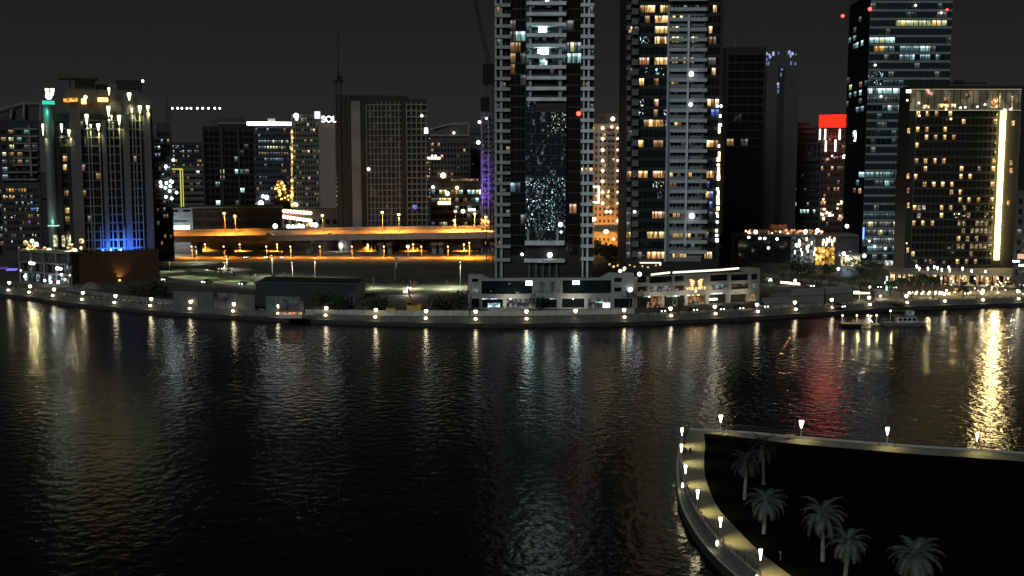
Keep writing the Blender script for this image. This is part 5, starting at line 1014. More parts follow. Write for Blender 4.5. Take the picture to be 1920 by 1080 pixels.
# ---- stone benches along the far promenade
BEN = mat('bench_stone', (.30, .27, .22), .8); bl = offset(quay, 8)
def along(pts, step, start=0):
    out = []; d = 0; nxt = start
    for i in range(len(pts)-1):
        L = (pts[i+1]-pts[i]).length
        while nxt <= d+L: out.append((pts[i].lerp(pts[i+1], (nxt-d)/L), math.atan2(pts[i+1].y-pts[i].y, pts[i+1].x-pts[i].x))); nxt += step
        d += L
    return out
first = None
for p, a in along(bl, 3.55):
    px = 960+F*p.x/(p.y*cp+CAMH*sp)
    if not (-10 < px < 560 or 1195 < px < 1930): continue
    if first is None:
        first = thing('stone_bench', (p.x, p.y, 0), 'pale low stone bench in the long row along the far promenade', 'bench', 'stone benches along the far promenade')
        mb = MB(); mb.cbox((p.x, p.y, .38), 2.1, .7, .16, BEN); mb.build('seat', first)
        for s_ in (-.7, .7): mb = MB(); mb.cbox((p.x+s_, p.y, 0), .3, .55, .38, BEN); mb.build('support', first)
        first.rotation_euler = (0, 0, a)
    else: copy_thing(first, (p.x, p.y, 0), a)

ORD = ['first', 'second', 'third', 'fourth', 'fifth', 'sixth', 'seventh', 'eighth', 'ninth', 'tenth', 'eleventh', 'twelfth']
lampsx = [o for o in COL.objects if o.name.startswith('promenade_lamp')]; cnt = {}
for o in sorted([o for o in COL.objects if o.name.startswith('stone_bench')], key=lambda o: o.location.x/o.location.y):
    k_ = min(range(len(lampsx)), key=lambda i: abs(lampsx[i].location.x/lampsx[i].location.y-o.location.x/o.location.y)); cnt[k_] = cnt.get(k_, -1)+1
    o['label'] = ORD[cnt[k_]]+' stone bench from left by the lamp '+near_what[k_].replace(', below', ' below').replace(' of the podium building', ' of the podium')
# ---- white site fence
def fence(pts_px, z, h, label, m, name='site_fence', step=2.4, th=.12, cat='fence'):
    P = [G(x, y, 0) for x, y in pts_px]; c = sum(P, Vector())/len(P); t = thing(name, (c.x, c.y, z), label, cat)
    for i in range(len(P)-1):
        L = (P[i+1]-P[i]).length; n = max(1, int(L/step)); d = (P[i+1]-P[i])/n
        for k in range(n):
            mb = MB(); a = P[i]+d*k+d*.02; nn = Vector((d.y, -d.x, 0)).normalized()*th
            mb.obox((a.x, a.y, z), d*.96, nn, (0, 0, h*random.uniform(.95, 1.0)), m); mb.build('panel', t)
    return t
WF = mat('white_fence', (.33, .33, .30), .8, .12)
fence([(572, 590), (650, 591), (760, 592), (880, 592)], 0, 1.8, 'white panelled site fence in front of the excavator plot', WF)
fence([(882, 592), (1000, 592), (1100, 590), (1190, 588)], 0, 1.7, 'white panelled fence below the podium building', WF)
fence([(915, 588), (978, 588)], 0, 2.2, 'short pale wall before the left shopfronts', mat('pale_wall', (.28, .28, .27), .8), name='low_wall', step=5, cat='wall')
fence([(125, 545), (220, 560), (330, 572)], 0, 1.6, 'long low grey wall beneath the brown hoarding', mat('grey_wall', (.12, .12, .115), .85), name='low_wall', step=6, cat='wall')
# ---- grey advertising panels
AD = mat('ad_panel_grey', (.075, .08, .08), .8, .15, .3); AD2 = mat('ad_panel_picture', (.10, .10, .105), .8, .9, .35, detail=2)
for (x0, x1, y0, y1, m, lab) in [(325, 372, 577, 546, AD, 'plain grey hoarding panel, leftmost of the row by the water'), (373, 400, 579, 547, AD, 'narrow grey hoarding panel with faint stripes'), (401, 446, 580, 549, AD2, 'hoarding panel with a pale blotchy picture'), (447, 478, 581, 552, AD, 'grey hoarding panel right of the pale picture'), (499, 522, 584, 555, mat('ad_panel_green', (.085, .10, .095), .8), 'greenish panel left of the white torn poster'), (523, 570, 588, 556, AD2, 'hoarding with a torn white poster beside the kiosk')]:
    a, c = G(x0, y0), G(x1, y0+1); f = Face((a.x, a.y), (c.x, c.y)); t = thing('hoarding', (a.x, a.y, 0), lab, 'hoarding', 'hoarding panels by the water')
    mb = MB(); zt_ = f.pix(x0, y1)[1]; f.bx(mb, 0, f.L, 0, zt_, -.3, 0, m); mb.build('board', t)
    for u in (.3, f.L/2, f.L-.3): mb = MB(); mb.tube(f.P(u, 0, -2), f.P(u, zt_*.85, -.35), .09, .09, STEEL, 5); mb.build('prop', t)
# ---- dark shed and ramp
a, c = G(480, 560), G(668, 563); f = Face((a.x, a.y), (c.x, c.y)); R = thing('shed', ((a.x+c.x)/2, a.y+5, 0), 'long low dark navy shed behind the grey panels', 'shed')
SHM = mat('navy_shed', (.009, .011, .015), .7, .2, .3); zt_ = f.pix(485, 524)[1]; zt2_ = f.pix(660, 529)[1]
P = [f.P(0, 0, 0), f.P(f.L, 0, 0), f.P(f.L, zt2_-1, 0), f.P(0, zt_-1, 0)]; Q = [p-f.n*12 for p in P]; Q[2].z += 1; Q[3].z += 1
mb = MB(); mb.add(P+Q, [(0, 1, 2, 3), (3, 2, 6, 7), (7, 6, 5, 4), (0, 3, 7, 4), (1, 5, 6, 2)], SHM); mb.build('wall', R)
mb = MB(); f.bx(mb, -.5, f.L+.5, zt_-1.3, zt_-.9, -.2, .5, mat('shed_eave', (.04, .045, .05), .7)); mb.build('eave', R)
R = thing('ramp', (*G(620, 575)[:2], 0), 'pale sloping ramp rising beside the dark shed', 'ramp'); p0, p1 = G(575, 590), W(664, 553, G(664, 575).y); mb = MB(); p0.z = .6; d = (p1-p0); mb.obox(p0-Vector((0, 0, .6)), d, (0, 2.2, 0), (0, 0, .9), mat('ramp_pale', (.26, .27, .25), .8)); mb.build('slope', R)
mb = MB(); mb.cbox((p1.x-.5, p1.y+1, 0), 1.2, 2.2, max(.5, p1.z-.2), CONC); mb.build('support', R)
# kiosk
a = G(545, 596); R = thing('kiosk', (a.x, a.y, 0), 'small lit kiosk with a red stripe at the water edge', 'kiosk'); mb = MB(); mb.cbox((a.x, a.y, 0), 7.5, 2, 1.2, mat('kiosk_wall', (.4, .36, .3), .7)); mb.build('counter', R)
mb = MB(); mb.cbox((a.x, a.y, 1.2), 7.1, 1.6, .7, litwin('kiosk_lit', (1, .8, .55), 1.2)); mb.build('lit_band', R); mb = MB(); mb.cbox((a.x, a.y, 1.9), 7.9, 2.3, .25, mat('kiosk_roof', (.35, .3, .22), .7)); mb.build('roof', R); mb = MB(); mb.cbox((a.x+1, a.y-1.05, 1.25), 1.4, .1, .5, em('kiosk_red', (1, .1, .05), 1.2)); mb.build('stripe', R)
# ---- excavator
a = G(775, 588); EY = mat('machine_yellow', (.42, .26, .03), .6, .15); EO = mat('machine_orange', (.40, .13, .05), .6)
R = thing('excavator', (a.x, a.y, 0), 'yellow excavator with a raised orange arm behind the white fence', 'excavator')
for s_ in (-1.3, 1.3):
    mb = MB(); mb.obox((a.x-2.2, a.y+s_-.35, 0), (4.4, 0, 0), (0, .7, 0), (0, 0, .9), BLACK); mb.build('track', R)
mb = MB(); mb.cbox((a.x+.3, a.y, .95), 4.6, 2.8, 1.7, EY); mb.cbox((a.x+2.0, a.y, 2.6), 1.4, 2.6, .6, EY); mb.build('body', R)
mb = MB(); mb.cbox((a.x-1.3, a.y-.7, 2.6), 1.5, 1.3, 1.5, EY); mb.build('cab', R); mb = MB(); mb.cbox((a.x-1.3, a.y-1.38, 2.9), 1.2, .1, 1.0, DG); mb.build('cab_window', R)
mb = MB(); q0, q1, q2 = Vector((a.x-.6, a.y+.3, 2.5)), Vector((a.x-1.6, a.y+.3, 8.2)), Vector((a.x+.6, a.y+.3, 10.4)); mb.tube(q0, q1, .35, .3, EO, 6); mb.build('boom', R); mb = MB(); mb.tube(q1, q2, .3, .2, EO, 6); mb.build('stick', R)
mb = MB(); mb.cbox(q2-Vector((0, 0, .9)), 1.2, 1, .9, EO); mb.build('bucket', R)
a = G(733, 589); R = thing('site_generator', (a.x, a.y, 0), 'small yellow machine box left of the excavator', 'generator'); mb = MB(); mb.cbox((a.x, a.y, .3), 3, 2, 1.7, EY); mb.build('casing', R); mb = MB(); mb.cbox((a.x, a.y, 0), 3.2, 1.6, .3, BLACK); mb.build('skid', R); mb = MB(); mb.cbox((a.x+.8, a.y-1.03, .7), .9, .08, .8, BLACK); mb.build('grille', R)
a = G(802, 590); R = thing('site_crane', (a.x, a.y, 0), 'thin red site hoist leaning beside the excavator', 'crane'); mb = MB(); mb.tube((a.x, a.y, 0), W(812, 560, a.y), .18, .12, mat('hoist_red', (.35, .06, .04), .6), 5); mb.build('arm', R); mb = MB(); mb.cbox((a.x, a.y, 0), 1.8, 1.4, 1.0, EY); mb.build('base', R)
a = W(767, 542, 415); R = thing('flood_light_mast', (a.x, 415, 0), 'floodlight mast glowing white above the excavator plot', 'floodlight'); mb = MB(); mb.tube((a.x, 415, 0), (a.x, 415, a.z), .15, .1, LP, 6); mb.build('post', R)
for dx, dz_ in ((0, 0), (-1.4, -1.3)): mb = MB(); mb.cbox((a.x+dx, 414.6, a.z+dz_), 1.4, .5, .8, B_WHITE); mb.build('lamp_head', R)
lamp_light('POINT', (a.x, 413.8, a.z-.4), 1600, (1, .95, .8), R)
# ---- pale slim lamp posts of the vacant plot, and a flagpole
for px, yt, yb, lab in [(323, 453, 480, 'left end of the verge near the hoarding'), (368, 463, 492, 'second from the brown hoarding'), (425, 480, 505, 'short one above the left lawn'), (421, 492, 503, 'shortest one in the lawn'), (510, 479, 518, 'left of the three above the shed'), (548, 492, 522, 'middle of the three above the shed'), (590, 484, 522, 'right of the three above the shed'), (863, 491, 536, 'alone beside the podium building')]:
    g0 = G(px, yb); t = street_lamp(px, yt, g0.y, 0, 'pale slim lamp post, '+lab, r=.3, e=6000, col=(.95, 1, .75), head=em('slim_head', (.95, 1, .85), 1.6), group='pale lamp posts on the vacant plot', name='lamp_post')
for px, py, lab in [(318, 509, 'at the left end by the brown hoarding'), (352, 518, 'second from the brown hoarding'), (388, 521, 'above the silver headlights'), (436, 527, 'left of the shed corner'), (478, 531, 'at the shed corner'), (620, 541, 'above the right half of the shed'), (700, 541, 'right of the shed'), (770, 542, 'above the excavator'), (838, 543, 'left of the podium corner')]:  # lamps added to brighten the verge
    g0 = G(px, py); t = thing('verge_fill_lamp', (g0.x, g0.y, 0), 'added low shaded lamp on the verge path, '+lab, 'lamp post', 'added low lamps along the verge path'); mb = MB(); mb.tube((g0.x, g0.y, 0), (g0.x, g0.y, 4.2), .07, .06, LP, 5); mb.build('post', t)
    mb = MB(); mb.lathe((g0.x, g0.y, 4.1), [(.35, 0), (.3, .12), (.08, .25)], STEEL, 8); mb.build('shade', t); lamp_light('SPOT', (g0.x, g0.y, 4.0), 4600, (.95, 1, .60), t, 160, (0, 0, -1), .5, .2)
for px, py, w_, h, lab in [(172, 541, 10, 2.6, 'pale rubble heap below the brown hoarding'), (225, 541, 16, 2.2, 'long dark soil heap below the brown hoarding'), (285, 545, 12, 3.4, 'dark mound at the right end of the brown hoarding'), (690, 580, 14, 3.2, 'dark soil mound right of the ramp'), (840, 580, 12, 3.6, 'dark soil mound left of the podium building')]:
    g0 = G(px, py); mb = MB(); rnd = random.Random(px); n1, n2 = 14, 5
    vs = [(g0.x, g0.y, h)]+[(g0.x+math.cos(a*2*math.pi/n1)*w_*.5*r_/n2*rnd.uniform(.9, 1.1), g0.y+math.sin(a*2*math.pi/n1)*w_*.3*r_/n2, h*(1-(r_/n2)**1.4)*rnd.uniform(.75, 1.15)-.03) for r_ in range(1, n2+1) for a in range(n1)]
    fs = [(0, 1+a, 1+(a+1) % n1) for a in range(n1)]+[(1+r_*n1+a, 1+(r_+1)*n1+a, 1+(r_+1)*n1+(a+1) % n1, 1+r_*n1+(a+1) % n1) for r_ in range(n2-1) for a in range(n1)]
    mb.add(vs, fs, mat('heap_pale' if 'pale' in lab else 'heap_dark', (.14, .13, .11) if 'pale' in lab else (.04, .04, .03), .95, .4, .8)); o = mb.build('soil_heap', origin=(g0.x, g0.y, 0)); tag(o, lab, 'heap', 'heaps of soil and rubble')
g0 = G(741, 525); t = thing('flagpole', (g0.x, g0.y, 0), 'flagpole with a drooping pale flag on the vacant plot', 'flagpole'); p = W(737, 480, g0.y); mb = MB(); mb.tube((g0.x, g0.y, 0), (g0.x, g0.y, p.z), .18, .1, LP, 6); mb.build('pole', t)
mb = MB(); vs = []; fs = []
for i in range(6):
    for j in range(2):
        for dd in (0, .06): vs.append((g0.x-.1*i*.2+(j*1.3)*(1-.1*i), g0.y-.15*math.sin(i*1.3+j)+dd, p.z-.2-i*.95-j*.5))
for i in range(5): k_ = i*4; fs += [(k_, k_+4, k_+6, k_+2), (k_+1, k_+3, k_+7, k_+5), (k_, k_+1, k_+5, k_+4), (k_+2, k_+6, k_+7, k_+3)]
mb.add(vs, fs, mat('flag_cloth', (.30, .28, .27), .8, .5, 1.2)); mb.build('flag', t)
# ---- row of small lights on the verge (cars with lit lamps)
CARC = [mat('car_paint_white', (.5, .5, .5), .3, .05), mat('car_paint_dark', (.02, .02, .025), .3, .05), mat('car_paint_silver', (.25, .26, .27), .3, .05, metal=.4), mat('car_paint_red', (.25, .02, .015), .3, .05)]
HEADL = em('headlight', (1, .98, .92), 12); TAILL = em('taillight', (1, .04, .02), 4)
def car(px, py, z, rz, label, ci=0, Y=None, group='cars on the far bank', dim=False):
    g0 = G(px, py, z) if Y is None else Vector((Xat(px, py, Y), Y, z)); t = thing('car', (g0.x, g0.y, z), label, 'car', group); m = CARC[ci]
    R_ = Matrix.Rotation(rz, 3, 'Z'); o = Vector((g0.x, g0.y, z)); V = lambda x, y, q: o+R_@Vector((x, y, q))
    mb = MB(); prof = [(-2.2, .35), (2.2, .35), (2.25, .75), (1.1, .95), (-1.95, 1.0), (-2.25, .8)]
    vs = [V(x, -.9, q) for x, q in prof]+[V(x, .9, q) for x, q in prof]; n = len(prof); mb.add(vs, [tuple(range(n)), tuple(range(2*n-1, n-1, -1))]+[(i, n+i, n+(i+1) % n, (i+1) % n) for i in range(n)], m); mb.build('body', t)
    prof = [(-1.7, .98), (1.1, .95), (.45, 1.45), (-1.1, 1.48)]; mb = MB(); vs = [V(x, -.78, q) for x, q in prof]+[V(x, .78, q) for x, q in prof]; n = 4
    mb.add(vs, [tuple(range(n)), tuple(range(2*n-1, n-1, -1))]+[(i, n+i, n+(i+1) % n, (i+1) % n) for i in range(n)], DG); mb.build('cabin', t)
    for x in (-1.4, 1.4):
        for y in (-.85, .85): mb = MB(); mb.tube(V(x, y-.12, .33), V(x, y+.12, .33), .33, .33, BLACK, 10); mb.build('wheel', t)
    for y in (-.6, .6):
        mb = MB(); q = V(2.24, y, .66); mb.ball(q, .16 if not dim else .1, HEADL, 6); mb.build('headlight', t); mb = MB(); mb.ball(V(-2.24, y, .78), .12, TAILL, 6); mb.build('taillight', t)
    return t
for px, py, z, rz, ci, lab in [(312, 526, 0, -1.9, 0, 'white car with glaring headlights just right of the brown hoarding'), (388, 531, 0, -2.0, 2, 'silver car with headlights below the middle of the lawn'), (492, 536, 0, -1.7, 0, 'white car with headlights at the left end of the dark shed'), (456, 534, 0, -1.8, 1, 'dark car with headlights just left of the shed'),
      (1300, 583, 0, -1.4, 1, 'dark car parked below the golden winged sign'), (1240, 585, 0, -1.4, 1, 'dark car parked left of the golden winged sign'), (1348, 582, 0, -1.2, 2, 'silver car parked right of the golden winged sign'), (1385, 580, 0, -1.3, 1, 'dark car before the right podium wing'), (1430, 577, 0, -1.2, 0, 'white car at the right corner of the podium building'),
      (1572, 577, 0, -1.0, 2, 'silver car with blue-white headlights near the pontoon'), (1520, 538, 0, -1.5, 0, 'white car with headlights on the park road'), (1440, 528, 0, -1.4, 0, 'white car with headlights right of the podium building'), (1646, 540, 0, -1.6, 1, 'dark car with headlights left of the hotel podium'), (1672, 541, 0, -1.3, 0, 'white car with headlights beside the green light post')]:
    car(px, py, z, rz, lab, ci)
for px, py, ci, rz, lab in [(876, 437, 0, 3.1, 'white car on the overpass near the central tower'), (893, 435, 3, 3.1, 'red car on the overpass beside the central tower'), (915, 433, 3, 3.1, 'red car at the right end of the visible overpass'), (620, 444, 1, .0, 'dark car on the overpass near its middle'), (505, 446, 2, .0, 'silver car on the overpass left of the shop lamps')]:
    car(px, py, Zat(442, 605)-.2, rz, lab, ci, Y=605)
for px, Y_, lab in [(462, 580, 'leftmost bright lamped car under the overpass'), (500, 580, 'second bright lamped car under the overpass'), (530, 580, 'third bright lamped car under the overpass')]: car(px, 475, 0, -1.6, lab, 0, Y=Y_)
# ---- marquee sheds at the right
MQ = mat('white_shed_roof', (.17, .185, .195), .7, .15, .3); MQ2 = mat('white_shed_wall', (.10, .105, .105), .7, .15)
def shed(pts, zt_, rise, label, m1, m2):
    P = [G(x, y) for x, y in pts]; c = sum(P, Vector())/4; t = thing('marquee', (c.x, c.y, 0), label, 'marquee'); mb = MB(); mb.prism([p[:2] for p in P], 0, zt_, m2); mb.build('wall', t)
    a, b_, c_, d = [Vector((p.x, p.y, zt_)) for p in P]; e0, e1 = (a+d)/2+Vector((0, 0, rise)), (b_+c_)/2+Vector((0, 0, rise)); mb = MB()
    mb.add([a-Vector((0, .5, .1)), b_-Vector((0, .5, .1)), e1, e0, c_+Vector((0, .5, 0)), d+Vector((0, .5, 0))], [(0, 1, 2, 3), (3, 2, 4, 5), (0, 3, 5), (1, 4, 2)], m1); mb.build('roof', t); return t
shed([(1432, 578), (1540, 574), (1535, 563), (1428, 567)], 1.6, .8, 'low flat pale shed nearest to the promenade', MQ, MQ2)
shed([(1482, 574), (1545, 571), (1540, 558), (1490, 560)], 3.6, 1.2, 'white marquee roof with three ribs behind the low shed', MQ, MQ2)
shed([(1548, 570), (1600, 565), (1590, 552), (1545, 555)], 3.4, 1.0, 'white marquee right of its twin near the blue lit car', MQ, MQ2)
shed([(1446, 562), (1505, 560), (1510, 551), (1455, 552)], 3.2, .4, 'grey flat-roofed cabin behind the marquees', mat('cabin_roof', (.10, .095, .085), .8), mat('cabin_wall', (.09, .09, .08), .8))
R = thing('light_bar', (*G(1482, 548)[:2], 0), 'glowing white light bar above the grey cabin', 'lamp'); p = W(1482, 531, G(1482, 551).y)
mb = MB()
mb.obox(p-Vector((3.6, 0, 0)), (7.2, 0, -.7), (0, .6, 0), (0, 0, .7), B_WARM); mb.build('tube', R); mb = MB(); mb.tube((p.x, p.y+.3, 0), p+Vector((0, .3, 0)), .1, .1, LP, 5); mb.build('post', R); lamp_light('POINT', p-Vector((0, 1, 1)), 700, (1, .9, .7), R)
R = thing('light_bar', (*G(1612, 560)[:2], 0), 'bright twin light bar left of the park lawn lamp', 'lamp'); p = W(1612, 551, G(1612, 562).y)
for dx in (-3.2, .4): mb = MB(); mb.obox(p+Vector((dx, 0, 0)), (3.2, 0, 0), (0, .6, 0), (0, 0, .9 if dx < 0 else .5), B_WARM); mb.build('tube', R)
mb = MB(); mb.tube((p.x, p.y+.3, 0), p+Vector((0, .3, 0)), .1, .1, LP, 5); mb.build('post', R); lamp_light('POINT', p-Vector((0, 1, .5)), 500, (1, .9, .7), R)
for px, py, yb, m, lab, r in [(1491, 526, 540, B_WHITE, 'globe lamp above the light bar', .7), (1445, 524, 532, B_WHITE, 'globe lamp beside the podium right corner', .6), (1631, 538, 560, B_WARM, 'globe lamp right of the twin light bar', .5), (1661, 530, 545, B_COOL, 'globe lamp left of the green post', .7), (1667, 529, 546, B_WARM, 'yellowish globe beside the green post', .7), (1572, 504, 520, B_COOL, 'bluish globe lamp before the round-roofed pavilion', .8), (1506, 478, 500, B_WARM, 'left globe lamp before the glass pavilion', .9), (1524, 478, 500, B_WARM, 'right globe lamp before the glass pavilion', .9), (1448, 479, 500, B_WHITE, 'globe lamp in the dark trees', .7), (1651, 555, 560, B_WARM, 'low globe lamp at the lawn corner', .5), (1700, 456, 540, B_WARM, 'high lamp before the hotel frame', .3)]:
    yb2 = G(px, yb).y; p = W(px, py, yb2); t = thing('globe_lamp', (p.x, p.y, 0), lab, 'lamp post', 'globe lamps in the park'); mb = MB(); mb.tube((p.x, p.y, 0), p, .08, .06, LP, 5); mb.build('post', t); mb = MB(); mb.ball(p, r*.8, m); mb.build('globe', t)
    if r > .45: lamp_light('POINT', p+Vector((0, -1.2, 0)), 350, (1, .92, .75), t)
# green light post
p = W(1663, 525, 425); t = thing('light_column', (p.x, 425, 0), 'slim column glowing pale green left of the hotel podium', 'lamp'); mb = MB(); mb.cbox((p.x, 425, .5), .5, .5, 5.5, em('green_tube', (.4, 1, .75), 2)); mb.build('tube', t); mb = MB(); mb.cbox((p.x, 425, 0), .7, .7, .5, STEEL); mb.build('base', t)
p = W(1671, 470, 520); t = thing('lit_sign', (p.x, 500, 0), 'pale blue lit panel standing at the foot of the glass office', 'sign'); mb = MB(); mb.cbox((Xat(1669, 490, 500), 500, 1), 4.6, .4, 4.6, litwin('panel_blue', (.7, .85, 1), 1.4, lo=.3)); mb.build('panel', t); mb = MB(); mb.cbox((Xat(1669, 490, 500), 500, 0), 1, .4, 1, STEEL); mb.build('base', t)
# ---- glass pavilion (golden room) and white lit pavilion
Yp = 520
f = Face(XY(1380, Yp), XY(1612, Yp-6)); R = thing('pavilion', (f.P(f.L/2, 0, -8)[0], f.P(f.L/2, 0, -8)[1], 0), 'long low glass pavilion with hanging lamps and a golden room', 'building')
zt_ = f.pix(1500, 441)[1]; mb = MB(); f.bx(mb, 0, f.L, 0, zt_-.5, -16, 0, mat('pavilion_wall', (.022, .025, .025), .7)); mb.build('wall', R); mb = MB(); f.bx(mb, -.6, f.L+.6, zt_-.5, zt_+.3, -17, 1.2, mat('pavilion_roof', (.07, .075, .078), .8)); mb.build('roof', R)
for px0, px1, m in [(1484, 1500, CDIM), (1501, 1528, GREY), (1529, 1547, litwin('gold_room', (1, .58, .10), 1.1, lo=.08, scale=.8)), (1548, 1565, litwin('gold_room', (1, .62, .12), 1.7)), (1566, 1610, mat('bluewall', (.025, .03, .04), .8)), (1384, 1420, DG), (1421, 1450, DG), (1451, 1482, DG)]:
    u0, u1 = f.pix(px0, 470)[0], f.pix(px1, 470)[0]; mb = MB(); f.bx(mb, u0, u1, f.pix(1500, 494)[1] if px0 != 1529 and px0 != 1548 else f.pix(1500, 496)[1], f.pix(1500, 444)[1] if px0 not in (1529, 1548) else f.pix(1500, 463)[1], 0, .12, m); mb.build('window', R)
for i in range(26):
    px, py = random.choice([(random.uniform(1490, 1530), random.uniform(448, 475)), (random.uniform(1540, 1565), random.uniform(446, 458))]); fixd = random.uniform(.3, 1.2); u, z = f.pix(px, py, fixd); mb = MB(); f.bx(mb, u-.25, u+.25, z-random.uniform(.4, 1.3), z+.8, fixd-.2, fixd, B_WARM); mb.build('hanging_lamp', R)
for i in range(22):
    px, py = random.uniform(1529, 1565), random.uniform(462, 493); u, z = f.pix(px, py, .6); mb = MB(); mb.ball(f.P(u, z, .6), random.uniform(.25, .5), B_AMB if random.random() < .5 else WYEL, 6); mb.build('hanging_lamp', R)
for px, py in [(1425, 447), (1434, 447), (1457, 448), (1404, 445), (1441, 465), (1594, 474), (1575, 477)]: u, z = f.pix(px, py, .8); mb = MB(); mb.ball(f.P(u, z, .8), .6, B_WHITE, 6); mb.build('hanging_lamp', R)
# rooftop restaurant lights
for i in range(60):
    px = random.uniform(1440, 1545) if i < 46 else random.uniform(1398, 1420); p = f.P(*f.pix(px, random.uniform(431, 439), -4), -4); mb = MB(); mb.ball(p, random.uniform(.22, .5), random.choice([WPINK, B_WARM, AMBER, em('festoon_red', (1, .3, .15), 2)]), 6); mb.build('roof_lamp', R)
for px, py in [(1417, 435), (1510, 434), (1533, 432), (1588, 424)]: p = f.P(*f.pix(px, py, -3), -3); mb = MB(); mb.ball(p, .9, B_WHITE, 8); mb.build('roof_lamp', R)
mb = MB(); f.bx(mb, f.pix(1398, 440)[0], f.pix(1548, 440)[0], zt_+.3, f.pix(1500, 437)[1]+1, -8, -7.6, mat('festoon_wall', (.22, .13, .08), .8)); mb.build('roof_screen', R)
mb = MB(); u0, z0 = f.pix(1445, 424, -10); u1, z1 = f.pix(1476, 430, -10); mb.obox(f.P(u0, z0-1.5, -10), f.u*(u1-u0), (0, 3, 0), (0, 0, 2.2), mat('awning_brown', (.22, .10, .04), .8)); mb.build('awning', R)
lamp_light('POINT', f.P(*f.pix(1547, 485, 6), 6), 1700, (1, .62, .25), R); lamp_light('POINT', f.P(*f.pix(1510, 482, 6), 6), 1500, (1, .92, .8), R); lamp_light('POINT', f.P(*f.pix(1480, 434, -5), -5), 600, (1, .5, .25), R)
p = W(1595, 480, 485); t = thing('round_pavilion', (p.x, 485, 0), 'small round-ended pavilion glaring yellow-white behind the park trees', 'pavilion')
mb = MB(); mb.lathe((p.x, 485, 0), [(5, 0), (5, Zat(500, 478))], mat('round_wall', (.10, .12, .17), .7), 20); mb.build('drum', t); mb = MB(); mb.lathe((p.x, 485, Zat(500, 478)), [(4.2, 0), (4.2, Zat(481, 478)-Zat(500, 478))], litwin('round_lit', (1, .98, .7), 1.1, lo=.03, scale=.7), 20); mb.build('lit_storey', t)
mb = MB(); mb.lathe((p.x, 485, Zat(481, 478)), [(5, 0), (5, .6), (2, 1.4)], CONC, 20); mb.build('roof', t); lamp_light('POINT', (p.x-1, 474, Zat(488, 478)), 1500, (1, .95, .8), t)
for dx, dy in ((-4, 0), (3.4, .6), (-5.4, 1.6)): mb = MB(); mb.ball((p.x+dx, 477, Zat(482, 478)+dy), .8, B_WHITE); mb.build('lamp', t)

# ---- trees
LEAF = [mat('leaf_dark', (.020, .030, .012), .9, .5, .6), mat('leaf_mid', (.035, .050, .018), .9, .5, .6)]; BARK = mat('bark', (.07, .055, .04), .9)
def broad_tree(x, y, h, w_, label, n=260, group='dark trees in the park', m=0, z=0, name='broadleaf_tree'):
    t = thing(name, (x, y, z), label, 'tree', group); rnd = random.Random(int(x*13+y*7)); mb = MB()
    mb.tube((x, y, z), (x, y, z+h*.45), .035*h, .02*h, BARK, 7)
    for k in range(4): a = k*1.6+rnd.random(); mb.tube((x, y, z+h*.35), (x+math.cos(a)*w_*.3, y+math.sin(a)*w_*.3, z+h*.65), .018*h, .008*h, BARK, 5)
    mb.build('trunk', t); mb = MB(); cl = [(rnd.uniform(-.32, .32)*w_, rnd.uniform(-.32, .32)*w_, rnd.uniform(.5, .85)*h, rnd.uniform(.16, .3)*w_) for _ in range(9)]
    for i in range(n):
        cx, cy_, cz, r = rnd.choice(cl); d = Vector((rnd.gauss(0, 1), rnd.gauss(0, 1), rnd.gauss(0, .8))).normalized()*r*rnd.uniform(.6, 1.05); c = Vector((x+cx, y+cy_, z+cz))+d
        s_ = rnd.uniform(.035, .075)*w_; a = Vector((rnd.gauss(0, 1), rnd.gauss(0, 1), rnd.gauss(0, 1))).normalized()*s_; b_ = a.orthogonal().normalized()*s_*rnd.uniform(.5, .9)
        mb.add([c-a, c-b_*.8+a*.2, c+a, c+b_], [(0, 1, 2, 3)], LEAF[m])
    mb.build('crown', t); return t
def mini_palm(x, y, h, r, label, group='palms in the park', n=13):
    t = thing('palm_tree', (x, y, 0), label, 'palm tree', group); rnd = random.Random(int(x*11+y)); mb = MB(); mb.tube((x, y, 0), (x+.1, y, h), .28, .2, BARK, 7); mb.build('trunk', t); mb = MB()
    for i in range(n*2):
        a = i*2.399; up = rnd.uniform(-.25, .9); L = r*rnd.uniform(.85, 1.1); P = []
        for k in range(5): q = k/4; P.append(Vector((x+.1+math.cos(a)*L*q*math.cos(up*.8), y+math.sin(a)*L*q*math.cos(up*.8), h+L*(up*q-.75*q*q))))
        s_ = Vector((-math.sin(a), math.cos(a), 0))
        for k in range(4):
            w0, w1 = .32*r*(1-abs(k/4-.35))*.6, .32*r*(1-abs((k+1)/4-.35))*.6*(0 if k == 3 else 1); dn = Vector((0, 0, -.12*r))
            mb.add([P[k]+s_*w0+dn, P[k], P[k+1], P[k+1]+s_*w1+dn], [(0, 1, 2, 3)], LEAF[1]); mb.add([P[k], P[k]-s_*w0+dn, P[k+1]-s_*w1+dn, P[k+1]], [(0, 1, 2, 3)], LEAF[1])
    mb.build('crown', t); return t
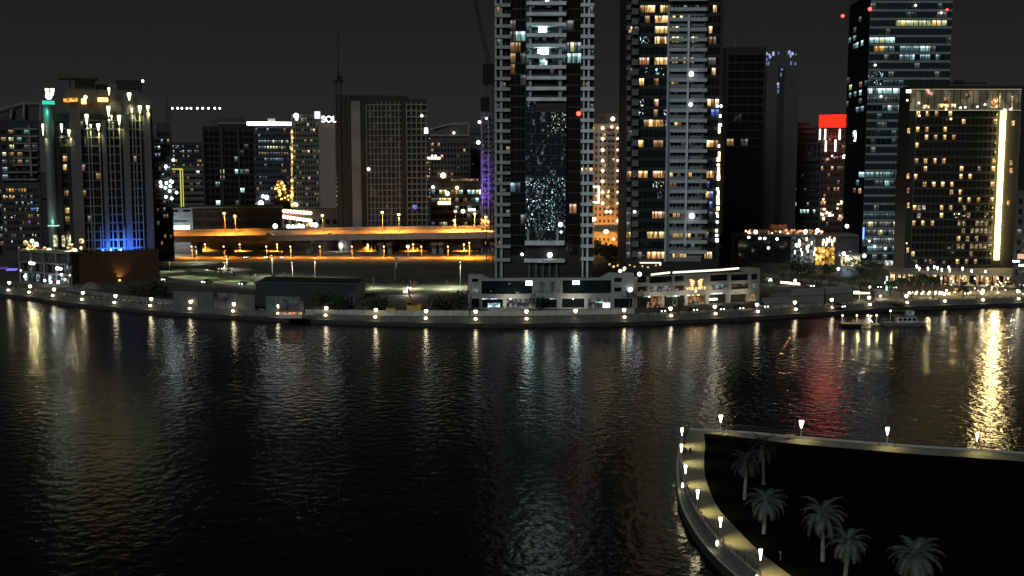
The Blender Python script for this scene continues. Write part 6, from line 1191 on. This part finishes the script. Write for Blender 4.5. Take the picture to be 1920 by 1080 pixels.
for px, yb, w_, h, lab in [(1350, 505, 16, 9, 'low dark tree right of the second tower foot'), (1378, 498, 20, 17, 'tall dark tree mass before the black slab tower'), (1408, 498, 22, 19, 'largest dark tree before the black slab tower'), (1440, 500, 20, 16, 'dark tree left of the glass pavilion'), (1470, 500, 16, 13, 'dark tree touching the glass pavilion'), (1362, 508, 9, 6, 'small lit tree beside the second tower'), (1332, 502, 12, 8, 'low dark tree at the second tower foot'), (1180, 578, 8, 7.5, 'round dark tree at the joint of the podium wings'), (1210, 580, 5, 5, 'small round tree under the right podium wing'), (1010, 582, 6, 5, 'low dark tree before the dark winged sign'), (1270, 582, 5, 4.5, 'small tree left of the golden sign shopfront'), (1120, 482, 15, 7, 'wide dark tree below the tan tower'), (1145, 490, 14, 7, 'dark tree beside the second tower left foot'), (1165, 484, 12, 6, 'dark bush-like tree by the orange lamp glow')]:
    g0 = G(px, yb); broad_tree(g0.x, g0.y, h, w_, lab, n=420 if w_ > 12 else 200, group='dark trees by the towers')
for px, yb, w_, h, lab in [(605, 575, 8, 4, 'dark bush mass under the pale ramp'), (640, 582, 9, 4, 'dark bush mass right of the ramp foot'), (705, 585, 9, 4.5, 'dark bush behind the site fence, left of the yellow machines'), (860, 588, 9, 6, 'dark bush touching the podium left corner'), (820, 586, 8, 5, 'dark bush right of the red hoist'), (300, 556, 12, 4, 'dark bush row right of the brown hoarding'), (262, 556, 9, 3, 'low dark bush below the brown hoarding'), (1500, 520, 14, 7, 'wide dark tree before the glass pavilion'), (1545, 520, 12, 6, 'dark tree before the golden room'), (1610, 520, 12, 8, 'dark tree right of the round pavilion'), (1395, 478, 20, 9, 'dark tree crown under the pavilion left lamps')]:
    g0 = G(px, yb); broad_tree(g0.x, g0.y, h, w_, lab, n=240, group='dark bushes and trees of the far bank')
i = 0; WHERE = ['beside the podium corner', 'right of the podium corner', 'by the light bar', 'left of the bluish globe', 'below the pavilion', 'behind the marquees', 'near the round pavilion', 'before the round pavilion', 'left of the park lawn', 'behind the park lawn', 'by the glass office foot', 'by the green column']
for px, yb, h in [(1470, 530, 4), (1488, 531, 4), (1505, 531, 4.5), (1522, 534, 4), (1540, 537, 5), (1556, 537, 4.5), (1572, 540, 5), (1590, 543, 5.5), (1598, 540, 5), (1560, 545, 4), (1530, 543, 4), (1614, 548, 5)]:
    g0 = G(px, yb); broad_tree(g0.x, g0.y, h, 4.8, 'small dark round tree '+WHERE[i], n=150, group='small trees along the park path'); i += 1
for px, yb, h, lab in [(1612, 548, 7, 'leftmost palm of the park row'), (1632, 549, 7, 'park palm right of the leftmost one'), (1669, 556, 5.5, 'park palm beside the green column'), (1689, 558, 7, 'park palm before the yellow lit shop'), (1709, 560, 7.5, 'palm left of the lit lawn ring'), (1728, 556, 8, 'palm above the lit lawn ring'), (1750, 560, 7.5, 'palm right of the lit lawn ring'), (1740, 552, 6, 'palm behind the lit lawn ring'), (1806, 559, 4, 'short palm on the terrace edge')]:
    g0 = G(px, yb); mini_palm(g0.x, g0.y, h, 2.6, lab)
for k_, (px, py, w_) in enumerate([(330, 506, 2.5), (352, 513, 3), (400, 515, 4.5), (408, 520, 5), (425, 518, 4), (440, 522, 3), (472, 508, 4), (482, 512, 3), (512, 524, 3), (530, 520, 2.5), (556, 527, 3), (585, 524, 2.5), (470, 524, 4), (714, 530, 2.5), (756, 531, 2.5), (783, 532, 2.5), (413, 498, 2), (505, 512, 2)]):
    g0 = G(px, py); broad_tree(g0.x, g0.y, w_*.9, w_, ['dark round shrub', 'small dark shrub', 'low bushy shrub'][k_ % 3]+' on the green verge, '+['nearest to the brown hoarding', 'second from the hoarding', 'third from the hoarding', 'on the lawn middle', 'lawn right half', 'right of the lawn middle', 'by the tall dark post', 'right of the dark post', 'left end above the shed', 'by the shed roof left part', 'above the shed middle', 'above the shed right part', 'at the path bend', 'left of the flagpole', 'right of the flagpole', 'far right of the flagpole', 'at the back edge left', 'at the back edge middle'][k_], n=90, group='shrubs on the green verge', name='shrub')
# terrace glitter: parasols and table lamps before the hotel
t = thing('lit_ring', (*G(1730, 553)[:2], 0), 'oval of glowing lamps around a low planter on the lawn', 'lamp'); c = G(1730, 553)
mb = MB(); mb.lathe((c.x, c.y, 0), [(6, 0), (6, .5), (5.4, .55)], CONC, 16); mb.build('planter', t)
for i in range(16): a = i*math.pi/8; mb = MB(); mb.ball((c.x+6.2*math.cos(a), c.y+2.8*math.sin(a)-3, 1.1), .42, B_WARM, 6); mb.build('lamp', t)
lamp_light('POINT', (c.x, c.y-6, 2), 900, (1, .85, .4), t)
spots_ = [(random.uniform(1765, 1925), random.uniform(530, 556)) for _ in range(60)]
for k_, (px, py) in enumerate(spots_):
    g0 = G(px, py+2); t = thing('terrace_lamp', (g0.x, g0.y, 0), 'tiny warm lamp among many on the crowded hotel terrace', 'lamp', 'table lamps on the hotel terrace'); mb = MB(); mb.tube((g0.x, g0.y, 0), (g0.x, g0.y, 1.1), .05, .05, LP, 4); mb.build('stem', t); mb = MB(); mb.ball((g0.x, g0.y, 1.3), random.uniform(.18, .42), random.choice([B_WARM, B_WARM, WYEL, WARM[2]]), 6); mb.build('bulb', t)
for k_, (px, py, lab) in enumerate([(1786, 536, 'left parasol on the hotel terrace'), (1818, 539, 'second parasol on the hotel terrace'), (1842, 540, 'brightly lit white parasol on the hotel terrace'), (1868, 541, 'fourth parasol on the hotel terrace'), (1895, 541, 'right parasol on the hotel terrace')]):
    g0 = G(px, py+8); t = thing('parasol', (g0.x, g0.y, 0), lab, 'parasol', 'parasols on the hotel terrace'); mb = MB(); mb.tube((g0.x, g0.y, 0), (g0.x, g0.y, 3), .06, .06, LP, 5); mb.build('pole', t); mb = MB(); mb.lathe((g0.x, g0.y, 2.3), [(1.9, 0), (1.0, .45), (.05, .8)], mat('canvas', (.6, .55, .42), .8), 8); mb.build('canopy', t); lamp_light('POINT', (g0.x, g0.y-2.4, 2.1), 330 if k_ != 2 else 1400, (1, .82, .5), t)
# curved lit steps
sheet([(1750, 543), (1800, 554), (1850, 557), (1850, 560), (1795, 559), (1745, 550)], .045, mat('lit_steps', (.45, .36, .2), .7), 'terrace_steps')
g0 = G(1790, 549); t = thing('step_light', (g0.x, g0.y, 0), 'low warm floodlight washing the curved terrace steps', 'lamp'); mb = MB(); mb.cbox((g0.x, g0.y, 0), .5, .4, .5, B_AMB); mb.build('lamp', t); lamp_light('POINT', (g0.x, g0.y-1, 1.5), 700, (1, .7, .3), t); lamp_light('POINT', (g0.x-9, g0.y+1, 1.5), 500, (1, .7, .3), t)
# purple strip, left road lights
for px, py, m, r, lab in [(6, 508, PURP, 1.6, 'violet lit awning at the left edge'), (21, 511, em('violet', (.28, .18, 1), 1.0), 2.2, 'violet lit awning left of the terrace building')]:
    g0 = G(px, py+6); t = thing('awning', (g0.x, g0.y, 0), lab, 'awning', 'violet awnings'); mb = MB(); mb.obox((g0.x-r, g0.y, 2.2), (2*r, 0, 0), (0, 2, .5), (0, 0, .35), m); mb.build('canopy', t)
    for s_ in (-1, 1): mb = MB(); mb.tube((g0.x+s_*r*.9, g0.y+.2, 0), (g0.x+s_*r*.9, g0.y+.2, 2.3), .07, .07, STEEL, 5); mb.build('post', t)
g0 = G(12, 475); t = thing('bus', (g0.x, g0.y, 0), 'long white vehicle with glaring lights on the left road', 'bus', None)
mb = MB(); mb.cbox((g0.x, g0.y, .5), 11, 2.5, 2.6, mat('bus_white', (.5, .55, .6), .5)); mb.build('body', t); mb = MB(); mb.cbox((g0.x, g0.y-1.27, 1.6), 10, .08, 1, COOL[2]); mb.build('window', t)
for s_ in (-3.5, 3.5): mb = MB(); mb.tube((g0.x+s_, g0.y-1.3, .5), (g0.x+s_, g0.y+1.3, .5), .5, .5, BLACK, 10); mb.build('wheel', t)
for dx in (-1, 1.6, 4.5): mb = MB(); mb.ball((g0.x+dx, g0.y-1.6, 2.4), .8, B_COOL); mb.build('lamp', t)
# ---- boats
def boat(px0, px1, py, label, name, parts):
    a, c = G(px0, py, ZW), G(px1, py, ZW); cx_ = (a+c)/2; t = thing(name, (cx_.x, cx_.y, ZW), label, 'boat'); return t, cx_, (c-a).length
HB = mat('hull_black', (.012, .012, .012), .4); HW_ = mat('boat_white', (.30, .33, .33), .5); DKW = mat('deck_wood', (.30, .22, .12), .7)
t, c, L = boat(1574, 1650, 612, 'floating pontoon with warm lit deck edges left of the ferry', 'pontoon', 0)
def hull(c, x0, x1, w_, z0, z1, m, bow=3, t=None, name='hull'):
    mb = MB(); P = [(c.x+x0, c.y-w_/2), (c.x+x1-bow, c.y-w_/2), (c.x+x1, c.y), (c.x+x1-bow, c.y+w_/2), (c.x+x0, c.y+w_/2)]; n = len(P)
    Pl = [(c.x+x0+.3, c.y-w_/2+.4), (c.x+x1-bow-.3, c.y-w_/2+.4), (c.x+x1-1, c.y), (c.x+x1-bow-.3, c.y+w_/2-.4), (c.x+x0+.3, c.y+w_/2-.4)]
    vs = [(*p, z0) for p in Pl]+[(*p, z1) for p in P]; mb.add(vs, [tuple(range(n-1, -1, -1)), tuple(range(n, 2*n))]+[(i, (i+1) % n, n+(i+1) % n, n+i) for i in range(n)], m); return mb.build(name, t)
hull(c, -L/2, L*.08, 4, ZW-.3, ZW+.9, HB, .8, t); mb = MB(); mb.box(c.x-L/2+.4, c.x+L*.04, c.y-1.7, c.y+1.7, ZW+.9, ZW+1.05, DKW); mb.build('deck', t)
mb = MB(); mb.obox((c.x+L*.09, c.y-1.4, ZW+.3), (L*.36, 0, .3), (0, 2.2, 0), (0, 0, .35), DKW); mb.build('gangway', t)
for x_ in (-L/2+1, -L/2+5.5, L*.2, L*.42): mb = MB(); mb.tube((c.x+x_, c.y+.5, ZW), (c.x+x_, c.y+.5, ZW+3.4), .16, .16, HW_, 6); mb.build('mooring_pole', t)
for i in range(9): mb = MB(); x_ = -L/2+.6+i*L*.06; mb.tube((c.x+x_, c.y-1.8, ZW+1.05), (c.x+x_, c.y-1.8, ZW+1.9), .05, .05, HW_, 4); mb.build('stanchion', t)
for x_ in (-L/2+1, -L/2+5.5, L*.2, L*.42): mb = MB(); mb.ball((c.x+x_, c.y+.5, ZW+3.4), .28, B_WARM, 6); mb.build('lamp', t); lamp_light('POINT', (c.x+x_, c.y-.9, ZW+3.0), 130, (1, .75, .3), t)
t, c, L = boat(1655, 1742, 610, 'grey ferry with a two-level cabin moored at the right', 'ferry', 0)
hull(c, -L/2, L/2, 4.6, ZW-.4, ZW+1.0, mat('ferry_hull', (.10, .10, .095), .5), 3.5, t)
mb = MB(); mb.box(c.x-L*.22, c.x+L*.18, c.y-1.8, c.y+1.8, ZW+1.0, ZW+3.0, HW_); mb.build('cabin', t)
for i in range(4): mb = MB(); x_ = c.x-L*.20+i*1.45; mb.box(x_, x_+1.0, c.y-1.86, c.y-1.79, ZW+1.7, ZW+2.5, DG); mb.build('window', t)
mb = MB(); mb.box(c.x-L*.30, c.x+L*.20, c.y-2.1, c.y+2.1, ZW+3.0, ZW+3.2, mat('ferry_roof', (.05, .06, .06), .5)); mb.build('roof', t)
mb = MB(); mb.box(c.x-L*.02, c.x+L*.14, c.y-1.4, c.y+1.4, ZW+3.2, ZW+4.7, HW_); mb.build('wheelhouse', t); mb = MB(); mb.box(c.x+L*.0, c.x+L*.12, c.y-1.46, c.y-1.39, ZW+3.8, ZW+4.5, litwin('wheel_lit', (.7, .8, .85), .35)); mb.build('window', t)
mb = MB(); mb.box(c.x-L*.30, c.x-L*.04, c.y-1.6, c.y+1.6, ZW+4.6, ZW+4.75, mat('ferry_awning', (.025, .035, .035), .6)); mb.build('awning', t)
for x_ in (-.29, -.05): mb = MB(); mb.tube((c.x+L*x_, c.y-1.5, ZW+3.2), (c.x+L*x_, c.y-1.5, ZW+4.6), .05, .05, STEEL, 4); mb.build('awning_post', t)
mb = MB(); mb.tube((c.x-L*.34, c.y, ZW+1), (c.x-L*.34, c.y, ZW+5), .07, .05, HW_, 5); mb.build('mast', t); mb = MB(); mb.ball((c.x-L*.34, c.y, ZW+4.6), .3, B_WARM, 6); mb.build('lamp', t)
for i in range(6): mb = MB(); x_ = c.x+L*.22+i*.7; mb.tube((x_, c.y-1.3, ZW+1), (x_, c.y-1.3, ZW+1.9), .04, .04, HW_, 4); mb.build('stanchion', t)
lamp_light('POINT', (c.x-L*.36, c.y-2.5, ZW+3), 120, (1, .75, .3), t)
# ================================================================ NEAR PENINSULA
B_NEAR = em('near_lamp_glow', (1, .86, .52), 13)
desc = ['nearest to the far corner of the curved path', 'second from the far corner', 'third from the far corner', 'at the start of the bend, fourth from the corner', 'on the bend beside a low ledge light', 'nearest to the viewer at the bottom edge']
lam = [((1284, 804), (1283, 832), 0), ((1278, 837), (1279, 864), 0), ((1287, 876), (1285, 905), 1), ((1311, 920), (1308, 956), 0), ((1357, 972), (1353, 1012), 1), ((1427, 1032), (1421, 1077), 1)]
PK = offset(P_, -.15)
for i, (tp, bs, sec) in enumerate(lam):
    g0 = G(*bs, .42); p = min(PK, key=lambda q: (q.x-g0.x)**2+(q.y-g0.y)**2); j = PK.index(p); a, c = PK[max(0, j-1)], PK[min(len(PK)-1, j+1)]; d = (c-a).normalized(); p = a+d*((Vector((g0.x, g0.y, 0))-a).dot(d))
    inl = Vector((-d.y, d.x, 0)); zt = Zat(tp[1], p.y)
    t = prom_lamp(p, min(4.2, max(3.0, zt)), 'near curved path lamp, '+desc[i], 'lamp posts of the near peninsula', zfix=.0, dirn=-inl, head_r=.22, second=sec == 1, fr=.7, glow=B_NEAR)
    q = Vector((p.x, p.y, min(4.2, max(3.0, zt))-.3)); lamp_light('SPOT', q+inl*.35, 950, (1, .84, .30), t, 100, inl*.75+Vector((0, 0, -1)), .75, .12)
    lamp_light('POINT', q-inl*.6, 18, (1, .84, .4), t, rad=.2)
    if sec: lamp_light('SPOT', Vector((p.x, p.y, .1))-inl*.7, 26, (1, .88, .55), t, 120, -inl*.4+Vector((0, 0, -1)), .8, .1)
for i, (px, yt, yb, lab, r) in enumerate([(1351, 780, 816, 'left one on the straight back path, before the dark palms', .36), (1502, 790, 828, 'middle one on the straight back path, with red water behind', .42), (1663, 803, 842, 'right one on the straight back path, between two thin poles', .34), (1831, 818, 852, 'small one at the golden glitter near the right edge', .2)]):
    g0 = G(px, yb-8, .25); zt = min(4.4, max(3, Zat(yt, g0.y)))
    t = prom_lamp(Vector((g0.x, g0.y+.0, 0)), zt, 'glowing lamp post '+lab, 'lamp posts of the near peninsula', head_r=r, second=False, glow=B_NEAR)
    lamp_light('SPOT', (g0.x, g0.y-.4, zt-.4), 420, (1, .84, .30), t, 125, (0, -.6, -1), .8, .12)
for px, yb, yt in [(1649, 842, 792), (1677, 844, 793), (1362, 812, 784), (1490, 826, 792)]:
    g0 = G(px, yb-6, .25); z = min(7, Zat(yt, g0.y)); t = thing('thin_pole', (g0.x, g0.y, .25), {1649: 'thin dark pole left of the right back lamp', 1677: 'thin dark pole right of the right back lamp', 1362: 'thin dark pole beside the left back lamp', 1490: 'thin dark pole left of the middle back lamp'}[px], 'pole', 'thin poles along the back path'); mb = MB(); mb.tube((g0.x, g0.y, .25), (g0.x, g0.y, z), .06, .045, mat('dark_pole', (.02, .02, .02), .6), 5); mb.build('pole', t); mb = MB(); mb.lathe((g0.x, g0.y, .25), [(.14, 0), (.14, .1), (.07, .16)], STEEL, 8); mb.build('base', t)
# benches and small fittings on the back path
for px, py, lab in [(1362, 816, 'pale slatted bench below the left back lamp'), (1482, 824, 'pale slatted bench left of the middle back lamp')]:
    g0 = G(px, py, 0); t = thing('bench', (g0.x, g0.y, 0), lab, 'bench', 'benches on the back path'); mb = MB()
    for k in range(3): mb.cbox((g0.x, g0.y-.2+k*.17, .42), 1.6, .13, .05, mat('bench_wood', (.35, .30, .24), .7))
    mb.build('seat', t)
    for s_ in (-.6, .6): mb = MB(); mb.cbox((g0.x+s_, g0.y-.03, 0), .08, .45, .42, STEEL); mb.build('leg', t)
    mb = MB(); mb.cbox((g0.x, g0.y+.26, .6), 1.6, .05, .3, mat('bench_wood', (.35, .30, .24), .7)); mb.build('backrest', t)
for px, py, lab in [(1285, 850, 'left one of the two dark bollards on the curved path'), (1294, 850, 'right one of the two dark bollards on the curved path')]:
    g0 = G(px, py, 0); t = thing('bollard', (g0.x, g0.y, 0), lab, 'bollard', 'bollards on the curved path'); mb = MB(); mb.lathe((g0.x, g0.y, 0), [(.16, 0), (.16, .85), (.18, .87), (.18, .95), (.05, 1.0)], mat('bollard_dark', (.012, .012, .012), .6), 10); mb.build('post', t); mb = MB(); mb.lathe((g0.x, g0.y, 0), [(.24, 0.002), (.24, .05)], STEEL, 10); mb.build('base', t)
g0 = G(1463, 1050, 0); t = thing('marker_light', (g0.x, g0.y, 0), 'faint short marker post on the dark lawn by the path', 'bollard'); mb = MB(); mb.tube((g0.x, g0.y, -.05), (g0.x, g0.y, .9), .08, .07, mat('marker_grey', (.12, .12, .12), .7), 8); mb.build('post', t); mb = MB(); mb.lathe((g0.x, g0.y, .9), [(.1, 0), (.14, .1), (.1, .2)], mat('marker_cap', (.2, .2, .2), .6), 8); mb.build('cap', t)
# date palms
PLEAF = mat('palm_leaf', (.105, .12, .10), .75, .35, 1.4, spec=.3); PBARK = mat('palm_bark', (.17, .155, .13), .9, .35, 3.0, bump=.03, bscale=8); PL2 = mat('palm_leaf_shaded', (.035, .042, .030), .8, .35, 1.4)  # darker leaf copies hold the shade of the unlit palms in their colour
DEAD = mat('dead_frond', (.07, .055, .038), .9, .4, 1.4)
def date_palm(cx, cy_, zc, r, label, n=46, leaf=PLEAF, seed=1, lean=0):
    rnd = random.Random(seed); t = thing('date_palm', (cx-lean, cy_, -.03), label, 'palm tree', 'date palms on the dark lawn')
    mb = MB(); k = 10
    for i in range(k):
        a, b_ = i/k, (i+1)/k; r0 = .20+.07*(1-a)**2+(.02 if i % 2 else 0); mb.tube((cx-lean*(1-a), cy_, -.03+(zc+.03)*a), (cx-lean*(1-b_), cy_, -.03+(zc+.03)*b_), r0+.015, r0-.02, PBARK, 10)
    mb.build('trunk', t)
    mb = MB(); mb.lathe((cx, cy_, zc-.45), [(.22, 0), (.42, .3), (.45, .55), (.2, .8)], PBARK, 10); mb.build('crown_base', t)
    for i in range(n):
        az = i*2.39996+rnd.uniform(-.25, .25); e0 = math.radians(82-118*(i/n)**.85+rnd.uniform(-8, 8)); L = r*rnd.uniform(.9, 1.12); ns = 9; P = []; p = Vector((cx+.18*math.cos(az), cy_+.18*math.sin(az), zc+.1)); e = e0
        for s_ in range(ns+1):
            P.append(p.copy()); st = L/ns; p = p+Vector((math.cos(az)*math.cos(e), math.sin(az)*math.cos(e), math.sin(e)))*st; e -= math.radians(9.5+5*(s_/ns))*(1 if e > -1.25 else .1)
        side = Vector((-math.sin(az), math.cos(az), 0)); mb = MB(); dead = i > n*.86; leaf_ = DEAD if dead else leaf
        for s_ in range(ns): mb.tube(P[s_], P[s_+1], .03*(1-s_/ns)+.012, .03*(1-(s_+1)/ns)+.010, leaf_, 4)
        m_ = 4
        for s_ in range(1, ns+1):
            d = (P[s_]-P[s_-1]).normalized(); up = side.cross(d).normalized()
            if up.z < 0: up = -up
            for q in range(m_):
                o = P[s_-1].lerp(P[s_], q/m_); f_ = (s_-1+q/m_)/ns; ll = r*.24*(math.sin(math.pi*min(1, f_*.85+.12))**.7+.10)
                for sg in (-1, 1):
                    dr = (side*sg*.85+d*.75+up*.12-Vector((0, 0, rnd.uniform(.15, .45)))).normalized(); tip = o+dr*ll*rnd.uniform(.85, 1.1); wv = d*.035
                    mb.add([o-wv, o+wv, tip], [(0, 1, 2)], leaf_)
        mb.build('frond', t)
    return t
for px, py, yb, r, lab, leaf, sd in [(1437, 942, 1000, 3.0, 'pale date palm, highest up of the four clearly lit ones', PLEAF, 3), (1543, 966, 1052, 3.3, 'tallest pale date palm, in the middle of the dark lawn', PLEAF, 5), (1591, 1018, 1092, 2.7, 'pale date palm cut by the bottom edge, touching the tallest one', PLEAF, 8), (1718, 1042, 1118, 3.2, 'pale bushy date palm at the bottom right', PLEAF, 13), (1400, 866, 936, 2.7, 'dim date palm left of the darkest one', PL2, 21), (1430, 838, 908, 2.8, 'darkest date palm, standing in front of the back path', mat('palm_leaf_deep_shade', (.012, .014, .010), .9, .3, 1), 34)]:
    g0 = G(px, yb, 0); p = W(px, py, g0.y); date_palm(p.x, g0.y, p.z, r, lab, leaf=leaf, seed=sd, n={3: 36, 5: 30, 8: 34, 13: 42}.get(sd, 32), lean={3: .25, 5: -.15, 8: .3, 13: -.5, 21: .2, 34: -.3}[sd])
g0 = G(1860, 1078, 0)
